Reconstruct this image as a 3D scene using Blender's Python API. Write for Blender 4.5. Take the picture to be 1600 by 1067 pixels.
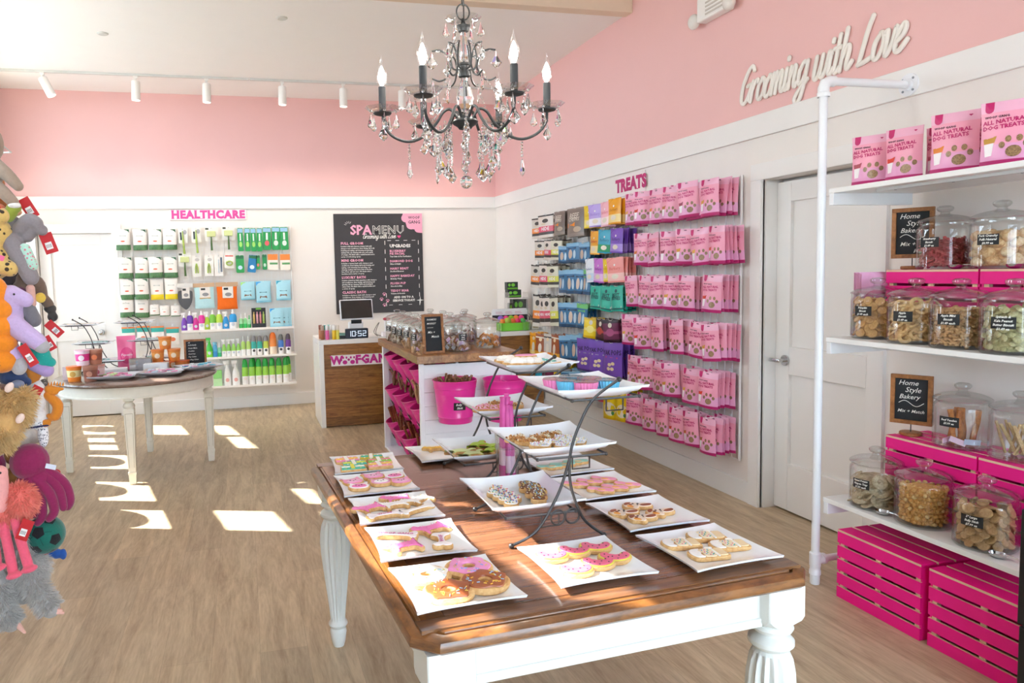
import bpy, bmesh, math, random
from mathutils import Vector, Matrix, Euler
random.seed(7)
PI = math.pi
SC = bpy.context.scene
COL = SC.collection
for o in list(bpy.data.objects):
    bpy.data.objects.remove(o)

# ------------------------------------------------------------ camera
cam_data = bpy.data.cameras.new('camera')
cam = bpy.data.objects.new('camera', cam_data)
COL.objects.link(cam)
F_PX, YAW, PITCH, ROLL, CX, CY = 1147.768, 0.247029, -0.0796414, -0.0243333, 673.054, 514.880
cam_data.sensor_fit = 'HORIZONTAL'
cam_data.sensor_width = 36.0
cam_data.lens = 36.0 * F_PX / 1600.0
cam_data.shift_x = (800.0 - CX) / 1600.0
cam_data.shift_y = (CY - 533.5) / 1600.0
cam_data.clip_start = 0.05
fwd = Vector((math.sin(YAW) * math.cos(PITCH), math.cos(YAW) * math.cos(PITCH), math.sin(PITCH)))
rgt = Vector((math.cos(YAW), -math.sin(YAW), 0.0))
upv = rgt.cross(fwd)
r2 = math.cos(ROLL) * rgt + math.sin(ROLL) * upv
u2 = -math.sin(ROLL) * rgt + math.cos(ROLL) * upv
m = Matrix((r2, u2, -fwd)).transposed().to_4x4()
m.translation = Vector((0, 0, 1.53))
cam.matrix_world = m
SC.camera = cam

# ------------------------------------------------------------ colour management
SC.view_settings.view_transform = 'Standard'
SC.view_settings.look = 'None'
SC.view_settings.gamma = 1.0
SC.view_settings.use_curve_mapping = False
SC.view_settings.exposure = 0.47
SC.cycles.max_bounces = 10
SC.cycles.diffuse_bounces = 5
SC.cycles.glossy_bounces = 4
SC.cycles.transmission_bounces = 8
SC.cycles.transparent_max_bounces = 24
SC.cycles.caustics_reflective = False
SC.cycles.caustics_refractive = False

# ------------------------------------------------------------ sky and sun
SKY_STRENGTH = 10.3
world = bpy.data.worlds.new('world'); SC.world = world
world.use_nodes = True
wn = world.node_tree.nodes; wl = world.node_tree.links; wn.clear()
wo = wn.new('ShaderNodeOutputWorld'); bg = wn.new('ShaderNodeBackground')
tc = wn.new('ShaderNodeTexCoord'); sx = wn.new('ShaderNodeSeparateXYZ'); rp = wn.new('ShaderNodeValToRGB')
wl.new(tc.outputs['Generated'], sx.inputs[0]); wl.new(sx.outputs['Z'], rp.inputs['Fac'])
rp.color_ramp.elements[0].position = 0.0; rp.color_ramp.elements[0].color = (0.69, 0.84, 1.0, 1)
rp.color_ramp.elements[1].position = 0.6; rp.color_ramp.elements[1].color = (0.58, 0.78, 1.0, 1)
wl.new(rp.outputs['Color'], bg.inputs['Color']); bg.inputs['Strength'].default_value = SKY_STRENGTH
wl.new(bg.outputs[0], wo.inputs['Surface'])

SUN_EL = math.radians(38)
SUN_DIR = Vector((0.93, -0.36, 0)).normalized() * math.cos(SUN_EL) + Vector((0, 0, -math.sin(SUN_EL)))
sd = bpy.data.lights.new('sun', 'SUN'); sun = bpy.data.objects.new('sun', sd); COL.objects.link(sun)
sd.energy = 27.0; sd.angle = math.radians(0.6); sd.color = (1.0, 0.97, 0.93)
sun.rotation_euler = SUN_DIR.to_track_quat('-Z', 'Y').to_euler()
sun.location = (-6, 8, 6)

# ------------------------------------------------------------ materials
_M = {}
def nt(name):
    mt = bpy.data.materials.new(name); mt.use_nodes = True
    return mt, mt.node_tree.nodes, mt.node_tree.links, mt.node_tree.nodes['Principled BSDF']
def lin(c):
    return tuple(((x / 12.92) if x <= 0.04045 else ((x + 0.055) / 1.055) ** 2.4) for x in c)
def hexc(h):
    return lin(tuple(int(h[i:i + 2], 16) / 255 for i in (0, 2, 4)))
def M(hx, rough=0.5, metal=0.0, var=0.06, scale=30.0, bump=0.0, coat=0.0, sheen=0.0, sss=0.0):
    """plain painted / plastic / cloth colour with a slight procedural mottling"""
    key = (hx, rough, metal, var, scale, bump, coat, sheen, sss)
    if key in _M: return _M[key]
    mt, n, l, b = nt('mat_' + hx)
    c = hexc(hx)
    no = n.new('ShaderNodeTexNoise'); no.inputs['Scale'].default_value = scale; no.inputs['Detail'].default_value = 3
    co = n.new('ShaderNodeTexCoord'); l.new(co.outputs['Object'], no.inputs['Vector'])
    mx = n.new('ShaderNodeMix'); mx.data_type = 'RGBA'
    mx.inputs['A'].default_value = (*[max(0, x * (1 - var)) for x in c], 1)
    mx.inputs['B'].default_value = (*[min(1, x * (1 + var)) for x in c], 1)
    l.new(no.outputs['Fac'], mx.inputs['Factor']); l.new(mx.outputs['Result'], b.inputs['Base Color'])
    b.inputs['Roughness'].default_value = rough; b.inputs['Metallic'].default_value = metal
    if coat: b.inputs['Coat Weight'].default_value = coat; b.inputs['Coat Roughness'].default_value = 0.1
    if sheen: b.inputs['Sheen Weight'].default_value = sheen; b.inputs['Sheen Roughness'].default_value = 0.4
    if bump:
        bp = n.new('ShaderNodeBump'); bp.inputs['Strength'].default_value = bump; bp.inputs['Distance'].default_value = 0.002
        l.new(no.outputs['Fac'], bp.inputs['Height']); l.new(bp.outputs['Normal'], b.inputs['Normal'])
    _M[key] = mt
    return mt
def emit_mat(name, col, strength):
    mt = bpy.data.materials.new(name); mt.use_nodes = True
    n = mt.node_tree.nodes; l = mt.node_tree.links; n.clear()
    o = n.new('ShaderNodeOutputMaterial'); e = n.new('ShaderNodeEmission')
    e.inputs['Color'].default_value = (*col, 1); e.inputs['Strength'].default_value = strength
    l.new(e.outputs[0], o.inputs['Surface']); return mt
def thin_glass(name, tint=(0.97, 0.985, 0.98), refl=0.25, rough=0.02):
    mt = bpy.data.materials.new(name); mt.use_nodes = True
    n = mt.node_tree.nodes; l = mt.node_tree.links; n.clear()
    o = n.new('ShaderNodeOutputMaterial'); t = n.new('ShaderNodeBsdfTransparent'); g = n.new('ShaderNodeBsdfGlossy')
    lw = n.new('ShaderNodeLayerWeight'); mx = n.new('ShaderNodeMixShader'); mp = n.new('ShaderNodeMapRange')
    lw.inputs['Blend'].default_value = 0.35
    t.inputs['Color'].default_value = (*tint, 1); g.inputs['Roughness'].default_value = rough
    mp.inputs['To Min'].default_value = 0.035; mp.inputs['To Max'].default_value = refl + 0.3
    l.new(lw.outputs['Facing'], mp.inputs['Value']); l.new(mp.outputs['Result'], mx.inputs['Fac'])
    l.new(t.outputs[0], mx.inputs[1]); l.new(g.outputs[0], mx.inputs[2]); l.new(mx.outputs[0], o.inputs['Surface'])
    return mt
def wood(name, c1, c2, scale=(1, 14, 14), rough=0.35, axis='X', coat=0.0, plank=None):
    """grain runs along the local axis; plank = (length, width) of boards"""
    mt, n, l, b = nt(name)
    co = n.new('ShaderNodeTexCoord'); mp = n.new('ShaderNodeMapping')
    l.new(co.outputs['Object'], mp.inputs['Vector'])
    mp.inputs['Scale'].default_value = scale
    no = n.new('ShaderNodeTexNoise'); no.inputs['Scale'].default_value = 3.0; no.inputs['Detail'].default_value = 8; no.inputs['Roughness'].default_value = 0.62; no.inputs['Distortion'].default_value = 0.8
    l.new(mp.outputs[0], no.inputs['Vector'])
    n2 = n.new('ShaderNodeTexNoise'); n2.inputs['Scale'].default_value = 16.0; n2.inputs['Detail'].default_value = 4
    l.new(mp.outputs[0], n2.inputs['Vector'])
    ad = n.new('ShaderNodeMath'); ad.operation = 'MULTIPLY_ADD'; ad.inputs[1].default_value = 0.35
    l.new(n2.outputs['Fac'], ad.inputs[0]); l.new(no.outputs['Fac'], ad.inputs[2])
    rp = n.new('ShaderNodeValToRGB'); rp.color_ramp.elements[0].position = 0.44; rp.color_ramp.elements[1].position = 0.86
    rp.color_ramp.elements[0].color = (*hexc(c1), 1); rp.color_ramp.elements[1].color = (*hexc(c2), 1)
    l.new(ad.outputs[0], rp.inputs['Fac'])
    out = rp.outputs['Color']
    if plank:
        br = n.new('ShaderNodeTexBrick'); br.offset = 0.37; br.offset_frequency = 2
        sw = n.new('ShaderNodeMapping'); l.new(co.outputs['Object'], sw.inputs['Vector'])
        if axis == 'Y': sw.inputs['Rotation'].default_value = (0, 0, PI / 2)
        if axis == 'XZ': sw.inputs['Rotation'].default_value = (PI / 2, 0, 0)
        l.new(sw.outputs[0], br.inputs['Vector'])
        br.inputs['Color1'].default_value = (0.72, 0.72, 0.72, 1); br.inputs['Color2'].default_value = (1.1, 1.08, 1.05, 1)
        br.inputs['Mortar'].default_value = (0.55, 0.52, 0.5, 1); br.inputs['Scale'].default_value = 1.0
        br.inputs['Mortar Size'].default_value = plank[2] if len(plank) > 2 else 0.0015
        br.inputs['Brick Width'].default_value = plank[0]; br.inputs['Row Height'].default_value = plank[1]
        mx = n.new('ShaderNodeMix'); mx.data_type = 'RGBA'; mx.blend_type = 'MULTIPLY'; mx.inputs['Factor'].default_value = plank[3] if len(plank) > 3 else 1.0
        l.new(out, mx.inputs['A']); l.new(br.outputs['Color'], mx.inputs['B']); out = mx.outputs['Result']
    l.new(out, b.inputs['Base Color']); b.inputs['Roughness'].default_value = rough
    if coat: b.inputs['Coat Weight'].default_value = coat; b.inputs['Coat Roughness'].default_value = 0.12
    bp = n.new('ShaderNodeBump'); bp.inputs['Strength'].default_value = 0.12; bp.inputs['Distance'].default_value = 0.001
    l.new(ad.outputs[0], bp.inputs['Height']); l.new(bp.outputs['Normal'], b.inputs['Normal'])
    return mt

GLASS = thin_glass('clear_jar_glass', (0.965, 0.975, 0.97), 0.30)
GLASSLID = thin_glass('lid_glass', (0.90, 0.92, 0.915), 0.42)
PANE = thin_glass('window_glass', (0.98, 0.99, 0.985), 0.15)
CLEARP = thin_glass('clear_plastic', (0.96, 0.96, 0.96), 0.30, 0.08)
CRYSTAL, _n, _l, _b = nt('cut_crystal')
_b.inputs['Transmission Weight'].default_value = 1.0; _b.inputs['IOR'].default_value = 1.5; _b.inputs['Roughness'].default_value = 0.0
_b.inputs['Base Color'].default_value = (1, 1, 1, 1)
WHITEP = M('f4f2ee', 0.45, var=0.02); WALLW = M('f1ebe5', 0.7, var=0.02, scale=6); TRIMW = M('f1efec', 0.42, var=0.015, scale=5)
PINKW = M('f2c2bf', 0.75, var=0.02, scale=5); CEIL = M('faf9f7', 0.85, var=0.015, scale=5)
BLACKM = M('2a2b2d', 0.38, metal=0.3, var=0.1); CERAM = M('f1f6fc', 0.12, var=0.01, coat=0.5)
HOTP = M('f8048c', 0.55, var=0.05, scale=12); CHALK = M('22262a', 0.75, var=0.15, scale=25); CHALKW = M('f2f2ec', 0.8, var=0.02)
FRAMEW = wood('frame_brown_wood', '6f4220', 'b87b45', scale=(6, 6, 6), rough=0.5)
CHROME = M('c9cacc', 0.18, metal=1.0, var=0.03)
WIREW = M('f2f0ee', 0.35, var=0.02)

# ------------------------------------------------------------ mesh builder
class MB:
    def __init__(s): s.v = []; s.f = []; s.mi = []; s.cur = 0; s.T = None
    def add(s, vs, fs):
        b = len(s.v)
        if s.T is not None: vs = [s.T @ Vector(v) for v in vs]
        s.v += [tuple(v) for v in vs]; s.f += [tuple(i + b for i in f) for f in fs]; s.mi += [s.cur] * len(fs); return s
    def box(s, x0, x1, y0, y1, z0, z1, bv=0.0):
        if bv <= 0:
            vs = [(x, y, z) for z in (z0, z1) for y in (y0, y1) for x in (x0, x1)]
            return s.add(vs, [(0, 2, 3, 1), (4, 5, 7, 6), (0, 1, 5, 4), (2, 6, 7, 3), (0, 4, 6, 2), (1, 3, 7, 5)])
        bv = min(bv, (x1 - x0) * .49, (y1 - y0) * .49, (z1 - z0) * .49)
        bm = bmesh.new(); bmesh.ops.create_cube(bm, size=1)
        for v in bm.verts: v.co = Vector(((x0 + x1) / 2 + v.co.x * (x1 - x0), (y0 + y1) / 2 + v.co.y * (y1 - y0), (z0 + z1) / 2 + v.co.z * (z1 - z0)))
        bmesh.ops.bevel(bm, geom=bm.edges[:], offset=bv, segments=2, affect='EDGES', profile=0.5)
        bm.verts.ensure_lookup_table(); bm.verts.index_update()
        s.add([v.co[:] for v in bm.verts], [[v.index for v in f.verts] for f in bm.faces]); bm.free(); return s
    def lathe(s, prof, n=24, c=(0, 0, 0), cap=True, a0=0.0, rx=1.0, ry=1.0, flute=None):
        vs = []; fs = []
        for k, (r, z) in enumerate(prof):
            for i in range(n):
                a = a0 + 2 * PI * i / n
                rr = r
                if flute and flute[1] <= z <= flute[2]:
                    rr = r * (1 - flute[3] * (0.5 + 0.5 * math.cos(flute[0] * a)))
                vs.append((c[0] + rr * math.cos(a) * rx, c[1] + rr * math.sin(a) * ry, c[2] + z))
        for k in range(len(prof) - 1):
            for i in range(n):
                j = (i + 1) % n
                fs.append((k * n + i, k * n + j, (k + 1) * n + j, (k + 1) * n + i))
        if cap:
            if prof[0][0] > 1e-5: fs.append(tuple(reversed(range(n))))
            if prof[-1][0] > 1e-5: fs.append(tuple(range((len(prof) - 1) * n, len(prof) * n)))
        return s.add(vs, fs)
    def cyl(s, p0, p1, r0, r1=None, n=12): return s.tube([p0, p1], [r0, r0 if r1 is None else r1], n)
    def tube(s, pts, r, n=8, closed=False):
        pts = [Vector(p) for p in pts]; N = len(pts)
        rs = r if isinstance(r, (list, tuple)) else [r] * N
        t0 = (pts[1] - pts[0]).normalized(); up = Vector((0, 0, 1)) if abs(t0.z) < .9 else Vector((1, 0, 0))
        nx = t0.cross(up).normalized(); vs = []; fs = []; pt = t0
        for k in range(N):
            if closed: t = (pts[(k + 1) % N] - pts[k - 1]).normalized()
            elif k == 0: t = t0
            elif k == N - 1: t = (pts[-1] - pts[-2]).normalized()
            else:
                t = (pts[k + 1] - pts[k]).normalized() + (pts[k] - pts[k - 1]).normalized()
                t = t.normalized() if t.length > 1e-6 else pt
            q = pt.rotation_difference(t); nx = (q @ nx).normalized(); pt = t
            by = t.cross(nx).normalized()
            for i in range(n):
                a = 2 * PI * i / n; vs.append(pts[k] + (nx * math.cos(a) + by * math.sin(a)) * rs[k])
        for k in range(N if closed else N - 1):
            for i in range(n):
                j = (i + 1) % n; k2 = (k + 1) % N
                fs.append((k * n + i, k * n + j, k2 * n + j, k2 * n + i))
        if not closed: fs.append(tuple(reversed(range(n)))); fs.append(tuple(range((N - 1) * n, N * n)))
        return s.add(vs, fs)
    def prism(s, pts, y0, y1, axis='z'):
        """pts 2-D outline; extruded along axis ('z': pts=(x,y); 'y': pts=(x,z); 'x': pts=(y,z))"""
        n = len(pts)
        if axis == 'z': vs = [(p[0], p[1], y0) for p in pts] + [(p[0], p[1], y1) for p in pts]
        elif axis == 'y': vs = [(p[0], y0, p[1]) for p in pts] + [(p[0], y1, p[1]) for p in pts]
        else: vs = [(y0, p[0], p[1]) for p in pts] + [(y1, p[0], p[1]) for p in pts]
        fs = [tuple(reversed(range(n))), tuple(range(n, 2 * n))] + [(i, (i + 1) % n, n + (i + 1) % n, n + i) for i in range(n)]
        return s.add(vs, fs)
    def ell(s, c, r, rot=None, nu=14, nv=9):
        vs = []; fs = []; R = rot.to_matrix() if rot is not None else None
        for j in range(nv + 1):
            ph = PI * j / nv
            for i in range(nu):
                th = 2 * PI * i / nu
                p = Vector((r[0] * math.sin(ph) * math.cos(th), r[1] * math.sin(ph) * math.sin(th), r[2] * math.cos(ph)))
                if R: p = R @ p
                vs.append(p + Vector(c))
        for j in range(nv):
            for i in range(nu):
                k = (i + 1) % nu; fs.append((j * nu + i, (j + 1) * nu + i, (j + 1) * nu + k, j * nu + k))
        return s.add(vs, fs)
    def mesh(s, name, mats, smooth=False, merge=True, angle=None):
        me = bpy.data.meshes.new(name); me.from_pydata(s.v, [], s.f)
        if not isinstance(mats, (list, tuple)): mats = [mats]
        for k in mats: me.materials.append(k)
        me.polygons.foreach_set('material_index', s.mi)
        bm = bmesh.new(); bm.from_mesh(me)
        if merge: bmesh.ops.remove_doubles(bm, verts=bm.verts, dist=1e-6)
        bmesh.ops.recalc_face_normals(bm, faces=bm.faces)
        ang = angle if angle is not None else 0.6
        if smooth:
            for f in bm.faces: f.smooth = True
            for e in bm.edges:
                if len(e.link_faces) == 2 and e.calc_face_angle(0) > ang: e.smooth = False
        bm.to_mesh(me); bm.free(); me.update(); return me
    def build(s, name, mats, parent=None, smooth=False, loc=None, rot=None, angle=None):
        return obj(name, s.mesh(name, mats, smooth, angle=angle), parent, loc, rot)

def obj(name, me, parent=None, loc=None, rot=None):
    o = bpy.data.objects.new(name, me); COL.objects.link(o)
    if parent is not None: o.parent = parent
    if loc is not None: o.location = loc
    if rot is not None: o.rotation_euler = rot
    return o
def tag(o, label, cat, group=None):
    o['label'] = label; o['category'] = cat
    if group: o['group'] = group
    return o
def thing(name, label, cat, loc=(0, 0, 0), rot=0.0, group=None):
    o = bpy.data.objects.new(name, None); COL.objects.link(o); o.empty_display_size = 0.05
    o.location = loc; o.rotation_euler = rot if isinstance(rot, (tuple, Euler)) else (0, 0, rot)
    return tag(o, label, cat, group)
def struct(o):
    o['kind'] = 'structure'; return o
KIDS = {}
def dup(root, loc, rot=0.0, label=None, group=None, scale=None):
    r = root.copy(); COL.objects.link(r); r.location = loc
    r.rotation_euler = rot if isinstance(rot, (tuple, Euler)) else (0, 0, rot)
    if scale: r.scale = scale if isinstance(scale, tuple) else (scale,) * 3
    if label: r['label'] = label
    if group: r['group'] = group
    if root.name not in KIDS: KIDS[root.name] = [(c, list(c.children)) for c in root.children]
    for ch, gs in KIDS[root.name]:
        c = ch.copy(); COL.objects.link(c); c.parent = r
        for g in gs:
            d = g.copy(); COL.objects.link(d); d.parent = c
    return r
class Proto:
    """first placement moves the prototype itself, later ones copy it"""
    def __init__(s, fn): s.fn = fn; s.o = None
    def put(s, loc, rot, label, cat=None, group=None, scale=None):
        if s.o is None:
            s.o = s.fn(); o = s.o; o.location = loc; o.rotation_euler = rot if isinstance(rot, (tuple, Euler)) else (0, 0, rot)
            if scale: o.scale = scale if isinstance(scale, tuple) else (scale,) * 3
            o['label'] = label
            if cat: o['category'] = cat
            if group: o['group'] = group
            return o
        o = dup(s.o, loc, rot, label, group, scale)
        if cat: o['category'] = cat
        if not scale: o.scale = (1, 1, 1)
        return o

_TX = {}
def text_geo(st, size=1.0, bold=0.0, shear=0.0, align='CENTER', space=1.0, res=2, line=1.0):
    """flat text outlines as (verts, faces) in x-y"""
    key = (st, size, bold, shear, align, space, res, line)
    if key in _TX: return _TX[key]
    cu = bpy.data.curves.new('txt', 'FONT'); cu.body = st; cu.size = size; cu.offset = bold; cu.shear = shear
    cu.align_x = align; cu.align_y = 'CENTER'; cu.space_character = space; cu.resolution_u = res; cu.space_line = line
    ob = bpy.data.objects.new('txt', cu)
    me = bpy.data.meshes.new_from_object(ob)
    vs = [tuple(v.co) for v in me.vertices]; fs = [tuple(p.vertices) for p in me.polygons]
    bpy.data.objects.remove(ob); bpy.data.curves.remove(cu); bpy.data.meshes.remove(me)
    _TX[key] = (vs, fs); return vs, fs
def put_text(mb, st, x, z, size, y=0.0, bold=0.0, shear=0.0, align='CENTER', space=1.0, fy=None, res=1, line=1.0, rot=0.0):
    """lettering standing in the x-z plane, facing -y"""
    vs, fs = text_geo(st, size, bold, shear, align, space, res, line)
    ca, sa = math.cos(rot), math.sin(rot); out = []
    for a, b, _ in vs:
        X = x + a * ca - b * sa; Z = z + a * sa + b * ca
        out.append((X, (fy(X, Z) if fy else y), Z))
    mb.add(out, [tuple(f) for f in fs])
def solid_text(name, st, size, depth, mat_, parent=None, bold=0.0, shear=0.0, space=1.0, res=4):
    """raised letters in x-z plane, facing -y, thickness depth"""
    vs, fs = text_geo(st, size, bold, shear, 'CENTER', space, res)
    bm = bmesh.new(); vv = [bm.verts.new((a, 0, b)) for a, b, _ in vs]
    for f in fs:
        try: bm.faces.new([vv[i] for i in f])
        except ValueError: pass
    bmesh.ops.remove_doubles(bm, verts=bm.verts, dist=1e-6)
    r = bmesh.ops.extrude_face_region(bm, geom=bm.faces[:])
    for v in [g for g in r['geom'] if isinstance(g, bmesh.types.BMVert)]: v.co.y -= depth
    bmesh.ops.recalc_face_normals(bm, faces=bm.faces)
    me = bpy.data.meshes.new(name); bm.to_mesh(me); bm.free(); me.materials.append(mat_)
    return obj(name, me, parent)
def circ(cx, cy, r, n=20, ry=None, a0=0.0, a1=2 * PI, close=True):
    ry = r if ry is None else ry
    k = n if close else n + 1
    return [(cx + r * math.cos(a0 + (a1 - a0) * i / n), cy + ry * math.sin(a0 + (a1 - a0) * i / n)) for i in range(k)]
def spline(pts, n=8, closed=False):
    P_ = [Vector(p) for p in pts]; N = len(P_); out = []
    for i in range(N if closed else N - 1):
        p0 = P_[i - 1] if (i > 0 or closed) else P_[0]; p1 = P_[i]; p2 = P_[(i + 1) % N]
        p3 = P_[(i + 2) % N] if (closed or i + 2 < N) else P_[-1]
        for k in range(n):
            t = k / n
            out.append(0.5 * ((2 * p1) + (-p0 + p2) * t + (2 * p0 - 5 * p1 + 4 * p2 - p3) * t * t + (-p0 + 3 * p1 - 3 * p2 + p3) * t ** 3))
    if not closed: out.append(P_[-1])
    return out
def paw_pts(cx, cz, s):
    """five outlines of a paw print of overall size s"""
    L = [circ(cx, cz - .18 * s, .27 * s, 14, .24 * s)]
    for a, d in ((150, .46), (112, .5), (68, .5), (30, .46)):
        L.append(circ(cx + d * s * math.cos(math.radians(a)), cz - .12 * s + d * s * math.sin(math.radians(a)), .11 * s, 10, .14 * s))
    return L
def fan(mb, pts, fy):
    c = (sum(p[0] for p in pts) / len(pts), sum(p[1] for p in pts) / len(pts))
    vs = [(c[0], fy(*c), c[1])] + [(p[0], fy(*p), p[1]) for p in pts]; n = len(pts)
    mb.add(vs, [(0, 1 + i, 1 + (i + 1) % n) for i in range(n)])
def patch(mb, x0, x1, z0, z1, fy, nx=4, nz=4):
    vs = []; fs = []
    for j in range(nz + 1):
        for i in range(nx + 1):
            x = x0 + (x1 - x0) * i / nx; z = z0 + (z1 - z0) * j / nz; vs.append((x, fy(x, z), z))
    for j in range(nz):
        for i in range(nx):
            a = j * (nx + 1) + i; fs.append((a, a + 1, a + nx + 2, a + nx + 1))
    mb.add(vs, fs)
# ============================================================ ROOM
XR, YB, ZC, ZH, YF = 3.077, 8.744, 3.55, 4.35, -2.0
FLOORM = wood('floor_laminate', 'a68e70', 'd4c0a0', scale=(6.5, 0.8, 1), rough=0.42, axis='Y', plank=(1.25, 0.19, 0.0012, 0.45))
struct(MB().box(-4.6, XR + .25, YF - .3, YB + .2, -.12, 0).build('floor', FLOORM))
def wall_cells(us, zs, holes):
    us = sorted(set(us + [h[0] for h in holes] + [h[1] for h in holes])); zs = sorted(set(zs + [h[2] for h in holes] + [h[3] for h in holes]))
    out = []
    for a, b in zip(us, us[1:]):
        for c, d in zip(zs, zs[1:]):
            mu, mz = (a + b) / 2, (c + d) / 2
            if not any(h[0] < mu < h[1] and h[2] < mz < h[3] for h in holes): out.append((a, b, c, d))
    return out
# back wall (cream below the rail board, pink above), with the door opening
w = MB()
for a, b, c, d in wall_cells([-2.75, XR], [0, 2.29, ZC], [(-2.15, -1.39, 0, 2.03)]):
    w.cur = 1 if c >= 2.28 else 0
    w.box(a, b, YB, YB + .14, c, d)
struct(w.build('wall_back', [WALLW, PINKW]))
# right wall
w = MB()
for a, b, c, d in wall_cells([YF, YB], [0, 2.29, ZH], [(3.05, 3.87, 0, 2.03)]):
    w.cur = 1 if c >= 2.28 else 0
    w.box(XR, XR + .14, a, b, c, d)
struct(w.build('wall_right', [WALLW, PINKW]))
# doors : slab with two recessed panels
def door_slab(name, w_, h_, swing, xf, rotz):
    mb = MB(); st = .115; t = .035
    mb.box(0, w_, 0, t * .45, 0, h_)
    for a, b, c, d in ((0, st, 0, h_), (w_ - st, w_, 0, h_), (st, w_ - st, 0, .29), (st, w_ - st, .84, 1.01), (st, w_ - st, h_ - .12, h_)):
        mb.box(a, b, -.022, .001, c, d, .003)
    o = mb.build(name, TRIMW, None, loc=xf, rot=(0, 0, rotz)); struct(o); return o
dr = door_slab('door_1', .80, 2.0, 1, (XR + .115, 3.86, .012), -PI / 2)
hb = MB(); hb.cyl((.09, -.022, .925), (.09, -.034, .925), .032, n=20); hb.cyl((.09, -.03, .925), (.09, -.075, .925), .011); hb.box(.012, .105, -.085, -.07, .914, .936, .006)
hb.build('door_handle', CHROME, dr, smooth=True)
dl = door_slab('door_2', .74, 2.015, 1, (-2.14, YB + .09, .012), 0)
hb = MB(); hb.cyl((.585, -.022, .925), (.585, -.034, .925), .032, n=20); hb.cyl((.585, -.03, .925), (.585, -.07, .925), .011); hb.ell((.585, -.085, .925), (.03, .024, .03))
hb.build('door_handle', CHROME, dl, smooth=True)
# door casings
c = MB()
c.box(XR - .02, XR + .01, 3.87, 3.96, 0, 2.03); c.box(XR - .02, XR + .01, 2.96, 3.05, 0, 2.03); c.box(XR - .022, XR + .01, 2.96, 3.96, 2.03, 2.13, .003)
c.box(XR + .012, XR + .135, 3.861, 3.869, 0, 2.02); c.box(XR + .012, XR + .135, 3.051, 3.058, 0, 2.02)
struct(c.build('trim_1', TRIMW))
c = MB()
c.box(-2.245, -2.15, YB - .02, YB + .01, 0, 2.03); c.box(-1.39, -1.285, YB - .02, YB + .01, 0, 2.03); c.box(-2.245, -1.285, YB - .022, YB + .01, 2.03, 2.13, .003)
struct(c.build('trim_2', TRIMW))
# rail boards and baseboards
struct(MB().box(-2.6, XR, YB - .022, YB, 2.29, 2.425, .003).build('trim_3', TRIMW))
struct(MB().box(XR - .022, XR, YF, YB - .022, 2.29, 2.425, .003).build('trim_4', TRIMW))
b = MB(); b.box(-2.6, -2.245, YB - .018, YB, 0, .135, .003); b.box(-1.285, XR, YB - .018, YB, 0, .135, .003); struct(b.build('baseboard_back', TRIMW))
b = MB(); b.box(XR - .018, XR, YF, 2.96, 0, .135, .003); b.box(XR - .018, XR, 3.96, YB - .02, 0, .135, .003); struct(b.build('baseboard_right', TRIMW))
# ceiling : low part at the back, beam, higher part over the front
def lw(y): return -2.0 - .231 * (y - 6.0) - .09      # x of the window wall's outer face at depth y
struct(MB().prism([(lw(5.43), 5.43), (XR + .13, 5.43), (XR + .13, YB + .13), (lw(YB + .13), YB + .13)], ZC, ZC + .1).build('ceiling', CEIL))
struct(MB().prism([(lw(YF), YF - .13), (XR + .13, YF - .13), (XR + .13, 5.56), (lw(5.56), 5.56)], ZH, ZH + .1).build('ceiling', CEIL))
k = MB(); k.box(-2.4, -1.1, YB + .15, YB + .2, 0, 2.2); struct(k.build('leak_slab_back', TRIMW))  # added unseen slab, stops light leaking round the back door
k = MB(); k.box(XR + .15, XR + .2, 2.8, 4.1, 0, 2.2); struct(k.build('leak_slab_right', TRIMW))  # hidden slab added behind the right door to block light from its gaps
struct(MB().box(-1.85, XR, 5.41, 5.52, ZC - .02, ZC + .11, .004).build('trim_5', M('e6d5bf', .6, var=.02)))
struct(MB().box(-1.87, XR, 5.46, 5.56, ZC + .1, ZH).build('trim_6', M('d9b48c', .7, var=.03)))
# left window wall, turned a little from the room axis
PHI = math.atan2(.974, -.225)
WL = Matrix.Translation((-2.0, 6.0, 0)) @ Matrix.Rotation(PHI, 4, 'Z')       # local x runs along the wall, local y to the outside
HOLES = [(2.2, 2.79, 0.74, 1.11), (2.2, 2.79, 1.32, 1.7), (2.2, 2.79, 1.84, 2.1), (1.81, 2.09, 0.76, 1.08), (1.45, 1.76, 0.76, 1.08), (1.57, 2.17, 1.87, 2.11), (0.71, 1.31, 0.74, 1.12), (-0.26, 0.35, 0.75, 1.18), (-0.26, 0.21, 1.91, 2.16), (0.31, 0.56, 1.91, 2.13), (-0.89, -0.41, 0.75, 1.19), (-0.89, -0.39, 1.36, 1.78), (-0.67, -0.37, 1.92, 2.04), (-4.14, -2.84, 1.98, 2.2), (-3.87, -2.94, 2.27, 2.54), (-1.45, -.10, 2.50, 3.36), (.0, 1.35, 2.50, 3.36), (1.45, 2.10, 2.50, 3.36)]  # last three: high panes added to bring in more sky light
w = MB(); w.T = WL
for a, b_, c_, d in wall_cells([-9.0, 2.9], [0, ZH], HOLES): w.box(a, b_, 0, .10, c_, d)
struct(w.build('wall_left', M('eceae6', .7, var=.02, scale=6)))
for i, (a, b_, c_, d) in enumerate(HOLES):
    f = MB(); f.T = WL; t = .008
    f.box(a - .03, a, -.015, .0, c_ - .03, d + .03); f.box(b_, b_ + .03, -.015, 0, c_ - .03, d + .03); f.box(a, b_, -.015, 0, c_ - .03, c_); f.box(a, b_, -.015, 0, d, d + .03)
    fr = struct(f.build('window_%d' % (i + 1), TRIMW))
    g = MB(); g.T = WL; g.box(a, b_, .046, .05, c_, d); g.build('pane', PANE, fr)
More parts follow.
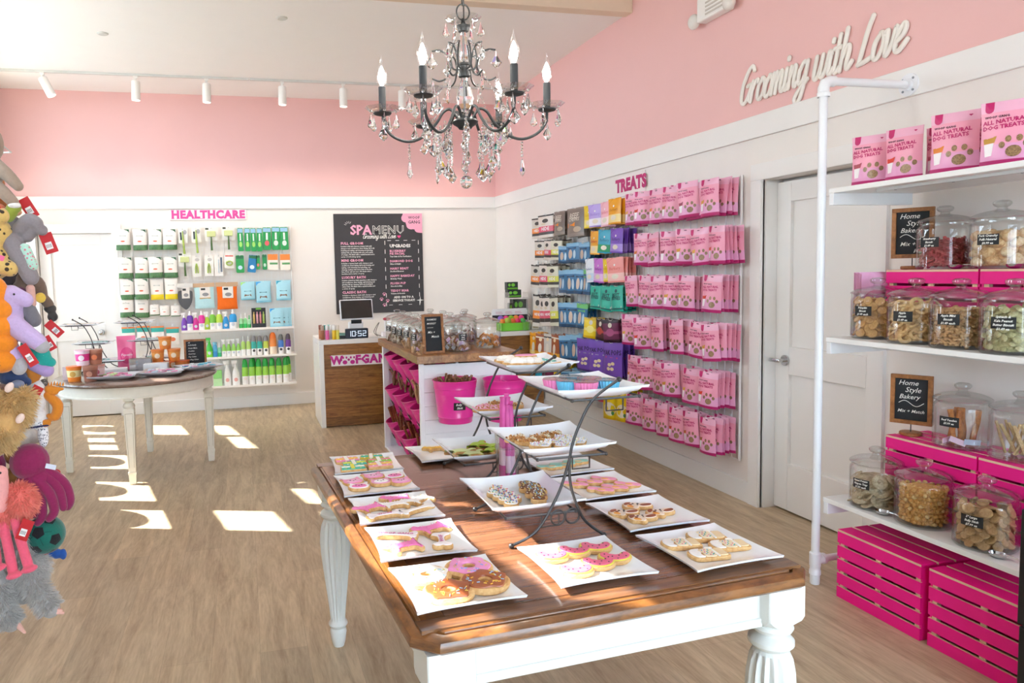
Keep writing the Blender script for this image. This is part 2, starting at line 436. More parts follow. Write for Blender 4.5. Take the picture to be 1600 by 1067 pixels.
# added unseen slab outside, keeps the sun off the high panes
k = MB(); k.T = WL; k.box(-1.5, 5.6, .11, 1.45, 3.40, 3.46); struct(k.build('added_sun_shade', M('d8d8d4', .8)))
# round paw decals on three panes
for (s, h, r) in ((2.52, .94, .17), (1.01, .84, .20), (-.66, .82, .22), (.05, .78, .20)):
    k = MB(); k.T = WL; k.lathe([(0, 0), (r, 0), (r, .004), (0, .004)], 28); 
    vs = [Vector(v) for v in k.v]
    k.v = [tuple(WL @ (Matrix.Translation((s, .04, h)) @ Matrix.Rotation(PI / 2, 4, 'X') @ (WL.inverted() @ v))) for v in vs]
    tag(k.build('window_decal', M('f3d3e2', .6)), 'round pale decal stuck on a pane of the left window wall', 'decal', 'round window decals')
# front wall : storefront bays unseen behind the viewer, sized for sky light
w = MB()
bays = [(-.05 + k * 1.03, -.05 + k * 1.03 + .97, .12, 2.62) for k in range(3)]
for a, b_, c_, d in wall_cells([-.35, XR + .14], [0, ZH], bays): w.box(a, b_, YF - .14, YF, c_, d)
struct(w.build('wall_front', M('eceae6', .7, var=.02, scale=6)))
for i, (a, b_, c_, d) in enumerate(bays):
    f = MB(); f.box(a, b_, YF - .09, YF - .05, 2.35, 2.43)
    fr = struct(f.build('window_%d' % (20 + i), TRIMW)); MB().box(a, b_, YF - .075, YF - .07, c_, d).build('pane', PANE, fr)
# outside ground
struct(MB().box(-40, 40, -40, 50, -.35, -.30).build('floor_outside', M('9a958d', .9, var=.1, scale=1)))

# ------------------------------------------------------------ ceiling fittings
tr = thing('track_light', 'long white ceiling track carrying spot lamps along the pink back wall', 'track light', (0, 7.95, ZC))
MB().box(-2.4, .14, -.018, .018, -.022, -.001, .002).box(.15, 3.05, -.018, .018, -.022, -.001, .002).build('rail', M('d9dcda', .4), tr)
SPOTE = emit_mat('spot_lens', (1, .93, .82), 6.0)
def spot_head():
    t = thing('track_spot_lamp', '', 'lamp')
    MB().box(-.02, .02, -.012, .012, -.045, -.022, .002).cyl((0, 0, -.04), (0, 0, -.075), .010).build('bracket', WHITEP, t)
    k = MB(); k.lathe([(0, 0), (.036, 0), (.042, -.006), (.042, -.19), (.037, -.19), (.034, -.165), (0, -.165)], 24); h = k.build('lamp_shade', WHITEP, t, smooth=True, loc=(0, 0, -.07))
    MB().lathe([(0, -.172), (.030, -.172)], 20, cap=False).build('lens', SPOTE, h)
    return t
sp = Proto(spot_head)
POS = ['first at the far left, tilted aside', 'second from the left', 'third from the left', 'fourth from the left, left of the chandelier', 'fifth from the left, left of the chandelier', 'sixth, seen behind the chandelier arm', 'seventh, right behind the chandelier']
for i, x in enumerate((-1.80, -.955, -.28, .475, 1.112, 1.75, 2.45)):
    o = sp.put((x, 7.95, ZC), (0, 0, 0) if i == 0 else (0, 0, 0), 'white track spot lamp, ' + POS[i], 'lamp', 'spot lamps on the ceiling track')
    for ch in o.children:
        if ch.name.startswith('lamp_shade'): ch.rotation_euler = (-.05, -.42 if i == 0 else .03, 0)
    ld = bpy.data.lights.new('spot_glow', 'SPOT'); lo = bpy.data.objects.new('spot_glow', ld); COL.objects.link(lo)
    ld.energy = 12; ld.spot_size = 1.5; ld.spot_blend = .8; ld.color = (1, .88, .76); ld.shadow_soft_size = .04
    lo.parent = o; lo.location = (0, 0, -.262); lo.rotation_euler = (.35, 0, 0)
for i, (x, y) in enumerate(((-1.04, 6.70), (.38, 6.07))):
    tag(MB().lathe([(0, -.012), (.035, -.012), (.045, -.004), (.045, 0)], 24).build('ceiling_sprinkler', M('d4d6d2', .5), smooth=True, loc=(x, y, ZC)), 'small round white sprinkler cover in the ceiling, ' + ('far left one' if i == 0 else 'one near the chandelier'), 'sprinkler')
# emergency light on the pink wall
e = thing('emergency_light', 'white two headed emergency light high on the pink right wall', 'emergency light', (XR, 4.30, 3.20), -PI / 2)
MB().box(-.15, .15, -.075, 0, -.07, .09, .012).build('housing', WHITEP, e)
g = MB()
for k in range(5): g.box(-.05 + 0.0 * k, .13, -.079, -.073, -.045 + k * .024, -.035 + k * .024)
g.build('grille', M('cfc8c0', .5), e)
for sxx in (-.2, .17):
    k = MB(); k.ell((sxx, -.06, -.04), (.05, .035, .05)); k.cyl((sxx, -.05, -.04), (sxx * .6, -.03, 0), .012); k.build('lamp_head', M('e8e4de', .3), e, smooth=True)

# ------------------------------------------------------------ right wall lettering
def cursive(name, strokes, parent, mat_, rx, depth, k=1.0):
    mb = MB()
    for st in strokes:
        pts = spline([(p[0], 0, p[1]) for p in st], 6) if len(st) > 2 else [Vector((p[0], 0, p[1])) for p in st]
        mb.T = Matrix.Translation((0, -depth * .5, 0)) @ Matrix.Diagonal((1, depth / rx * .5, 1, 1))
        mb.tube(pts, rx, 10)
        for p in (pts[0], pts[-1]): mb.ell(p, (rx, rx, rx), None, 10, 6)
        mb.T = None
    return mb.build(name, mat_, parent, smooth=True)
SH = .34   # slant
LET = {  # strokes in units of x-height 1, baseline 0
 'G': (1.35, [[(1.2, 1.55), (.95, 1.8), (.55, 1.55), (.25, .9), (.3, .2), (.65, 0), (1.0, .3), (1.15, .85), (.75, .85)], [(1.15, .85), (1.1, .1)]]),
 'r': (.75, [[(.15, 1.0), (.15, 0)], [(.15, .5), (.4, .95), (.62, 1.0), (.7, .85)]]),
 'o': (.85, [[(.5, 1.0), (.15, .65), (.2, .1), (.5, 0), (.75, .4), (.65, .9), (.42, 1.0)], [(.68, .85), (.9, .8)]]),
 'm': (1.35, [[(.12, 1.0), (.12, 0)], [(.12, .5), (.35, .95), (.5, .9), (.5, 0)], [(.5, .5), (.78, .98), (.92, .85), (.92, .2), (1.1, 0), (1.3, .2)]]),
 'i': (.5, [[(.15, 1.0), (.15, .2), (.3, 0), (.5, .25)], [(.15, 1.4), (.15, 1.5)]]),
 'n': (.95, [[(.12, 1.0), (.12, 0)], [(.12, .5), (.4, .98), (.55, .85), (.55, .2), (.7, 0), (.92, .2)]]),
 'g': (.95, [[(.7, .9), (.4, 1.0), (.12, .6), (.2, .1), (.45, .05), (.68, .4)], [(.72, 1.0), (.66, -.4), (.4, -.85), (.1, -.65), (.3, -.3), (.95, .15)]]),
 'w': (1.3, [[(.1, 1.0), (.1, .3), (.25, 0), (.5, .2), (.6, .9)], [(.6, 1.0), (.6, .3), (.75, 0), (1.0, .25), (1.1, 1.0), (1.3, .9)]]),
 't': (.6, [[(.2, 1.6), (.2, .2), (.35, 0), (.58, .2)], [(-.05, 1.05), (.5, 1.05)]]),
 'h': (.98, [[(.15, 1.75), (.12, 0)], [(.12, .5), (.4, .98), (.58, .85), (.56, .2), (.7, 0), (.95, .25)]]),
 'L': (1.05, [[(.5, 1.85), (.3, 1.2), (.15, .1), (.1, 0), (.5, .02), (.95, .12)]]),
 'v': (.85, [[(.05, .95), (.2, .9), (.3, 0), (.6, .35), (.68, 1.0), (.85, .85)]]),
 'e': (.85, [[(.12, .4), (.5, .6), (.6, .9), (.4, 1.02), (.12, .6), (.18, .1), (.45, 0), (.85, .35)]]),
}
def word_strokes(text, s, gap=.55):
    x = 0; out = []
    for ch in text:
        if ch == ' ': x += gap; continue
        wd, st = LET[ch]
        for k in st: out.append([((x + px_ + SH * pz) * s, pz * s) for px_, pz in k])
        x += wd * .86
    return out, x * s
st, wid = word_strokes('Grooming with Love', .115)
wl_ = thing('wall_lettering', 'raised white script letters reading Grooming with Love on the pink right wall', 'lettering', (XR, 4.10, 2.52), -PI / 2)
k_ = 1.20 / wid
cursive('lettering', [[(a * k_, b) for a, b in s_] for s_ in st], wl_, M('f1ece4', .5), .0135, .02)
# slab-serif signs
def serif_sign(name, label, st, w_, h_, size, loc, rotz, tcol, bcol, space=1.0):
    t = thing(name, label, 'sign', loc, rotz)
    MB().box(-w_ / 2, w_ / 2, -.012, 0, -h_ / 2, h_ / 2, .004).build('board', M(bcol, .5), t)
    mb = MB(); put_text(mb, st, 0, 0, size, y=-.0135, bold=.006 * size / .1, space=space, res=3)
    # serifs under and over each stem
    vs, fs = text_geo(st, size, .006 * size / .1, 0, 'CENTER', space, 3)
    lo = min(v[1] for v in vs); hi = max(v[1] for v in vs)
    xs = sorted(v[0] for v in vs if abs(v[1] - lo) < 1e-4)
    def bars(level, sgn):
        xs = sorted(set(round(v[0], 4) for v in vs if abs(v[1] - level) < size * .01)); i = 0
        while i < len(xs) - 1:
            a, b = xs[i], xs[i + 1]
            if size * .06 < b - a < size * .22:
                mb.add([(a - .035 * size, -.0136, level), (b + .035 * size, -.0136, level), (b + .035 * size, -.0136, level - sgn * .045 * size), (a - .035 * size, -.0136, level - sgn * .045 * size)], [(0, 1, 2, 3)]); i += 2
            else: i += 1
    bars(lo, -1); bars(hi, 1)
    mb.build('lettering', M(tcol, .5), t); return t
serif_sign('healthcare_sign', 'white sign with pink capital letters HEALTHCARE on the back wall', 'HEALTHCARE', .83, .115, .118, (-.355, YB, 2.222), 0, 'd94a9b', 'f8eef0', 1.12)
serif_sign('treats_sign', 'white sign with dark pink capital letters TREATS above the wire grid', 'TREATS', .43, .17, .135, (XR, 5.43, 2.19), -PI / 2, 'c02a72', 'f6ebea', 1.05)
# ============================================================ FRONT TABLE
TZ = .76
TBW = wood('table_top_walnut', '4a2a1a', '8c5e36', scale=(1.2, 16, 10), rough=0.28, coat=0.35)
TBW2 = wood('table_rail_walnut', '4c2b14', '96602e', scale=(3, 3, 14), rough=0.28, coat=0.35)
PAINT = M('e6e6e1', 0.38, var=0.02, scale=8)
T0 = Vector((.80, 2.25, 0)); TR = math.radians(3.2)
TM = Matrix.Translation(T0) @ Matrix.Rotation(TR, 4, 'Z')
HW, HL = .53, .785      # half width (x) and half length (y)
tb = thing('display_table', 'long wooden top table with white painted fluted legs, in front holding cookie plates', 'table', T0, TR)
def octo(hw, hl, c): return [(-hw + c, -hl), (hw - c, -hl), (hw, -hl + c), (hw, hl - c), (hw - c, hl), (-hw + c, hl), (-hw, hl - c), (-hw, -hl + c)]
def ring_stack(mb, rings):
    n = len(rings[0][0]); vs = []; fs = []
    for pts, z in rings: vs += [(p[0], p[1], z) for p in pts]
    for k in range(len(rings) - 1):
        for i in range(n): j = (i + 1) % n; fs.append((k * n + i, k * n + j, (k + 1) * n + j, (k + 1) * n + i))
    fs.append(tuple(reversed(range(n)))); fs.append(tuple(range((len(rings) - 1) * n, len(rings) * n)))
    mb.add(vs, fs)
k = MB()
ring_stack(k, [(octo(HW - .03, HL - .03, .05), TZ - .045), (octo(HW - .008, HL - .008, .05), TZ - .042), (octo(HW, HL, .052), TZ - .034), (octo(HW, HL, .052), TZ - .022), (octo(HW - .004, HL - .004, .051), TZ - .014), (octo(HW - .018, HL - .018, .046), TZ - .007), (octo(HW - .024, HL - .024, .044), TZ - .006), (octo(HW - .026, HL - .026, .043), TZ - .012), (octo(HW - .029, HL - .029, .043), TZ - .012), (octo(HW - .031, HL - .031, .042), TZ - .004), (octo(HW - .06, HL - .06, .03), TZ - .003), (octo(HW - .075, HL - .075, .02), TZ - .003)])
k.build('table_edge', TBW2, tb, smooth=True)
k = MB()
# planked field with a darker border band and two leaf joints
b = .095
for (x0, x1, y0, y1) in ((-HW + b, HW - b, -HL + b, -.235), (-HW + b, HW - b, -.232, .235), (-HW + b, HW - b, .238, HL - b)):
    k.box(x0, x1, y0, y1, TZ - .01, TZ)
k.build('tabletop', wood('table_field_walnut', '50301f', '8e6044', scale=(1.1, 15, 10), rough=0.22, coat=0.4), tb)
for s in (-1, 1):
    MB().box(s * (HW - .066) - .028, s * (HW - .066) + .028, -HL + b + .001, HL - b - .001, TZ - .009, TZ - .0004).build('border_band', TBW2, tb)
    MB().box(-HW + b - .07, HW - b + .07, s * (HL - .068) - .025, s * (HL - .068) + .025, TZ - .009, TZ - .0004).build('border_band', TBW, tb)
ap = MB(); ax, ay = HW - .075, HL - .065
for s in (-1, 1):
    ap.box(-ax + .06, ax - .06, s * ay - .012, s * ay + .012, TZ - .145, TZ - .045, .002)
    ap.box(-ax + .06, ax - .06, s * ay - .018, s * ay + .018, TZ - .148, TZ - .125, .004)
    ap.box(s * ax - .012, s * ax + .012, -ay + .06, ay - .06, TZ - .145, TZ - .045, .002)
    ap.box(s * ax - .018, s * ax + .018, -ay + .06, ay - .06, TZ - .148, TZ - .125, .004)
ap.build('apron', PAINT, tb)
def turned_leg():
    k = MB(); h = .056; zt = TZ - .046
    # square block whose lower corners are cut back, then the turned and fluted part
    sq = lambda r, c: octo(r, r, c)
    ring_stack(k, [(sq(h * .72, .03), zt - .112), (sq(h, .012), zt - .088), (sq(h, .003), zt - .078), (sq(h, .003), zt)])
    k.lathe([(.040, .610), (.050, .606), (.054, .598), (.050, .590), (.038, .584), (.036, .579), (.047, .573), (.056, .563), (.056, .553), (.047, .543), (.038, .537)], 28)
    prof = [(.038, .537), (.046, .529), (.054, .510), (.060, .475), (.062, .44), (.059, .39), (.053, .33), (.046, .27), (.039, .21), (.034, .165), (.031, .13), (.030, .115), (.033, .108), (.038, .100), (.039, .094), (.035, .086), (.028, .078)]
    k.lathe(prof, 96, flute=(16, .12, .522, .16))
    k.lathe([(.028, .078), (.033, .070), (.034, .060), (.028, .02), (.022, 0)], 28)
    return k
lm = turned_leg().mesh('leg', PAINT, True)
for s in (-1, 1):
    for q in (-1, 1): obj('leg', lm, tb, (s * (HW - .085), q * (HL - .075), 0))

# ------------------------------------------------------------ plates
def plate_mesh(hx, hy, rise, flare=.0, flat=.62, th=.006, n=16):
    def zf(u, v):
        a = max(abs(u), abs(v)); c = min(abs(u), abs(v))
        t = max(0, (a - flat) / (1 - flat)); return rise * (t ** 1.3) + flare * (abs(u * v)) ** 3
    k = MB(); vs = []; fs = []; N = n + 1
    for lvl in (0, 1):
        for j in range(N):
            for i in range(N):
                u = -1 + 2 * i / n; v = -1 + 2 * j / n
                # soft wavy edge, corners drawn out a little
                ex = 1 + .05 * (u * v) ** 4 - .012 * (1 - v * v); ey = 1 + .05 * (u * v) ** 4 - .012 * (1 - u * u)
                s = 1 if lvl else .985
                vs.append((u * hx * ex * s, v * hy * ey * s, zf(u, v) + (th if lvl else 0)))
    for j in range(n):
        for i in range(n):
            a = j * N + i; fs.append((a, a + 1, a + N + 1, a + N)); b_ = a + N * N; fs.append((b_, b_ + N, b_ + N + 1, b_ + 1))
    def edge(a, b_): fs.append((a, b_, b_ + N * N, a + N * N))
    for i in range(n): edge(i, i + 1); edge((N - 1) * N + i, (N - 1) * N + i + 1); edge(i * N, (i + 1) * N); edge(i * N + N - 1, (i + 1) * N + N - 1)
    k.add(vs, fs)
    k.lathe([(min(hx, hy) * .5, -.004), (min(hx, hy) * .52, 0), (min(hx, hy) * .5, .001)], 24)
    return k.mesh('plate', CERAM, True, angle=.9)
PLATE = plate_mesh(.1265, .1265, .012, 0, .66)
TRAY = plate_mesh(.135, .15, .028, .005, .62, .007)
PL = {}
def plate(key, x, y, rot, label, z=TZ + .004, me=None):
    o = obj('square_plate' if me is None else 'deep_square_tray', me or PLATE, None, (x, y, z), (0, 0, math.radians(rot)))
    tag(o, label, 'plate', 'square white cookie plates' if me is None else 'white trays on tiered stands'); PL[key] = o; return o
plate('gift', .435, 2.835, -2, 'square white plate farthest left on the front table, under gift box cookies')
plate('bunny', .425, 2.555, 1, 'square white plate second from the far left, under pink and white dog face cookies')
plate('pinkbone', .437, 2.262, 0, 'square white plate in the middle of the left row, with long pink and white cookies')
plate('bone', .445, 1.965, 0, 'square white plate fourth in the left row, under bone and dog shaped cookies')
plate('donut', .462, 1.660, 3, 'square white plate at the near left corner, under donut cookies')
plate('lime', .775, 2.905, 2, 'square white plate at the far middle under the back stand, with a yellow cookie')
plate('melon', .820, 1.690, 2, 'square white plate near the front edge, under watermelon slice cookies')
plate('teal', 1.165, 2.560, 4, 'square white plate at the far right, under teal and tan cookies')
plate('squirrel', 1.165, 2.270, 3, 'square white plate on the right, under six pink and orange cookies')
plate('beagle', 1.160, 1.972, 2, 'square white plate on the right, under brown and cream puppy cookies')
plate('cake', 1.170, 1.678, 4, 'square white plate at the near right corner, under cake slice cookies')

# ------------------------------------------------------------ cookies
BISC = wood('baked_biscuit', 'c58d4e', 'e8bf85', scale=(14, 14, 14), rough=.8)
def ic(h): return M(h, .38, var=.03, scale=60, bump=.25)
def inset(pts, d):
    n = len(pts); out = []
    area = sum(pts[i][0] * pts[(i + 1) % n][1] - pts[(i + 1) % n][0] * pts[i][1] for i in range(n)); sg = 1 if area > 0 else -1
    for i in range(n):
        a, b_, c_ = Vector(pts[i - 1]), Vector(pts[i]), Vector(pts[(i + 1) % n])
        e1 = (b_ - a); e2 = (c_ - b_)
        n1 = Vector((-e1.y, e1.x)).normalized() * sg; n2 = Vector((-e2.y, e2.x)).normalized() * sg
        m_ = (n1 + n2); m_ = m_.normalized() if m_.length > 1e-6 else n1
        out.append((b_.x + m_.x * d, b_.y + m_.y * d))
    return out
def slab(mb, pts, z0, z1, rnd=.002):
    ring_stack(mb, [(inset(pts, rnd), z0), (pts, z0 + rnd), (pts, z1 - rnd), (inset(pts, rnd), z1)])
def sm(pts, n=4): return [(p.x, p.y) for p in [Vector((q.x, q.y)) for q in spline([(a, b, 0) for a, b in pts], n, True)]]
CT = .011
def cookie(name, out, icing, extra=None, thick=CT, hole=None):
    """out: outline; icing: list of (outline, hex, name); extra(parent) adds further details"""
    t = thing(name, '', 'cookie')
    k = MB()
    if hole is None: slab(k, out, 0, thick)
    else:
        R, r = hole
        k.lathe([(r + .004, .0), (r, .003), (r, thick - .003), (r + .004, thick), (R - .004, thick), (R, thick - .003), (R, .003), (R - .004, 0), (r + .004, 0)], 28, cap=False)
    k.build('biscuit', BISC, t, smooth=True)
    for nm, o2, hx in icing:
        k = MB(); slab(k, o2, thick - .0008, thick + .0026, .0012); k.build(nm, ic(hx), t, smooth=True)
    if extra: extra(t, thick + .0028)
    return t
def dots(parent, name, pts, hx, r=.0022, z=CT + .003, rz=.0012):
    k = MB()
    for x, y in pts: k.ell((x, y, z), (r, r, rz), None, 8, 5)
    o = k.build(name, ic(hx), parent, smooth=True)
    if 'sprinkle' in name or name in ('sugar', 'dots'): o['kind'] = 'stuff'
    return o
def sticks(parent, name, pts, hx, z, ln=.006, r=.0009):
    k = MB()
    for x, y, a in pts: k.cyl((x - ln / 2 * math.cos(a), y - ln / 2 * math.sin(a), z), (x + ln / 2 * math.cos(a), y + ln / 2 * math.sin(a), z), r, n=6)
    o = k.build(name, ic(hx), parent); o['kind'] = 'stuff'; return o
def rpts(n, fn, seed):
    rr = random.Random(seed); out = []
    while len(out) < n:
        x, y = rr.uniform(-.05, .05), rr.uniform(-.05, .05)
        if fn(x, y): out.append((x, y, rr.uniform(0, PI)))
    return out
CS = {'donut': (1.28, 1.04), 'melon': (.95, 1.0), 'beagle': (.90, .96), 'cake': (.95, .98), 'squirrel': (.92, .98), 'bone': (1.2, 1.12), 'bunny': (1.12, 1.05), 'pinkbone': (1.12, 1.10), 'gift': (1.32, 1.15), 'front0': (1.25, 1.2), 'back0': (1.25, 1.05), 'back1': (1.25, 1.1), 'front1': (1.0, .9), 'back2': (1.0, .82), 'front2': (1.0, .85)}
def place(pl, proto, dx, dy, rot, label, group, dz=0.0):
    """on plate pl, in its own frame"""
    o = PL[pl]; a = o.rotation_euler[2]; z = o.location[2] + (.0065 if o.data == PLATE else .0075) + dz
    c, s = math.cos(a), math.sin(a); sc, sp = CS.get(pl, (1, 1)); dx *= sp; dy *= sp
    return proto.put((o.location[0] + dx * c - dy * s, o.location[1] + dx * s + dy * c, z), a + math.radians(rot), label, 'cookie', group, (sc, sc, 1.0 if sc < 1 else sc * .9 + .1))

# donuts
def donut(col, spr, seed):
    def fn():
        t = cookie('donut_cookie', None, [], None, .013, hole=(.048, .010))
        k = MB(); n = 40; rr = random.Random(seed); ph = rr.uniform(0, 6)
        vs = []; fs = []
        for i in range(n):
            a = 2 * PI * i / n; ro = .041 + .0035 * math.sin(5 * a + ph) + .0015 * math.sin(9 * a); ri = .013
            for r_, z_ in ((ro, .0125), (ro - .001, .0152), (ro - .006, .0165), (ri + .005, .0165), (ri + .001, .0152), (ri, .0125)): vs.append((r_ * math.cos(a), r_ * math.sin(a), z_))
        for i in range(n):
            j = (i + 1) % n
            for q in range(5): fs.append((i * 6 + q, j * 6 + q, j * 6 + q + 1, i * 6 + q + 1))
        k.add(vs, fs); k.build('icing', ic(col), t, smooth=True)
        P_ = rpts(26, lambda x, y: .018 < math.hypot(x, y) < .036, seed)
        for q, hx in enumerate(spr): sticks(t, 'sprinkles', P_[q::len(spr)], hx, .0172)
        return t
    return Proto(fn)
place('donut', donut('faf6ef', ('9fd3e6', 'e6e06a', 'ffffff'), 1), -.052, .048, 0, 'donut cookie with white icing and pale sprinkles, far left of its plate', 'donut cookies')
place('donut', donut('f39bd0', ('8fb7e8', 'e9d45e', 'f6c6e4'), 2), .058, .060, 20, 'donut cookie with pink icing, far right of its plate', 'donut cookies')
dch = donut('a4562e', ('f0d060', '9fc6e0', 'f2b63c'), 3)
place('donut', dch, -.030, -.048, 10, 'donut cookie with brown icing, near left on the donut plate', 'donut cookies')
place('donut', dch, .066, -.026, 80, 'donut cookie with brown icing, near right on the donut plate', 'donut cookies')

# watermelon slices with a bite out of the top
def mel():
    o = [(-.047, .012)] + [(.050 * math.cos(a), .012 + .050 * math.sin(a)) for a in [PI + PI * i / 14 for i in range(1, 14)]] + [(.047, .012), (.044, .022), (.030, .026), (.020, .022), (.014, .012), (.003, .010), (-.008, .016), (-.012, .026), (-.026, .030), (-.042, .024)]
    i1 = inset(o, .0035); i2 = inset(o, .0075)
    t = cookie('watermelon_cookie', o, [('green_rind_icing', i1, 'e6dd58')])
    k = MB(); slab(k, i2, CT + .002, CT + .0045, .0012); k.build('pink_icing', ic('ef6f93'), t, smooth=True)
    dots(t, 'seeds', [(-.028, .008), (-.012, -.010), (.008, -.006), (.022, .008), (-.002, -.026), (.026, -.012), (-.024, -.012)], '3a2530', .0026, CT + .0046)
    return t
mp = Proto(mel)
for i, (x, y, r_, d) in enumerate(((-.068, .050, -15, 'far left'), (.002, .062, -18, 'far middle'), (.070, .068, -14, 'far right'), (-.050, -.052, -12, 'near left'), (.022, -.030, -14, 'near middle'), (.082, -.012, -10, 'near right'))):
    place('melon', mp, x, y, r_, 'pink watermelon slice cookie with black seeds, %s of the six' % d, 'watermelon cookies')

# cake slices
def cake():
    o = sm([(-.050, .024), (-.056, 0), (-.050, -.026), (-.030, -.034), (.010, -.032), (.050, -.028), (.052, .0), (.050, .026), (.030, .030), (.026, .038), (.010, .040), (.004, .030), (-.020, .030)])
    t = cookie('cake_slice_cookie', o, [('white_icing', sm([(-.046, .022), (-.052, 0), (-.046, -.022), (-.034, -.029), (-.022, -.026), (-.026, -.01), (-.020, .004), (-.024, .018), (-.016, .026), (-.03, .028)]), 'fbfaf6'),
                                         ('cream_icing', sm([(-.020, .022), (-.018, .0), (-.018, -.024), (.010, -.027), (.014, -.0), (.014, .024)]), 'f3e3c0'),
                                         ('cream_icing', sm([(.024, .022), (.023, 0), (.023, -.024), (.045, -.023), (.047, 0), (.045, .022)]), 'f0d9ae'),
                                         ('white_icing', sm([(.016, .024), (.015, 0), (.015, -.026), (.021, -.026), (.022, 0), (.021, .024)]), 'fbfaf6'),
                                         ('white_icing', sm([(.006, .036), (.006, .026), (.020, .024), (.026, .030), (.022, .036)]), 'fbfaf6')])
    dots(t, 'blue_sprinkles', [(-.014, .012), (-.004, .002), (.004, .016), (-.012, -.012), (.004, -.018)], '2f9fd0', .0019)
    dots(t, 'pink_sprinkles', [(-.006, .014), (-.012, 0), (.006, -.006), (-.004, -.018)], 'e0559a', .0019)
    dots(t, 'green_sprinkles', [(.002, .008), (-.006, -.006), (.008, -.014)], '48b070', .0019)
    return t
cp = Proto(cake)
for x, y, r_, d in ((-.052, .040, -14, 'far left'), (.048, .062, -16, 'far right'), (-.032, -.048, -10, 'near left'), (.062, -.016, -12, 'near right')):
    place('cake', cp, x, y, r_, 'white and tan cake slice cookie with dotted icing, %s on its plate' % d, 'cake slice cookies')

# puppy cookies
def beagle():
    o = sm([(-.046, .030), (-.030, .042), (-.006, .036), (.010, .020), (.034, .016), (.050, .002), (.050, -.016), (.034, -.026), (.010, -.022), (-.004, -.014), (-.012, -.026), (-.030, -.028), (-.038, -.012), (-.052, .004)])
    t = cookie('puppy_cookie', o, [('cream_icing', inset(o, .004), 'f6e3cf')])
    for nm, pts, hx in (('brown_ear_icing', [(-.040, .028), (-.028, .036), (-.012, .032), (-.02, .022), (-.034, .016), (-.044, .018)], '9a5230'), ('brown_back_icing', [(.004, -.004), (.020, .0), (.044, -.004), (.044, -.014), (.030, -.020), (.010, -.016)], '9a5230'), ('orange_icing', [(-.044, .004), (-.034, .008), (-.026, -.002), (-.030, -.016), (-.042, -.006)], 'f0a23c')):
        k = MB(); slab(k, sm(pts), CT + .002, CT + .0042, .001); k.build(nm, ic(hx), t, smooth=True)
    dots(t, 'eyes', [(-.012, .016), (.004, .010)], '2a2028', .0042, CT + .0035); dots(t, 'nose', [(-.004, .000)], '2a2028', .0026, CT + .0035)
    dots(t, 'eye_patch', [(-.024, .012)], '8a3f2a', .0062, CT + .003)
    return t
bp_ = Proto(beagle)
for x, y, r_, d in ((-.066, .012, 8, 'left'), (.010, .056, 4, 'far'), (-.036, -.050, 18, 'near'), (.046, -.022, 20, 'right')):
    place('beagle', bp_, x, y, r_, 'brown and cream puppy face cookie, %s one on its plate' % d, 'puppy cookies')

# pink and orange cookies
def longc(c1, c2):
    def fn():
        o = sm([(-.018, .046), (-.004, .054), (.010, .050), (.014, .030), (.012, .012), (.020, .0), (.026, -.022), (.020, -.044), (.004, -.050), (-.010, -.044), (-.014, -.026), (-.026, -.012), (-.024, .006), (-.016, .018), (-.022, .032)])
        t = cookie('animal_cookie', o, [('pink_icing', inset(o, .003), c1)])
        k = MB(); slab(k, sm([(-.020, .002), (-.010, .008), (-.004, -.004), (-.008, -.020), (-.018, -.014)]), CT + .002, CT + .0042, .001); k.build('orange_icing', ic(c2), t, smooth=True)
        return t
    return Proto(fn)
lc = longc('f3a0c0', 'f3b65c')
for i, (x, y, d) in enumerate(((-.078, .040, 'far left'), (-.015, .050, 'far middle'), (.048, .060, 'far right'), (-.030, -.052, 'near left'), (.030, -.044, 'near middle'), (.090, -.030, 'near right'))):
    place('squirrel', lc, x, y, 40, 'pink cookie with an orange patch, %s of the six' % d, 'pink and orange cookies')
lt = longc('8fd0c4', 'e8c890')
for i, (x, y, d) in enumerate(((-.070, -.010, 'left'), (-.010, .0, 'middle'), (.055, .015, 'right'))):
    place('teal', lt, x, y, 70, 'teal and tan animal cookie, %s one of three on its plate' % d, 'teal animal cookies')
# gift boxes
def gift(c1, c2, c3):
    def fn():
        o = [(-.036, -.026), (-.034, .020), (-.012, .024), (-.008, .034), (.0, .028), (.008, .034), (.012, .024), (.036, .022), (.038, -.024)]
        t = cookie('gift_box_cookie', o, [('base_icing', inset(o, .003), c1)])
        k = MB(); slab(k, [(-.006, -.022), (.005, -.022), (.005, .028), (-.006, .028)], CT + .002, CT + .0048, .001); k.build('ribbon_icing', ic(c2), t)
        k = MB(); slab(k, [(-.032, -.006), (-.008, -.006), (-.008, .004), (-.032, .004)], CT + .002, CT + .0048, .001); slab(k, [(.007, -.006), (.034, -.006), (.034, .004), (.007, .004)], CT + .002, CT + .0048, .001); k.build('ribbon_icing', ic(c3), t)
        dots(t, 'dots', [(-.022, .012), (.02, .012), (-.02, -.016), (.022, -.014)], c2, .0026)
        return t
    return Proto(fn)
for x, y, r_, cs, d in ((-.060, .048, 4, ('f18fb6', 'f6f2ea', 'f6d04a'), 'pink gift box cookie with white ribbon, far left'), (.028, .058, -6, ('c8b020', 'f6f6f0', '2fb8a8'), 'olive yellow gift box cookie with white ribbon, far right'),
                       (-.040, -.010, 2, ('2fb0a4', 'f4f4ea', 'e6e23c'), 'teal gift box cookie with a yellow band, left'), (.048, .008, 0, ('8cc83c', 'f6f4ec', 'f08a9c'), 'green gift box cookie with a white ribbon, right'),
                       (-.050, -.062, 0, ('3cb8a0', 'e8e040', 'f0f0e6'), 'teal gift box cookie near the plate edge, left'), (.040, -.050, 4, ('f0a0b0', 'f8f4ee', 'f4cf52'), 'pink gift box cookie near the plate edge, right')):
    place('gift', gift(*cs), x, y, r_, d, 'gift box cookies')
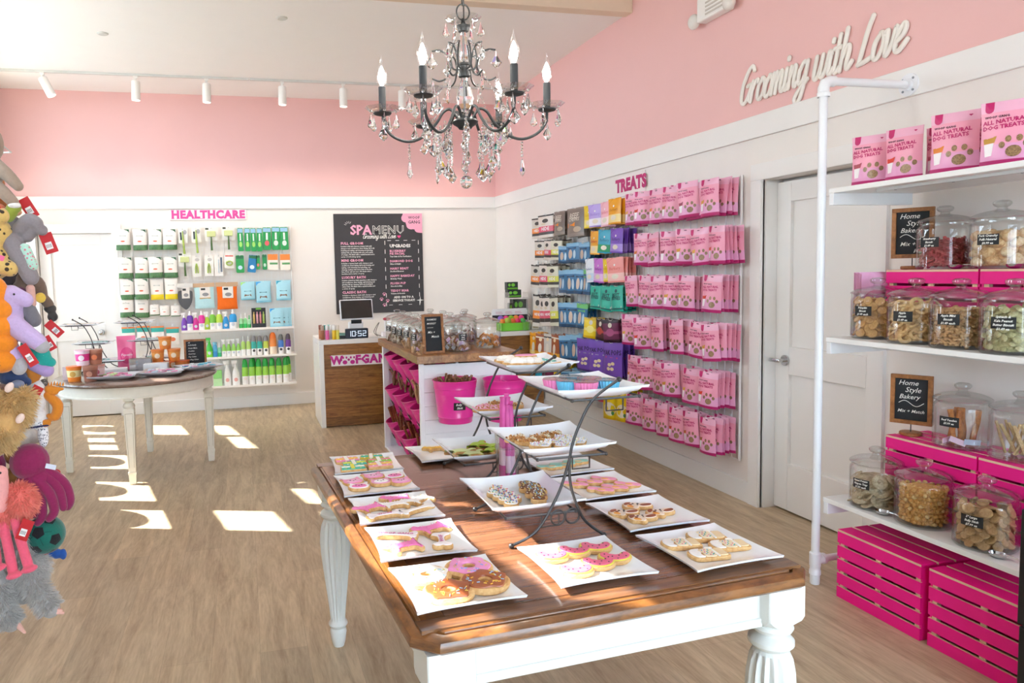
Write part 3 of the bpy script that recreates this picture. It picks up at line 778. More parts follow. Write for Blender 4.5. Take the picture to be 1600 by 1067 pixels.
# dog faces, bones, long cookies
def dogface(c1, c2):
    def fn():
        o = sm([(-.030, .024), (-.036, .036), (-.024, .038), (-.014, .026), (.012, .028), (.022, .040), (.034, .036), (.032, .020), (.036, .0), (.028, -.022), (.004, -.030), (-.022, -.024), (-.034, -.004)])
        t = cookie('dog_face_cookie', o, [('base_icing', inset(o, .004), c1)])
        k = MB(); slab(k, sm([(-.020, .0), (-.002, .012), (.020, .004), (.022, -.014), (.0, -.022), (-.020, -.014)]), CT + .002, CT + .0044, .001); k.build('face_icing', ic(c2), t, smooth=True)
        dots(t, 'eyes', [(-.009, -.002), (.009, -.001)], '26222a', .0028, CT + .0045); dots(t, 'nose', [(0, -.010)], '26222a', .0022, CT + .0045)
        return t
    return Proto(fn)
dfa = dogface('f29cc8', 'f2b7d6'); dfb = dogface('f7f2f4', 'f07fbb'); dfc = dogface('e9a6c6', 'fbf8f8')
for pr, x, y, r_, d in ((dfa, -.072, .030, 10, 'pink dog face cookie, far left'), (dfb, -.062, -.034, -6, 'white and pink dog face cookie, near left'), (dfa, .008, .072, 6, 'pink dog face cookie, far middle'), (dfc, .018, -.004, 0, 'pink cookie with a white dog face, middle'), (dfb, .076, .050, 4, 'white and pink dog face cookie, far right'), (dfa, .086, -.020, 0, 'pink dog face cookie, near right')):
    place('bunny', pr, x, y, r_, d + ' on the second plate', 'dog face cookies')
def bone(c, writing, L_=.052):
    def fn():
        h = .013; o = sm([(-L_, .018), (-L_ + .012, .024), (-L_ + .022, .012), (0, .009), (L_ - .022, .012), (L_ - .012, .024), (L_, .018), (L_ + .002, .004), (L_ - .002, 0), (L_ + .002, -.006), (L_, -.020), (L_ - .012, -.024), (L_ - .022, -.012), (0, -.009), (-L_ + .022, -.012), (-L_ + .012, -.024), (-L_, -.020), (-L_ - .002, -.006), (-L_ + .002, 0), (-L_ - .002, .006)], 3)
        t = cookie('bone_cookie', o, [('icing', inset(o, .0025), c)])
        if writing:
            vs, fs = text_geo(writing, .013, .0004, 0, 'CENTER', 1.05, 1)
            MB().add([(a, b_, CT + .0032) for a, b_, _ in vs], fs).build('lettering', M('d0479a', .5), t)
        return t
    return Proto(fn)
def dogshape(c):
    def fn():
        o = sm([(-.050, .010), (-.046, .028), (-.030, .034), (-.018, .020), (.020, .018), (.036, .032), (.042, .022), (.040, .0), (.042, -.028), (.030, -.034), (.022, -.016), (-.010, -.016), (-.018, -.034), (-.030, -.032), (-.030, -.006)])
        t = cookie('dog_shape_cookie', o, [('icing', inset(o, .004), c)]); dots(t, 'sugar', [(p[0] * .7, p[1] * .4) for p in rpts(30, lambda x, y: True, 5)], c, .0012); return t
    return Proto(fn)
bw = bone('f6eef2', 'WOOF GANG'); dp = dogshape('f07fc0'); dw = dogshape('fbf7f4'); bs = bone('f7f0f2', 'WOOF', .04)
place('bone', bw, -.050, .040, -22, 'white bone cookie lettered WOOF GANG, far left on its plate', 'bone and dog cookies')
place('bone', dp, -.048, -.040, 12, 'pink sugared dog shaped cookie, near left under the lettered bone', 'bone and dog cookies')
place('bone', dp, .048, .058, 20, 'pink sugared dog shaped cookie, far right on the bone plate', 'bone and dog cookies', .0)
place('bone', bs, .052, -.030, 80, 'white bone cookie standing crosswise, near right on the bone plate', 'bone and dog cookies')
place('pinkbone', dp, -.072, .012, 24, 'pink sugared dog shaped cookie, left end of the middle plate', 'long pink and white cookies')
place('pinkbone', dp, .020, .072, 0, 'pink sugared dog shaped cookie, far side of the middle plate', 'long pink and white cookies')
place('pinkbone', dw, .0, .020, 10, 'white dog shaped cookie in the centre of the middle plate', 'long pink and white cookies')
place('pinkbone', bone('f6eef2', 'WOOF', .05), -.040, -.062, 8, 'white and pink bone cookie at the near edge of the middle plate', 'long pink and white cookies')
place('pinkbone', bone('faf6f2', None, .055), .055, -.044, 26, 'long plain white bone cookie, right side of the middle plate', 'long pink and white cookies')
place('pinkbone', dw, .082, .040, 30, 'white dog shaped cookie at the far right of the middle plate', 'long pink and white cookies')
place('lime', dogshape('f6c648'), -.02, .07, 0, 'yellow cookie peeking from behind the back tray stand', 'yellow cookies')

# ------------------------------------------------------------ tiered stands
IRON = M('4a4848', .42, metal=.7, var=.08)
def arc3(pts): return spline([(a, 0, b_) for a, b_ in pts], 8)
def stand():
    t = thing('tiered_tray_stand', '', 'stand')
    A = [(-.165, .007), (-.09, .042), (-.026, .136), (.008, .225), (.020, .275), (.042, .33), (.085, .40), (.165, .452)]
    B = [(.116, .007), (.055, .058), (.022, .131), (.011, .19), (.012, .245)]
    for y, nm in ((-.165, 'side_frame'), (.165, 'side_frame')):
        k = MB(); k.T = Matrix.Translation((0, y, 0))
        k.tube(arc3(A), .0042, 8); k.tube(arc3(B), .0042, 8)
        for cx in (-.026, .018): k.tube([(cx + .021 * math.cos(a), 0, .073 + .021 * math.sin(a)) for a in [2 * PI * i / 20 for i in range(20)]], .0028, 6, True)
        for p in (A[0], A[-1], B[0]): k.ell((p[0], 0, p[1]), (.008,) * 3, None, 10, 6)
        k.build(nm, IRON, t, smooth=True)
    for cx, z in ((-.075, .072), (.02, .228), (.125, .386)):
        k = MB(); hx = .104; z += .014
        k.tube([(cx - hx, -.165, z), (cx + hx, -.165, z), (cx + hx, .165, z), (cx - hx, .165, z)], .0036, 8, True)
        for y in (-.165, .165): k.tube([(cx + .0, y, z), (cx + .0, y, z - .035), (cx + .052, y, z - .035), (cx + .052, y, z)], .0026, 6)
        [k.ell((cx + s_ * hx, -.165, z), (.0055,) * 3, None, 8, 6) for s_ in (-1, 1)]
        k.build('tray_rail', IRON, t, smooth=True)
    return t
sp_ = Proto(stand)
S1 = (.85, 2.03, TZ); S2 = (.905, 2.60, TZ)
sp_.put(S1, 0, 'black wire three tier tray stand nearer the front of the table', 'stand', 'tiered tray stands')
sp_.put(S2, 0, 'black wire three tier tray stand at the back of the table', 'stand', 'tiered tray stands')
for q, (S, nm) in enumerate(((S1, 'front'), (S2, 'back'))):
    for r_, (cx, z, d) in enumerate(((-.075, .072, 'lowest'), (.02, .228, 'middle'), (.125, .386, 'top'))):
        plate('%s%d' % (nm, r_), S[0] + cx, S[1], 0, 'deep white tray on the %s tier of the %s wire stand' % (d, nm), S[2] + z + .0045, TRAY)
rr = random.Random(3)
# front bottom: brown iced cookies and paw sprinkled ones
def roll(c, seed, spr):
    def fn():
        o = sm([(-.034, .010), (-.022, .018), (.0, .014), (.024, .020), (.036, .008), (.034, -.010), (.020, -.018), (.0, -.013), (-.024, -.018), (-.036, -.008)])
        t = cookie('iced_biscuit', o, [('icing', inset(o, .002), c)])
        P_ = rpts(44, lambda x, y: abs(x) < .032 and abs(y) < .013, seed)
        for i, hx in enumerate(spr): dots(t, 'sprinkles', [(p[0], p[1]) for p in P_[i::len(spr)]], hx, .0018)
        return t
    return Proto(fn)
r1 = roll('8a5530', 1, ('f4f0e8', 'e8d060', '9fd0e0', '6a3c20')); r2 = roll('faf8f6', 2, ('e04080', '4a60c0', 'f0c040', '50b0a0'))
for i in range(5): place('front0', r1, .042 + .012 * (i % 2) - .004 * i, .062 - .030 * i, 68, 'brown iced biscuit with sprinkles, number %d from the back of its row' % (i + 1), 'brown iced biscuits', .003 * i)
for i in range(4): place('front0', r2, -.048 + .004 * i, .044 - .030 * i, 60, 'white iced biscuit with coloured paw dots, number %d from the back of its row' % (i + 1), 'white iced biscuits', .002)
# front middle: nut topped and sprinkle topped hearts
def crumb(c, bits, seed):
    def fn():
        o = sm([(-.036, .008), (-.030, .026), (-.012, .026), (0, .014), (.012, .026), (.030, .026), (.036, .008), (.022, -.012), (.0, -.030), (-.022, -.012)])
        t = cookie('topped_cookie', o, [('icing', inset(o, .003), c)])
        rs = random.Random(seed); P_ = rpts(90, lambda x, y: abs(x) < .032 and -.02 < y < .024 and abs(x) < .034 - max(0, -y) * 1.2, seed)
        for i, (hx, sz) in enumerate(bits):
            k = MB()
            for x, y, a in P_[i::len(bits)]: k.ell((x, y, CT + .003 + rs.uniform(0, .003)), (sz, sz * .8, sz * .7), Euler((a, a, a)), 7, 4)
            k.build('topping', ic(hx), t)['kind'] = 'stuff'
        return t
    return Proto(fn)
nut = crumb('d9a566', (('c88a48', .0045), ('f0e2c4', .004), ('8c5a30', .003)), 4); spk = crumb('fbf8f8', (('ffffff', .0038), ('f4b8d0', .0022), ('a8c8ee', .0022), ('f4e08a', .002)), 6)
for i, (x, y, r_) in enumerate(((-.066, .020, 10), (-.006, .052, -8), (.050, .082, 0), (-.085, .07, 20))): place('front1', nut, x, y, r_, 'heart cookie topped with chopped nuts, number %d on the middle tray of the front stand' % (i + 1), 'nut topped cookies')
for i, (x, y, r_) in enumerate(((-.040, -.044, 12), (.022, -.020, 0), (.070, .018, -20), (.036, -.070, 30), (.086, -.044, 10))): place('front1', spk, x, y, r_, 'heart cookie under white and pastel sprinkles, number %d on the front stand' % (i + 1), 'sprinkle cookies')
for i, (x, y, r_) in enumerate(((-.020, -.030, 12), (-.062, -.006, 40))): place('back1', crumb('f6a8c8', (('f4b0cc', .004), ('fbeaf0', .003), ('d98a5a', .003)), 9), x, y, r_, 'heart cookie under pink crumbs, %s one on the middle tray of the back stand' % ('front' if i == 0 else 'left'), 'pink crumb cookies')
place('back1', nut, .040, .0, -10, 'nut topped heart cookie on the middle tray of the back stand', 'pink crumb cookies')
place('back1', nut, .012, .050, 10, 'nut topped heart cookie at the rear of the back stand middle tray', 'pink crumb cookies')
# back bottom: green dinosaurs
def dino(c):
    def fn():
        o = sm([(-.050, -.004), (-.034, .004), (-.020, .020), (.0, .030), (.018, .026), (.026, .036), (.042, .036), (.048, .024), (.036, .016), (.030, .0), (.030, -.024), (.018, -.026), (.012, -.012), (-.008, -.012), (-.012, -.026), (-.024, -.024), (-.026, -.006)])
        return cookie('dinosaur_cookie', o, [('icing', inset(o, .0035), c)])
    return Proto(fn)
dg = dino('b4dd1c'); dlg = dino('d3e49a')
for pr, x, y, r_, d in ((dg, .020, .062, 20, 'bright green dinosaur cookie, far one'), (dg, .066, .020, -4, 'bright green dinosaur cookie, right one'), (dg, .045, -.030, 16, 'bright green dinosaur cookie, near one'), (dlg, -.070, -.012, -20, 'pale green dinosaur cookie, left one'), (dlg, -.042, -.060, 6, 'pale green dinosaur cookie, near left one')):
    place('back0', pr, x, y, r_, d + ' on the back stand', 'dinosaur cookies')
# back top: flower cake and checked cookies
def flower():
    o = sm([((.052 + .006 * math.cos(8 * a)) * math.cos(a), (.052 + .006 * math.cos(8 * a)) * math.sin(a)) for a in [2 * PI * i / 32 for i in range(32)]], 2)
    t = cookie('flower_cookie', o, [('icing', inset(o, .004), 'fbf6ee')], None, .016)
    k = MB()
    for i in range(8): a = 2 * PI * i / 8; k.ell((.033 * math.cos(a), .033 * math.sin(a), .022), (.015, .015, .009), None, 12, 7)
    k.ell((0, 0, .024), (.02, .02, .010)); k.build('piped_icing', ic('fdfaf4'), t, smooth=True); return t
fp = Proto(flower)
place('back2', fp, -.066, -.042, 0, 'scalloped cookie with piped white icing, left on the top tray of the back stand', 'flower cookies', .010)
place('back2', fp, -.012, -.062, 30, 'scalloped cookie with piped white icing, front of the top tray of the back stand', 'flower cookies', .010)
place('back2', fp, -.072, .048, 10, 'scalloped cookie with piped white icing, rear of the top tray of the back stand', 'flower cookies', .010)
def oval():
    o = circ(0, 0, .045, 28, .03); t = cookie('oval_cookie', o, [('icing', inset(o, .004), 'f3a6cc')], None, .014)
    vs, fs = text_geo('Yummy!', .020, .0005, .3, 'CENTER', 1, 1); MB().add([(a, b_, .0175) for a, b_, _ in vs], fs).build('lettering', M('d8479c', .5), t); return t
place('back2', Proto(oval), -.006, .004, 0, 'pink oval cookie lettered Yummy on the top tray of the back stand', 'flower cookies', .03)
def check():
    o = sm([(-.04, -.03), (-.044, .03), (0, .036), (.044, .03), (.04, -.03), (0, -.036)]); t = cookie('checked_cookie', o, [('icing', inset(o, .003), 'f4faf8')])
    k = MB()
    for i in range(4):
        for j in range(4):
            if (i + j) % 2 == 0: slab(k, [(-.034 + i * .017, -.026 + j * .013), (-.018 + i * .017, -.026 + j * .013), (-.018 + i * .017, -.014 + j * .013), (-.034 + i * .017, -.014 + j * .013)], CT + .002, CT + .004, .0006)
    k.build('checks_icing', ic('48b8b0'), t); return t
ck = Proto(check)
for i, (x, y, r_) in enumerate(((.066, .010, 10), (.050, .082, -10), (.08, -.06, 30))): place('back2', ck, x, y, r_, 'white cookie with teal checks, %s one on the back stand' % ('middle', 'rear', 'front')[i], 'checked cookies', .010)
# front top: scrunchie like cupcake rings wrapped in plastic
def ring_cake(c1, c2):
    def fn():
        t = thing('frilled_treat_cup', '', 'treat'); k = MB(); n = 48; vs = []; fs = []
        for lv, (z, r_) in enumerate(((0, .030), (.034, .037))):
            for i in range(n): a = 2 * PI * i / n; r2 = r_ * (1 + (.035 if i % 2 else -.035)); vs.append((r2 * math.cos(a), r2 * math.sin(a), z))
        for i in range(n): fs.append((i, (i + 1) % n, n + (i + 1) % n, n + i))
        k.add(vs, fs); k.add([(v[0] * .97, v[1] * .97, v[2]) for v in vs], fs); k.lathe([(0, .002), (.030, .002)], 24, cap=False); k.build('paper_cup', M(c1, .6, var=.12, scale=300), t)
        k = MB(); k.ell((0, 0, .026), (.031, .031, .008)); k.build('filling', M(c2, .5, var=.2, scale=200), t, smooth=True)
        k = MB(); k.lathe([(.0375, .034), (.036, .037), (0, .039)], 24); k.build('clear_lid', CLEARP, t, smooth=True)
        return t
    return Proto(fn)
rp1 = ring_cake('f58cc0', 'f06a98'); rp2 = ring_cake('6cc4e6', '4aa6d6')
for i, (x, y, pr, d) in enumerate(((-.080, .038, rp1, 'pink, far left'), (.0, .075, rp2, 'blue, far middle'), (-.050, -.010, rp2, 'blue, left of centre'), (.045, .018, rp1, 'pink, right of centre'), (-.008, -.060, rp1, 'pink, near'), (.080, -.050, rp2, 'blue, near right'))):
    place('front2', pr, x, y, i * 13, 'frilled paper cup treat, %s, on the top tray of the front stand' % d, 'frilled treat cups').__setitem__('category', 'treat')
# clear tumbler of rolled pink treats
st_ = thing('clear_tumbler', 'tall clear tumbler standing between the two tray stands, full of pink tubes', 'tumbler', (.872, 2.40, TZ))
MB().lathe([(.036, 0), (.038, .004), (.044, .20), (.043, .20), (.037, .008), (0, .006)], 28).build('glass', CLEARP, st_, smooth=True)
MB().lathe([(.0425, .145), (.0445, .146), (.0447, .152), (.043, .153)], 28).build('rim_ring', CLEARP, st_, smooth=True)
def tube_t():
    t = thing('wrapped_treat_stick', '', 'treat'); k = MB(); k.lathe([(0, 0), (.0085, 0), (.009, .01), (.009, .26), (.0075, .275), (.010, .29), (.0, .285)], 12); k.build('wrapper', M('f060b0', .25, var=.35, scale=24), t, smooth=True)
    MB().lathe([(.0094, .05), (.0094, .11)], 12, cap=False).build('pale_band', M('f9d8ea', .4), t); return t
tt = Proto(tube_t)
for i, (x, y) in enumerate([(.022 * math.cos(a), .022 * math.sin(a)) for a in [2 * PI * k_ / 7 for k_ in range(7)]] + [(0, 0)]):
    tt.put((.872 + x, 2.40 + y, TZ + .008 + rr.uniform(0, .045)), (y * 1.2, -x * 1.2, 0), 'pink wrapped treat stick standing in the clear tumbler', 'treat', 'pink sticks in the tumbler')
# ============================================================ RIGHT SHELVING
XP, YP = 2.577, 2.85
PIPE = M('eef0f4', .3, var=.01)
def pipe_frame(name, label, y):
    t = thing(name, label, 'pipe stand', (XP, y, 0))
    MB().cyl((0, 0, .05), (0, 0, 2.30), .0185, n=18).build('upright_pipe', PIPE, t, smooth=True)
    k = MB(); k.lathe([(.0, 0), (.020, 0), (.022, .004), (.022, .045), (.026, .048), (.026, .066), (.0235, .07), (.0235, .085), (.026, .09), (.026, .15), (.023, .154), (.018, .156)], 20)
    k.cyl((.0, 0, .118), (.05, 0, .118), .0235, n=16); k.cyl((.036, 0, .118), (.052, 0, .118), .026, n=16); k.build('foot_fitting', PIPE, t, smooth=True)
    MB().cyl((.045, 0, .118), (.48, 0, .118), .0165, n=16).build('lower_pipe', PIPE, t, smooth=True)
    k = MB(); k.tube([(0, 0, 2.285), (0, 0, 2.31), (.008, 0, 2.332), (.03, 0, 2.342), (.055, 0, 2.342)], .0245, 16); k.lathe([(.026, 2.27), (.027, 2.272), (.027, 2.29), (.024, 2.292)], 18, cap=False); k.build('elbow_fitting', PIPE, t, smooth=True)
    MB().cyl((.05, 0, 2.342), (.462, 0, 2.342), .0185, n=18).build('top_pipe', PIPE, t, smooth=True)
    k = MB(); k.cyl((.452, 0, 2.342), (.478, 0, 2.342), .028, n=20); k.cyl((.470, 0, 2.342), (.478, 0, 2.342), .052, n=28); f = k.build('wall_flange', PIPE, t, smooth=True)
    for a in range(4): 
        an = PI / 4 + a * PI / 2; MB().cyl((.467, .038 * math.cos(an), 2.342 + .038 * math.sin(an)), (.4712, .038 * math.cos(an), 2.342 + .038 * math.sin(an)), .0055, n=10).build('screw', M('8a8d92', .3, metal=.8), f)
    k = MB(); k.cyl((.470, 0, .118), (.481, 0, .118), .045, n=24); k.build('wall_flange', PIPE, t)
    return t
pipe_frame('shelf_pipe_frame', 'white pipe frame rising from floor and bending to the wall beside the shelves', YP)
SHX0, SHX1, SHY0, SHY1 = 2.585, 3.05, 1.86, 2.818
for z, nm in ((1.857, 'top'), (1.182, 'middle'), (.432, 'lowest')):
    x1 = SHX1
    t = thing('wall_shelf', '%s long white wall shelf on the right, next to the pipe frame' % nm, 'shelf', (SHX0, SHY1, z), 0, 'white wall shelves')
    MB().box(0, x1 - SHX0, SHY0 - SHY1, 0, -.022, 0, .002).build('shelf_board', M('f3f4f4', .35, var=.01), t)
    k = MB(); k.box(.0, .44, -.03, -.004, -.075, -.022, .002); k.build('bracket', PIPE, t)
    k = MB(); k.box(.06, .095, SHY0 - SHY1, -.20, -.034, -.022, .001); b_ = k.build('support_rail', M('dfe3e6', .3), t)
    for i in range(3): MB().cyl((.078, -.28 - i * .26, -.036), (.078, -.28 - i * .26, -.033), .005, n=8).build('screw', M('80848a', .3, metal=.8), b_)
# crates
RAW = M('eec4a8', .7, var=.08)
def slatbox(x0, x1, y0, y1, z0, z1, up=(4, 5)):
    """pink board whose sawn edges are bare wood; up = face numbers left bare"""
    k = MB(); k.box(x0, x1, y0, y1, z0, z1); k.mi = [1 if i in up else 0 for i in range(6)]; return k
def crate(L_, D, H, ns, gap=.013):
    def fn():
        t = thing('slatted_crate', '', 'crate'); th = .009; cw = .02
        sh = (H - gap * (ns - 1)) / ns
        for i in range(ns):
            z0 = i * (sh + gap)
            for x in (0, D - th): slatbox(x, x + th, -L_, 0, z0, z0 + sh, (0, 1) if i < ns - 1 else (0,)).build('slat', [HOTP, RAW], t)
        for y in (0, -L_ + th):
            MB().box(th, D - th, y - th, y, .0, H - .002, .001).build('end_board', HOTP, t)
        w4 = (D - 3 * gap * .9) / 4
        for q in range(4):
            x0 = q * (w4 + gap * .9); slatbox(x0, x0 + w4, -L_, 0, H + .0005, H + .0005 + th, (4, 5)).build('top_slat', [HOTP, RAW], t)
        for (x, y) in ((th, -th - .001), (th, -L_ + th + cw + .001), (D - th - cw, -th - .001), (D - th - cw, -L_ + th + cw + .001)):
            MB().box(x, x + cw, y - cw, y, 0, H).build('corner_post', RAW, t)
        MB().box(th, th + .006, -L_ / 2 - .012, -L_ / 2 + .012, 0, H).build('corner_post', RAW, t)
        return t
    return Proto(fn)
c5 = crate(.43, .335, .305, 5); c4 = crate(.43, .24, .293, 5, .012)
c5.put((2.572, 2.712, 0), math.radians(-.5), 'bright pink slatted crate on the floor under the shelves, nearer the door', 'crate', 'pink slatted crates on the floor')
c5.put((2.572, 2.250, 0), math.radians(.6), 'bright pink slatted crate on the floor under the shelves, at the right picture edge', 'crate', 'pink slatted crates on the floor')
c4.put((2.815, 2.700, .432), 0, 'bright pink crate on the lowest shelf behind jars, carrying the chalkboard', 'crate', 'pink slatted crates on the lowest shelf')
c4.put((2.815, 2.262, .432), 0, 'bright pink crate on the lowest shelf behind jars, to the right of its twin', 'crate', 'pink slatted crates on the lowest shelf')
c4.put((2.815, 2.720, 1.182), 0, 'bright pink crate on the middle shelf behind the biscuit jars, left one', 'crate', 'pink slatted crates on the middle shelf')
c4.put((2.815, 2.282, 1.182), 0, 'bright pink crate on the middle shelf behind the biscuit jars, right one', 'crate', 'pink slatted crates on the middle shelf')
# black cabinet at the frame edge
t = thing('black_cabinet', 'black cabinet edge at the far right of the picture beside the pink crates', 'cabinet', (2.402, 1.776, 0))
MB().box(.0, .155, -.7, 0, 0, .33, .004).build('drawer_unit', M('141416', .35), t)
MB().box(-.004, .159, -.7, .004, .337, .72, .004).build('upper_cabinet', M('18181a', .35), t)

# jars
def jar(r=.105, h=.195):
    def fn():
        t = thing('glass_jar', '', 'jar')
        k = MB(); k.lathe([(0, .0), (r * .93, 0), (r, .010), (r, h - .028), (r * .985, h - .018), (r * .90, h - .006), (r * .90, h)], 40, cap=False)
        k.lathe([(0, .007), (r * .92, .008), (r * .965, .014)], 40, cap=False)
        k.build('glass_body', GLASS, t, smooth=True)
        k = MB(); k.lathe([(r * .86, h - .006), (r * .86, h + .001), (r * .99, h + .003), (r * 1.02, h + .007), (r * 1.0, h + .011), (r * .93, h + .016), (r * .78, h + .024), (r * .55, h + .031), (r * .30, h + .036), (r * .17, h + .040), (r * .15, h + .047), (r * .25, h + .052), (r * .30, h + .060), (r * .29, h + .068), (r * .20, h + .074), (0, h + .076)], 40, cap=False)
        k.build('lid', GLASSLID, t, smooth=True)
        return t
    return Proto(fn)
JB = jar(.105, .195); JS = jar(.10, .185)
def jar_label(j, lines, r, z, ang, w_=.075, h_=.042, ts=.012):
    """small black label bent round the glass, facing direction ang"""
    fy = lambda x, zz: -math.sqrt(max(0, (r + .0012) ** 2 - x * x))
    k = MB(); k.T = Matrix.Rotation(ang, 4, 'Z'); patch(k, -w_ / 2, w_ / 2, z - h_ / 2, z + h_ / 2, fy, 8, 2)
    lb = k.build('price_label', M('17191c', .5), j)
    fy2 = lambda x, zz: -math.sqrt(max(0, (r + .0020) ** 2 - x * x))
    k = MB(); k.T = Matrix.Rotation(ang, 4, 'Z')
    for i, s_ in enumerate(lines): put_text(k, s_, 0, z + (len(lines) - 1) * ts * .6 - i * ts * 1.2, ts, fy=fy2, shear=.25, bold=.00035, space=.95)
    k.build('lettering', CHALKW, lb)
def fill(jx, jy, jz, r, mesh_fn, n_ring, pitch, top, label, cat, group, seed, tilt=(.3, 1.5), n_in=3, zstep=None, scl=(.9, 1.1), name='biscuit'):
    """pieces packed in layers round the inside of the jar"""
    rs = random.Random(seed); me = mesh_fn; z = jz + .014 + pitch * .5; i = 0; layer = 0
    while z < jz + top:
        for k in range(n_ring):
            a = 2 * PI * (k + .5 * (layer % 2) + rs.uniform(-.15, .15)) / n_ring
            if math.cos(a - math.radians(225)) < -.25 and layer % 2: continue   # far side of the jar, hardly seen
            rr_ = r * rs.uniform(.80, .88)
            o = obj(name, me[i % len(me)], None, (jx + rr_ * math.cos(a), jy + rr_ * math.sin(a), z + rs.uniform(-.004, .004)), (rs.uniform(*tilt), rs.uniform(-.5, .5), a + PI / 2 + rs.uniform(-.6, .6)))
            o.scale = (rs.uniform(*scl),) * 3
            tag(o, label, cat, group); i += 1
        for k in range(n_in):
            a = 2 * PI * (k + rs.random()) / max(1, n_in)
            if z + pitch * 1.5 < jz + top - pitch * 2: continue
            o = obj(name, me[i % len(me)], None, (jx + r * .42 * math.cos(a), jy + r * .42 * math.sin(a), z + rs.uniform(-.002, .006)), (rs.uniform(-.4, .4), rs.uniform(-.4, .4), rs.uniform(0, 6)))
            tag(o, label, cat, group); i += 1
        z += pitch; layer += 1
    k = MB(); n = 26; prof = []; zz = 0
    rows = max(3, int((top - .02) / .008)); vs = []; fs = []
    for q in range(rows + 1):
        for w_ in range(n):
            a = 2 * PI * w_ / n; r_ = (r * .80 if q < rows else r * .55) * rs.uniform(.93, 1.03)
            vs.append((r_ * math.cos(a), r_ * math.sin(a), .012 + (top - .022) * q / rows + rs.uniform(-.002, .002)))
    for q in range(rows):
        for w_ in range(n): w2 = (w_ + 1) % n; fs.append((q * n + w_, q * n + w2, (q + 1) * n + w2, (q + 1) * n + w_))
    fs.append(tuple(range(rows * n, rows * n + n)))
    k.add(vs, fs); c_ = k.build(name + '_filling', list(me[0].materials)[0], None, loc=(jx, jy, jz)); c_['kind'] = 'stuff'
    tag(c_, 'heap of ' + label.split(' in ')[0].split(' ', 1)[1] + 's filling the inside of ' + label.split(' in ')[1], cat)
    return i
def bis(c1, c2): return wood('biscuit_' + c1, c1, c2, scale=(22, 22, 22), rough=.85)
def disc_m(R, th, c1, c2, n=18): 
    k = MB(); k.lathe([(0, -th / 2), (R * .85, -th / 2), (R, -th * .2), (R, th * .2), (R * .85, th / 2), (0, th / 2)], n); return k.mesh('biscuit', bis(c1, c2), True)
def ring_m(R, rt, c1, c2, sq=.6):
    k = MB(); k.T = Matrix.Diagonal((1, 1, sq, 1)); k.tube([(R * math.cos(a), R * math.sin(a), 0) for a in [2 * PI * i / 18 for i in range(18)]], rt, 8, True); return k.mesh('biscuit', bis(c1, c2), True)
def lump_m(rx, ry, rz, c1, c2, seed=0, rough=.12):
    k = MB(); k.ell((0, 0, 0), (rx, ry, rz), None, 12, 8); rs = random.Random(seed)
    k.v = [tuple(c_ * (1 + rs.uniform(-rough, rough)) for c_ in v) for v in k.v]; return k.mesh('biscuit', bis(c1, c2), True, angle=3)
def bone_m(L_, r_, c1, c2):
    k = MB(); k.tube([(-L_, 0, 0), (L_, 0, 0)], r_, 8)
    for s in (-1, 1):
        for q in (-1, 1): k.ell((s * L_, q * r_ * .8, 0), (r_ * 1.1,) * 3, None, 9, 6)
    k.T = None; k.v = [(a, b_, c_ * .65) for a, b_, c_ in k.v]; return k.mesh('biscuit', bis(c1, c2), True)
def nug_m(s, c1, c2, seed):
    bm = bmesh.new(); bmesh.ops.create_cube(bm, size=s); rs = random.Random(seed)
    for v in bm.verts: v.co *= rs.uniform(.8, 1.15)
    bmesh.ops.bevel(bm, geom=bm.edges[:], offset=s * .22, segments=2, affect='EDGES'); me = bpy.data.meshes.new('biscuit'); bm.to_mesh(me); bm.free()
    for p in me.polygons: p.use_smooth = True
    me.materials.append(bis(c1, c2)); return me
CA = math.radians(-42)     # labels face the room, a little towards the door
def shelf_jar(x, y, z, label, lines, pieces, kw, r=.105, proto=None, lang=None, lz=.115):
    j = (proto or JB).put((x, y, z), 0, label, 'jar')
    if lines: jar_label(j, lines, r, lz, math.radians(-62) if lang is None else lang)
    if pieces: fill(x, y, z, r - .012, pieces, **kw)
    return j
kw = lambda n, p, top, lab, grp, sd, **k: dict(n_ring=n, pitch=p, top=top, label=lab, cat='biscuit', group=grp, seed=sd, **k)
ZM = 1.182
JP = JB
# make first jar carry no label of its own before copies are taken, then label each
def raw_jar():
    return None
jars = []
_j0 = JB.put((2.747, 2.697, ZM), 0, 'glass jar of round pumpkin biscuits, leftmost on the middle shelf', 'jar')
KIDS[_j0.name] = [(c, []) for c in _j0.children]
jar_label(_j0, ['Pumpkin', 'Biscuit', '$1.49 each'], .105, .125, math.radians(-78)); fill(2.747, 2.697, ZM, .093, [disc_m(.021, .008, 'c08a4c', 'e2b87c'), disc_m(.019, .008, 'b98348', 'dcae70')], **kw(10, .0205, .175, 'round tan biscuit in the leftmost jar of the middle shelf', 'round pumpkin biscuits in a jar', 1, name='round_biscuit'))
shelf_jar(2.712, 2.470, ZM, 'glass jar of tan ring biscuits, second from left on the middle shelf', ['Apple', 'Biscuit', '$1.49 ea'], [ring_m(.0175, .0072, 'c9975a', 'ecca92')], kw(9, .020, .178, 'tan ring biscuit in the second jar of the middle shelf', 'ring biscuits in a jar', 2, name='ring_biscuit'), lang=math.radians(-74))
shelf_jar(2.700, 2.262, ZM, 'glass jar of small brown bone biscuits, third on the middle shelf', ['Apple Mini', 'Biscuit', '$1.49 each'], [bone_m(.011, .0062, 'a9794a', 'd2a878'), bone_m(.010, .0065, 'b5854f', 'd8b080')], kw(14, .0145, .165, 'small brown bone biscuit in the third jar of the middle shelf', 'bone biscuits in a jar', 3, name='small_bone_biscuit'), lang=math.radians(-72))
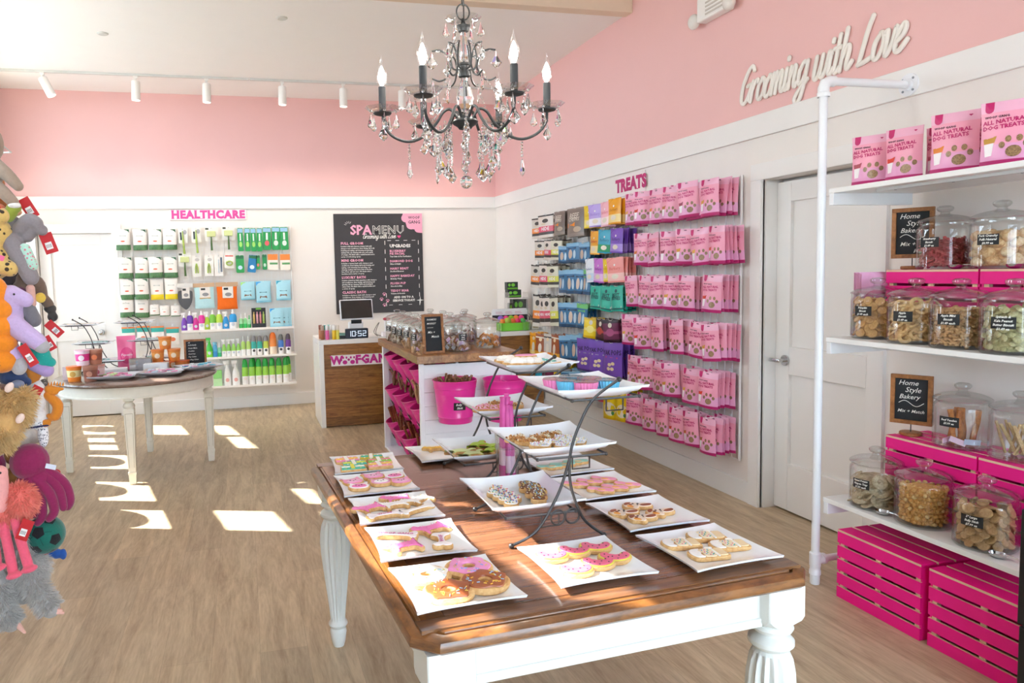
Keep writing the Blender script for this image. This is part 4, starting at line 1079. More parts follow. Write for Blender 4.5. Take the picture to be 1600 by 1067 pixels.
shelf_jar(2.695, 2.052, ZM, 'glass jar of greenish spinach biscuits, fourth on the middle shelf', ['Spinach &', 'Kale Peanut', 'Butter Biscuit', '$1.49 ea'], [lump_m(.016, .012, .007, '8f8a58', 'c8c092', 1), lump_m(.013, .013, .008, 'a09868', 'd2c9a0', 2)], kw(11, .0175, .172, 'green tan biscuit in the fourth jar of the middle shelf', 'spinach biscuits in a jar', 4, name='spinach_biscuit'), lang=math.radians(-70))
ZC4 = 1.182 + .293 + .010
shelf_jar(2.925, 2.535, ZC4, 'glass jar of dark red bone biscuits on the upper pink crates', ['Strawberry', 'Biscuit', '$1.49 ea'], [bone_m(.015, .0065, '8c2c30', 'c05858'), bone_m(.013, .007, '98343a', 'b84c50')], kw(11, .0165, .135, 'dark red bone biscuit in the jar on the upper crates', 'red bone biscuits in a jar', 5, name='red_bone_biscuit'), lang=math.radians(-80))
shelf_jar(2.925, 2.290, ZC4, 'glass jar of big puffy tan treats on the upper pink crates', ['Pork Crunchy', 'Puffs Natural', '$0.99 ea'], [lump_m(.030, .022, .021, 'b98048', 'e8c898', 3, .1), lump_m(.026, .024, .020, 'cfa26a', 'f2dfba', 4, .1)], kw(7, .034, .16, 'puffy tan treat in the jar on the upper crates', 'puffy treats in a jar', 6, n_in=1, name='puffy_treat'), lang=math.radians(-76))
ZL = .432
shelf_jar(2.702, 2.637, ZL, 'glass jar of pale flat sweet potato rings, left on the lowest shelf', ['Sweet Potato', 'Ring-tie Tray', '$1.50 each'], [ring_m(.022, .0105, 'a08a6c', 'd6c6a8', .35)], kw(7, .021, .15, 'pale flat ring treat in the left jar of the lowest shelf', 'pale ring treats in a jar', 7, tilt=(.1, 1.3), name='pale_ring_treat'), r=.105, lang=math.radians(-80))
shelf_jar(2.702, 2.400, ZL, 'glass jar of small orange golden nuggets, middle of the lowest shelf', None, [nug_m(.0155, 'c9803a', 'f0c06e', i) for i in range(4)] + [nug_m(.0165, 'd9a050', 'f6dca0', 9)], kw(20, .0165, .168, 'small golden nugget in the middle jar of the lowest shelf', 'golden nuggets in a jar', 8, n_in=6, name='golden_nugget'), r=.105)
shelf_jar(2.704, 2.136, ZL, 'glass jar of round brown biscuits, right on the lowest shelf', ['5" Large', 'Bully Stick', '$7.99 ea'], [disc_m(.0205, .009, '9c7444', 'c8a070')], kw(10, .021, .155, 'round brown biscuit in the right jar of the lowest shelf', 'brown biscuits in a jar', 10, name='brown_biscuit'), lang=math.radians(-76))
ZL4 = .432 + .293 + .010
j = shelf_jar(2.925, 2.428, ZL4, 'mostly empty glass jar of wrapped beef tendons on the lower shelf crates', ['Beef Tendon', '$3.99 ea'], None, None, lang=math.radians(-76))
rs = random.Random(4)
TEN = wood('tendon', '9a4e1c', 'd28a48', scale=(3, 20, 20), rough=.4)
k = MB(); k.tube(spline([(0, 0, 0), (.004, .003, .05), (-.002, .0, .10), (.004, 0, .145)], 4), .011, 8); tm = k.mesh('tendon', TEN, True)
for i, (dx, dy, ta, tb_) in enumerate(((-.03, .03, .1, .12), (-.045, -.01, -.1, .15), (.0, .045, .15, -.1), (.02, -.03, -.12, -.1), (.03, .02, .05, .1), (-.01, .0, .1, 0))):
    tag(obj('beef_tendon', tm, None, (2.925 + dx, 2.428 + dy, ZL4 + .014), (ta, tb_, i)), 'orange brown tendon stick leaning in the jar on the lower shelf crates', 'treat', 'tendon sticks in a jar')
for i, (dx, dy, c) in enumerate(((-.055, -.03, 'f2d6ea'), (-.02, -.065, 'c9d6ea'), (-.05, .015, 'efc0dc'))):
    tag(MB().box(-.03, .03, -.001, .001, -.012, .012).build('paper_band', M(c, .5), None, loc=(2.925 + dx, 2.428 + dy, ZL4 + .03), rot=(.2, .35 - .3 * i, -.9 + .4 * i)), ('pale pink', 'pale blue', 'rosy')[i] + ' paper band lying in the tendon jar', 'paper band', 'paper bands in the tendon jar')
j = shelf_jar(2.940, 2.195, ZL4, 'glass jar with pale chew sticks on the lower shelf crates, at the picture edge', None, None, None)
k = MB(); k.box(-.006, .006, -.004, .004, 0, .13, .002); sm_ = k.mesh('chew', bis('a98a5e', 'd8c090'))
for i in range(11):
    tag(obj('chew_stick', sm_, None, (2.940 - .03 + .006 * i, 2.195 + .045 * math.sin(i * 2.1), ZL4 + .016), (.35 * math.cos(i * 2.1), .3, i)), 'pale chew stick leaning in the last jar on the lower shelf crates', 'treat', 'pale chew sticks in a jar')
# chrome scoops
for (x, y, z, d) in ((2.632, 2.53, ZL, 'left of the nugget jar'), (2.632, 2.03, ZL, 'right of the brown biscuit jar'), (2.850, 2.415, ZC4, 'in front of the red biscuit jar'), (2.85, 2.175, ZC4, 'in front of the puffy treat jar')):
    t = thing('metal_scoop', 'small shiny metal scoop lying %s' % d, 'scoop', (x, y, z), -1.2)
    k = MB(); k.v = []; k.lathe([(0, 0), (.012, .002), (.02, .008), (.023, .018)], 16, cap=False, rx=1.3); k.build('bowl', CHROME, t, smooth=True)
    MB().tube([(.026, 0, .017), (.05, 0, .016), (.075, 0, .006)], [.004, .003, .004], 8).build('handle', CHROME, t, smooth=True)
# chalkboard signs in wooden frames
def chalk(name, label, loc, rotz, w_, h_, lines, stand=True, fr=.018, ts=.03, tilt=0, swirl=True):
    t = thing(name, label, 'chalkboard', loc, (tilt, 0, rotz)); z0 = .05 if stand else 0
    if stand:
        MB().lathe([(0, 0), (.042, 0), (.045, .003), (.045, .012), (.042, .015), (0, .015)], 28).build('round_base', FRAMEW, t, smooth=True)
        MB().cyl((0, 0, .014), (0, 0, z0 + .002), .0022).build('rod', BLACKM, t)
    for nm, bx in (('frame_rail', (-w_ / 2, w_ / 2, z0, z0 + fr)), ('frame_rail', (-w_ / 2, w_ / 2, z0 + h_ - fr, z0 + h_)), ('frame_stile', (-w_ / 2, -w_ / 2 + fr, z0 + fr, z0 + h_ - fr)), ('frame_stile', (w_ / 2 - fr, w_ / 2, z0 + fr, z0 + h_ - fr))):
        MB().box(bx[0], bx[1], -.011, .007, bx[2], bx[3], .0015).build(nm, FRAMEW, t)
    MB().box(-w_ / 2 + fr * .8, w_ / 2 - fr * .8, -.003, .003, z0 + fr * .8, z0 + h_ - fr * .8).build('slate', CHALK, t)
    k = MB()
    for s_, x, zf, sz, al in lines: put_text(k, s_, x * w_, z0 + zf * h_, sz * .86, y=-.0036, bold=.0001, shear=.32, align=al, res=2)
    if swirl:
        k.tube([(-.3 * w_ + .6 * w_ * i / 16, -.0036, z0 + .42 * h_ + .012 * math.sin(i * .42)) for i in range(17)], .0014, 5)
    k.build('lettering', CHALKW, t); return t
HS = [('Home', -.32, .83, .036, 'LEFT'), ('Style', -.16, .69, .038, 'LEFT'), ('Bakery', -.30, .55, .034, 'LEFT'), ('Mix + Match', -.33, .26, .024, 'LEFT')]
HS2 = HS[:3] + [('Mix +', -.3, .28, .03, 'LEFT'), ('Match', .02, .14, .03, 'LEFT')]
chalk('chalkboard_sign', 'framed chalkboard reading Home Style Bakery on the lower crates', (2.905, 2.655, ZL4), math.radians(-62), .165, .225, HS)
chalk('chalkboard_sign', 'framed chalkboard reading Home Style Bakery on the upper crates behind the red biscuits', (2.925, 2.690, ZC4), math.radians(-62), .165, .225, HS2)
# tin of pink bags left on the middle shelf
t = thing('clear_bin', 'clear bin full of folded pink bags, left end of the middle shelf', 'bin', (2.815, 2.795, ZM), math.radians(-22))
MB().box(-.07, .07, -.05, .05, 0, .004).box(-.07, .07, -.05, -.048, 0, .20).box(-.07, .07, .048, .05, 0, .20).box(-.07, -.068, -.05, .05, 0, .20).box(.068, .07, -.05, .05, 0, .20).build('bin_walls', CLEARP, t)
k0 = MB()
k0.box(-.064, .064, -.003, .003, .006, .285); fm = k0.mesh('folded_bag', [M('f4a9cf', .4, var=.25, scale=25)])
for i in range(6):
    o = thing('folded_bag', '', 'bag', (2.815, 2.795, ZM), math.radians(-22)); o.location = Vector((2.815, 2.795, ZM)) + Matrix.Rotation(math.radians(-22), 3, 'Z') @ Vector((-.0, -.038 + i * .015, 0))
    tag(o, 'folded pink treat bag standing in the clear bin, %s from the front' % ('first', 'second', 'third', 'fourth', 'fifth', 'sixth')[i], 'bag', 'folded pink bags in the clear bin')
    obj('bag_sheet', fm, o, (0, 0, .004 * (i % 3)))
    if i == 0:
        k = MB(); k.prism(circ(0, .155, .058, 28), -.0045, -.0032, 'y'); k.build('round_badge', M('e23a94', .4), o)
        k = MB(); put_text(k, 'Woof', 0, .168, .034, y=-.0052, bold=.001); put_text(k, 'Gang', 0, .138, .034, y=-.0052, bold=.001); k.build('lettering', M('fdeef6', .5), o)
# ============================================================ WIRE GRID AND TREAT BAGS (right wall)
def wire_grid(name, label, cat, loc, rotz, w_, h_, dx, dz, th=.0028):
    t = thing(name, label, cat, loc, rotz)
    k = MB()
    nx = round(w_ / dx); nz = round(h_ / dz)
    for i in range(nx + 1): x = i * w_ / nx; k.box(x - th, x + th, -th * 2, 0, 0, h_)
    for j in range(nz + 1): z = j * h_ / nz; k.box(0, w_, -th * 4, -th * 2, z - th, z + th)
    k.build('wire_mesh', WIREW, t)
    for x in (-.004, w_ + .004): MB().box(x - .006, x + .006, -.014, 0, -.006, h_ + .006, .002).build('frame_bar', WIREW, t)
    return t
GX = XR - .012
t = wire_grid('wire_grid_panel', 'large white wire grid on the right wall covered with hanging treat bags', 'grid panel', (GX, 7.36, .262), -PI / 2, 3.31, 1.815, .0788, .0788)
for y in (7.2, 5.9, 4.5):
    MB().box(7.36 - y - .01, 7.36 - y + .01, 0, .012, 1.79, 1.83).build('wall_clip', WIREW, t)

def pouch(w_, h_, d, top=.06, nx=8, nz=12, flare=.0, seed=0, wrinkle=.0015):
    """front depth function + closed body: flat sealed top, fuller bottom"""
    rs = random.Random(seed); ph = rs.uniform(0, 6)
    def th(v): return d * .5 * (max(0, 1 - v) ** .55) * (.35 + .65 * min(1, v * 6 + .45))
    def wd(v): return 1 - .05 * math.sin(PI * v) + flare * (1 - v)
    def fy(x, z):
        v = min(1, max(0, z / h_)); u = min(1, abs(x) / (w_ / 2 * wd(v)))
        return -(th(v) * (1 - u ** 2.6) + .0012) - wrinkle * math.sin(9 * v + ph + x * 40) * (1 - u) * (1 - v)
    k = MB(); vs = []; fs = []; N = nx + 1
    for sgn in (0, 1):
        for j in range(nz + 1):
            for i in range(N):
                v = j / nz; x = (-.5 + i / nx) * w_ * wd(v); z = v * h_
                y = fy(x, z); vs.append((x, y if sgn == 0 else -y * .8, z))
    o = (nz + 1) * N
    for j in range(nz):
        for i in range(nx):
            a = j * N + i; fs.append((a, a + 1, a + N + 1, a + N)); fs.append((o + a, o + a + N, o + a + N + 1, o + a + 1))
    for i in range(nx):
        fs.append((i, o + i, o + i + 1, i + 1)); b_ = nz * N + i; fs.append((b_, b_ + 1, o + b_ + 1, o + b_))
    for j in range(nz):
        a = j * N; fs.append((a, a + N, o + a + N, o + a)); a = j * N + nx; fs.append((a, o + a, o + a + N, a + N))
    k.add(vs, fs)
    k.bands = None; k.N = nx; k.nz = nz
    return k, fy
def band(k, h_, spec):
    """material index by height: spec = [(z_lo_fraction, index)] ascending"""
    out = []
    for f in k.f:
        z = sum(k.v[i][2] for i in f) / len(f) / h_; m_ = 0
        for lo, ix in spec:
            if z >= lo: m_ = ix
        out.append(m_)
    k.mi = out
def lift(fy, e): return lambda x, z: fy(x, z) - e
PB = M('f3a2bb', .33, var=.05, scale=18); PBL = M('f3b6d0', .33, var=.05, scale=18); PLIL = M('e9a4cc', .33, var=.06, scale=18); PBOT = M('b8206c', .4)
TAGM = M('c51f6b', .4); WTXT = M('fbf4f6', .5)
CHUNK = wood('bag_window_biscuit', '4a3420', 'b8946a', scale=(60, 60, 60), rough=.3)
def pink_bag(w_, h_, lab, detail=1, seed=0, hang=True):
    def fn():
        t = thing('treat_bag', '', 'treat bag')
        k, fy = pouch(w_, h_, .050, seed=seed); band(k, h_, [(0, 3), (.045, 1), (.34, 0), (.80, 2)])
        k.build('pouch', [PB, PLIL, PBL, PBOT], t, smooth=True)
        s = w_ / .16; H = h_
        k = MB(); fan(k, [(-.066 * s, H), (-.040 * s, H)] + [(-.053 * s + .013 * s * math.cos(a), H * .885 + .013 * s * math.sin(a)) for a in [-PI * i / 6 for i in range(7)]], lift(fy, .001)); k.build('brand_tab', TAGM, t)
        for i, o in enumerate(paw_pts(.020 * s, H * .27, .082 * s)):
            k = MB(); fan(k, o, lift(fy, .001)); k.build('paw_window', CHUNK, t)
        k = MB(); fan(k, [(-.068 * s, H * .43), (-.028 * s, H * .46), (-.034 * s, H * .36), (-.066 * s, H * .35)], lift(fy, .0012)); k.build('flavour_label', M(lab, .4), t)
        k = MB(); fan(k, [(-.066 * s, H * .345), (-.036 * s, H * .355), (-.042 * s, H * .16), (-.062 * s, H * .15)], lift(fy, .001)); k.build('info_panel', WTXT, t)
        k = MB(); put_text(k, 'WOOF GANG', -.03 * s, H * .76, .0105 * s, fy=lift(fy, .0013), bold=.0004, space=1.1); k.build('lettering', M('4a2438', .5), t)
        k = MB(); put_text(k, 'ALL NATURAL', -.008 * s, H * .685, .0195 * s, fy=lift(fy, .0013), bold=.0007, rot=.05); put_text(k, 'DOG TREATS', -.012 * s, H * .60, .0195 * s, fy=lift(fy, .0013), bold=.0007, rot=.05); k.build('lettering', TAGM, t)
        if hang:
            k = MB(); fan(k, circ(0, H * .955, .012 * s, 10, .003), lift(fy, .0008)); k.build('hang_slot', M('7a3a58', .6), t)
        else:
            k = MB(); fan(k, [(.05 * s, H * .90), (.043 * s, H * .925), (.047 * s, H * .935), (.05 * s, H * .93), (.053 * s, H * .935), (.057 * s, H * .925)], lift(fy, .001)); k.build('heart_mark', TAGM, t)
        return t
    return Proto(fn)
LABC = ['e8b04a', 'd8402c', 'e07a34', 'b06a30', '9c3450', 'e0a040']
wall_p = [pink_bag(.158, .236, c, seed=i) for i, c in enumerate(LABC)]
HOOKM = WIREW
def hook_fn():
    t = thing('wire_hook', '', 'hook')
    MB().box(-.012, .012, -.004, 0, -.02, .018, .001).build('clip_plate', HOOKM, t)
    MB().tube([(0, -.003, 0), (0, -.185, .004), (0, -.192, .012)], .0024, 6).build('peg', HOOKM, t)
    return t
hook = Proto(hook_fn)
ORD = ['first', 'second', 'third', 'fourth', 'fifth', 'sixth', 'seventh', 'eighth', 'ninth', 'tenth', 'eleventh', 'twelfth']
ROWN = ['top', 'second', 'third', 'fourth', 'fifth', 'bottom']
PINK = [
  [5.082, 4.926, 4.735, 4.565, 4.350, 4.135],
  [4.954, 4.775, 4.585, 4.389, 4.198, 4.05],
  [5.085, 4.914, 4.719, 4.540, 4.373, 4.104],
  [5.115, 4.924, 4.744, 4.476, 4.275, 4.085],
  [5.074, 4.890, 4.726, 4.540, 4.325, 4.135],
  [5.066, 4.857, 4.669, 4.492, 4.312, 4.130]]
PZ = [1.835, 1.528, 1.219, .915, .600, .302]
rs = random.Random(11); FR = -PI / 2
for r_, (ys, z) in enumerate(zip(PINK, PZ)):
    for h_, y in enumerate(ys):
        hook.put((GX - .012, y, z + .229), FR, 'white wire hook holding %s pink treat bags, row %s' % ('the', ROWN[r_]), 'hook', 'hooks of the %s pink bag row' % ROWN[r_])
        n = 5 if h_ == 5 else 3
        p = wall_p[(r_ * 2 + h_) % 6] if not (r_ in (0, 2)) else wall_p[(h_ + r_) % 6]
        for q in range(n):
            x = GX - .178 + q * .0335
            tw = rs.uniform(-.50, .02) if q == 0 else rs.uniform(-.16, .04)
            p.put((x, y + rs.uniform(-.012, .012), z + rs.uniform(-.008, .008)), (rs.uniform(-.04, .05), rs.uniform(-.09, .09), FR - tw), 'pink dog treat bag, %s row, %s hook from the left, %s' % (ROWN[r_], ORD[h_], 'frontmost' if q == 0 else '%s from the front' % ORD[q]), 'treat bag', 'pink dog treat bags on the wire grid')
# other bags of the grid
PALB = {'orange': ('d9cfc4', 'f08a2c', '3c3430'), 'red': ('e4d6cc', 'e0526a', '3c3430'), 'lime': ('dcd6c0', 'dcd84a', '4a4238'),
        'grey': ('7d7068', 'f08a1c', '8d8078'), 'blue': ('2f6f9e', '86b8d8', '1c4468'), 'bluegreen': ('2c6c98', '6cc06c', '1c4468'),
        'yellow': ('f0d018', 'fae880', 'e2b800'), 'lilac': ('b79be0', 'f2ecf6', '9a7cd0'), 'rose': ('f4b8c4', 'fbe0e2', 'e88aa0'), 'amber': ('f4a81c', 'f8dc90', 'd88810'),
        'amber2': ('f2ac24', 'fbe0a0', 'd8481c'), 'teal': ('2aa0bc', '1c9a60', '18708a'), 'purple': ('7a50bc', 'a88ad8', '4a3080'), 'white': ('e6e9f0', 'c8d8ea', '8090b0'),
        'orchid': ('c874d0', 'e6b8e8', '8a40a0'), 'coral': ('f29890', 'f8c4bc', 'e06c64'), 'teal2': ('22b49c', '1c8c80', '0c5c58'),
        'darkred': ('4c1c24', 'c04438', '2c1418'), 'maroon': ('6c2048', 'a84878', '301020'), 'brown': ('a8582c', 'f0b030', 'e8e0d0')}
def misc_bag(kind, col, w_, h_, seed):
    c1, c2, c3 = PALB[col]
    def fn():
        t = thing({'r': 'chew_packet', 'g': 'treat_bag', 't': 'slim_treat_pouch', 'b': 'blue_chew_packet', 'v': 'teal_treat_pouch', 'k': 'dark_treat_pouch', 'o': 'cone_treat_bag', 'P': 'purple_treat_bag', 'y': 'yellow_treat_bag'}[kind], '', 'treat bag')
        d = {'r': .03, 'b': .035, 'P': .05, 'g': .05}.get(kind, .035)
        k, fy = pouch(w_, h_, d, seed=seed, nz=16)
        mats = [M(c1, .32, var=.06, scale=20), M(c2, .35, var=.05, scale=20), M(c3, .38, var=.1, scale=20)]
        spec = {'r': [(0, 0), (.12, 2), (.22, 1), (.52, 0), (.93, 2)], 'g': [(0, 2), (.14, 0), (.95, 2)], 't': [(0, 0), (.04, 1), (.40, 0)], 'b': [(0, 2), (.12, 0), (.82, 1)],
                'v': [(0, 0), (.04, 2), (.12, 0)], 'k': [(0, 2), (.15, 0), (.35, 1), (.5, 0), (.9, 2)], 'o': [(0, 1), (.2, 0), (.8, 2), (.86, 0)], 'P': [(0, 2), (.06, 0)], 'y': [(0, 2), (.08, 0)]}[kind]
        band(k, h_, spec); k.build('pouch', mats, t, smooth=True)
        L = lift(fy, .001); W = w_
        def shape(nm, pts, m_):
            k = MB(); fan(k, pts, L); k.build(nm, m_, t)
        if kind == 'r':
            shape('round_badge', circ(0, h_ * .74, W * .2, 14, h_ * .09), M('3c332e', .4)); shape('chew_window', circ(-W * .12, h_ * .60, W * .16, 12, h_ * .05), M('d9c8ae', .4))
            k = MB(); put_text(k, 'HIDE', 0, h_ * .38, W * .24, fy=lift(fy, .0014), bold=.001); k.build('lettering', WTXT, t)
        elif kind == 'g':
            shape('brown_label', [(-W * .42, h_ * .33), (W * .05, h_ * .36), (W * .05, h_ * .5), (-W * .42, h_ * .48)], M('f08a1c', .4)); shape('chew_window', circ(W * .18, h_ * .25, W * .2, 14, h_ * .1), M('b8a590', .3))
            k = MB(); put_text(k, 'BEEF', -W * .05, h_ * .72, W * .26, fy=lift(fy, .0014), bold=.001, shear=.2); put_text(k, 'CHEWS', -W * .05, h_ * .60, W * .18, fy=lift(fy, .0014), bold=.001, shear=.2); k.build('lettering', M('d9cfc2', .5), t)
        elif kind == 't':
            shape('corner_stripe', [(-W * .48, h_ * .80), (-W * .44, h_ * .80), (-W * .08, h_ * .985), (-W * .14, h_ * .985)], M(c3, .4)); shape('pale_disc', circ(W * .02, h_ * .24, W * .2, 14, h_ * .1), M('e8dcc8', .4)); shape('brand_dot', circ(0, h_ * .70, W * .05, 10, W * .05), WTXT)
            k = MB(); put_text(k, 'Barkery', 0, h_ * .56, W * .20, fy=lift(fy, .0014), bold=.0006); k.build('lettering', M(c3, .4), t)
        elif kind == 'b':
            shape('chew_window', circ(-W * .1, h_ * .42, W * .15, 12, h_ * .24), M('d0b8a4', .25)); shape('chew_window', circ(W * .2, h_ * .40, W * .09, 12, h_ * .22), M('bfd8e6', .25)); shape('flavour_label', [(-W * .3, h_ * .66), (W * .3, h_ * .68), (W * .3, h_ * .76), (-W * .3, h_ * .74)], M('12304e' if col == 'blue' else '58b058', .4))
        elif kind == 'v':
            k = MB(); put_text(k, 'BEST', 0, h_ * .62, W * .26, fy=lift(fy, .0014), bold=.0012); put_text(k, 'BONES', 0, h_ * .50, W * .22, fy=lift(fy, .0014), bold=.0012); k.build('lettering', M('0e4a50', .5), t)
            shape('info_panel', [(-W * .4, h_ * .12), (W * .4, h_ * .12), (W * .4, h_ * .20), (-W * .4, h_ * .20)], M('d8d4c8', .5)); shape('brand_dot', circ(0, h_ * .8, W * .09, 12, W * .09), M('0e4a50', .5))
        elif kind == 'k':
            shape('picture_patch', circ(0, h_ * .45, W * .25, 14, h_ * .18), M(c2, .4)); shape('brand_dot', circ(0, h_ * .78, W * .12, 12, W * .12), M('e6dccb', .5))
        elif kind == 'o':
            shape('chew_window', circ(0, h_ * .35, W * .16, 14, h_ * .22), M('e8dccc', .3)); shape('brand_dot', circ(0, h_ * .75, W * .14, 12, W * .12), M('f2d8b0', .5))
        elif kind == 'P':
            k = MB(); put_text(k, 'YAK POPS', 0, h_ * .70, W * .20, fy=lift(fy, .0014), bold=.0012, rot=.08); k.build('lettering', M('2c1a4c', .5), t)
            shape('flavour_label', [(-W * .3, h_ * .54), (W * .3, h_ * .56), (W * .3, h_ * .60), (-W * .3, h_ * .58)], M(('b8d890', 'd8d8d0', 'e8507c')[seed % 3], .4))
            for a, b_ in ((-.06, .36), (.10, .40), (-.10, .24), (.08, .25)):
                shape('nugget_picture', circ(W * a, h_ * b_, W * .09, 10, h_ * .05), M('f0dcb0', .5))
        elif kind == 'y':
            shape('picture_patch', circ(0, h_ * .28, W * .38, 14, h_ * .18), M('f2e8d0', .4)); shape('brand_dot', circ(0, h_ * .75, W * .16, 12, h_ * .06), M('f8e46a', .5)); shape('green_mark', circ(W * .2, h_ * .18, W * .09, 10, W * .09), M('4a9a50', .5))
        return t
    return Proto(fn)
SIDE = [('r','orange',6.949,1.832,.167,.202),('r','red',6.742,1.829,.2,.22),('g','grey',6.434,1.836,.22,.218),('g','grey',6.088,1.803,.26,.256),('t','yellow',5.812,1.863,.15,.192),('t','lilac',5.688,1.868,.16,.188),('t','rose',5.514,1.857,.17,.202),('t','amber',5.366,1.866,.17,.204),
 ('r','orange',6.897,1.611,.16,.194),('r','red',6.726,1.611,.16,.194),('r','lime',6.511,1.603,.16,.192),('b','blue',6.34,1.571,.16,.159),('b','blue',6.141,1.575,.18,.175),('b','blue',5.91,1.57,.19,.169),('t','amber2',5.723,1.637,.18,.198),('t','teal',5.545,1.641,.16,.192),('t','purple',5.341,1.636,.19,.194),
 ('r','orange',7.021,1.335,.16,.231),('r','red',6.812,1.338,.18,.233),('r','lime',6.581,1.342,.18,.217),('b','blue',6.369,1.294,.18,.212),('b','blue',6.17,1.291,.17,.22),('b','blue',6.019,1.295,.14,.215),('b','bluegreen',5.879,1.291,.134,.218),('t','white',5.792,1.401,.13,.201),('t','orchid',5.643,1.396,.16,.202),('t','yellow',5.502,1.404,.12,.191),('t','coral',5.343,1.402,.18,.2),
 ('r','orange',6.995,.936,.16,.33),('r','red',6.842,.954,.15,.298),('r','red',6.701,.964,.14,.292),('r','lime',6.559,.972,.16,.288),('b','blue',6.341,.976,.18,.228),('b','blue',6.153,.986,.18,.221),('b','bluegreen',5.984,.989,.15,.217),('v','teal2',5.718,1.173,.17,.196),('v','teal2',5.523,1.165,.17,.206),('v','teal2',5.333,1.17,.17,.204),
 ('k','yellow',5.809,.915,.17,.175),('k','darkred',5.618,.915,.17,.175),('k','maroon',5.424,.915,.17,.178),('o','amber',7.091,.649,.16,.219),('o','brown',6.922,.652,.16,.214),('o','orange',6.732,.661,.16,.222),('o','brown',6.557,.667,.17,.222),('b','blue',6.319,.665,.18,.235),('b','blue',6.098,.68,.18,.244),
 ('k','teal',6.957,.411,.15,.223),('k','maroon',6.728,.427,.24,.232),('y','yellow',6.468,.477-.05,.19,.203),('P','purple',5.898,.621,.27,.283),('P','purple',5.662,.626,.25,.285),('P','purple',5.414,.623,.28,.288),
 ('b','blue',6.312,.383,.18,.20),('b','blue',6.129,.391,.18,.20),('b','blue',5.951,.397,.17,.20),('o','orange',5.789,.384,.16,.20),('o','red',5.619,.394,.15,.20),('y','yellow',5.443,.276,.19,.312),('y','yellow',5.251,.289,.17,.297)]
cnt = {}; CN = {'r': 'chew packet', 'g': 'treat bag', 't': 'slim pouch', 'b': 'chew packet', 'v': 'treat pouch', 'k': 'dark pouch', 'o': 'cone shaped bag', 'P': 'big purple bag', 'y': 'tall yellow bag'}
SIDE.sort(key=lambda a: (a[0], a[1]))
CNAME = {'orange': 'white and orange', 'red': 'white and red', 'lime': 'white and lime', 'grey': 'grey', 'bluegreen': 'blue and green', 'amber2': 'amber', 'teal2': 'teal', 'darkred': 'dark red', 'white': 'pale blue white'}
def zone(z, y):
    return '%s level, %s' % ('top' if z > 1.75 else 'second' if z > 1.5 else 'third' if z > 1.25 else 'fourth' if z > .95 else 'fifth' if z > .84 else 'sixth' if z > .58 else 'lowest', 'left part' if y > 6.45 else 'middle part' if y > 5.85 else 'right part')
for i, (kd, col, y, z, w_, h_) in enumerate(SIDE):
    p = misc_bag(kd, col, w_, h_, i)
    hook.put((GX - .012, y, z + h_ - .006), FR, 'white wire hook among the mixed treat bags on the wire grid', 'hook', 'hooks of the mixed bags')
    depth = 4
    for q in range(depth):
        key = (kd, col, zone(z, y)); cnt[key] = cnt.get(key, 0) + 1
        lab = '%s %s, wire grid, %s, %s of its look' % (CNAME.get(col, col), CN[kd] if kd != 'P' else 'big bag', zone(z, y), ORD[min(11, cnt[key] - 1)])
        p.put((GX - .175 + q * .040, y + rs.uniform(-.006, .006), z + rs.uniform(-.003, .003)), (rs.uniform(-.04, .04), rs.uniform(-.09, .09), FR - (rs.uniform(-.42, .02) if q == 0 else rs.uniform(-.08, .05))), lab, 'treat bag', 'mixed treat bags on the wire grid')
# bags standing on the top shelf
LB2 = ['b04a58', 'e2402c', 'e8882c', 'c8932c']
for i, (y, c) in enumerate(zip((2.672, 2.502, 2.278, 2.075), LB2)):
    pink_bag(.150 if i < 2 else .166, .212 if i < 2 else .228, c, seed=20 + i, hang=False).put((2.665, y, 1.8575), (0, 0, math.radians(-70 + (4, -6, 2, 6)[i])), 'pink dog treat bag standing at the front of the top shelf, %s from the left' % ORD[i], 'treat bag', 'pink bags on the top shelf')
pb = pink_bag(.150, .205, 'c0506a', seed=30, hang=False)
for i, y in enumerate((2.61, 2.40, 2.20, 1.98)):
    pb.put((2.76, y, 1.8575), (0, 0, math.radians(-78)), 'pink dog treat bag in the rear line of the top shelf, %s from the left' % ORD[i], 'treat bag', 'pink bags on the top shelf')

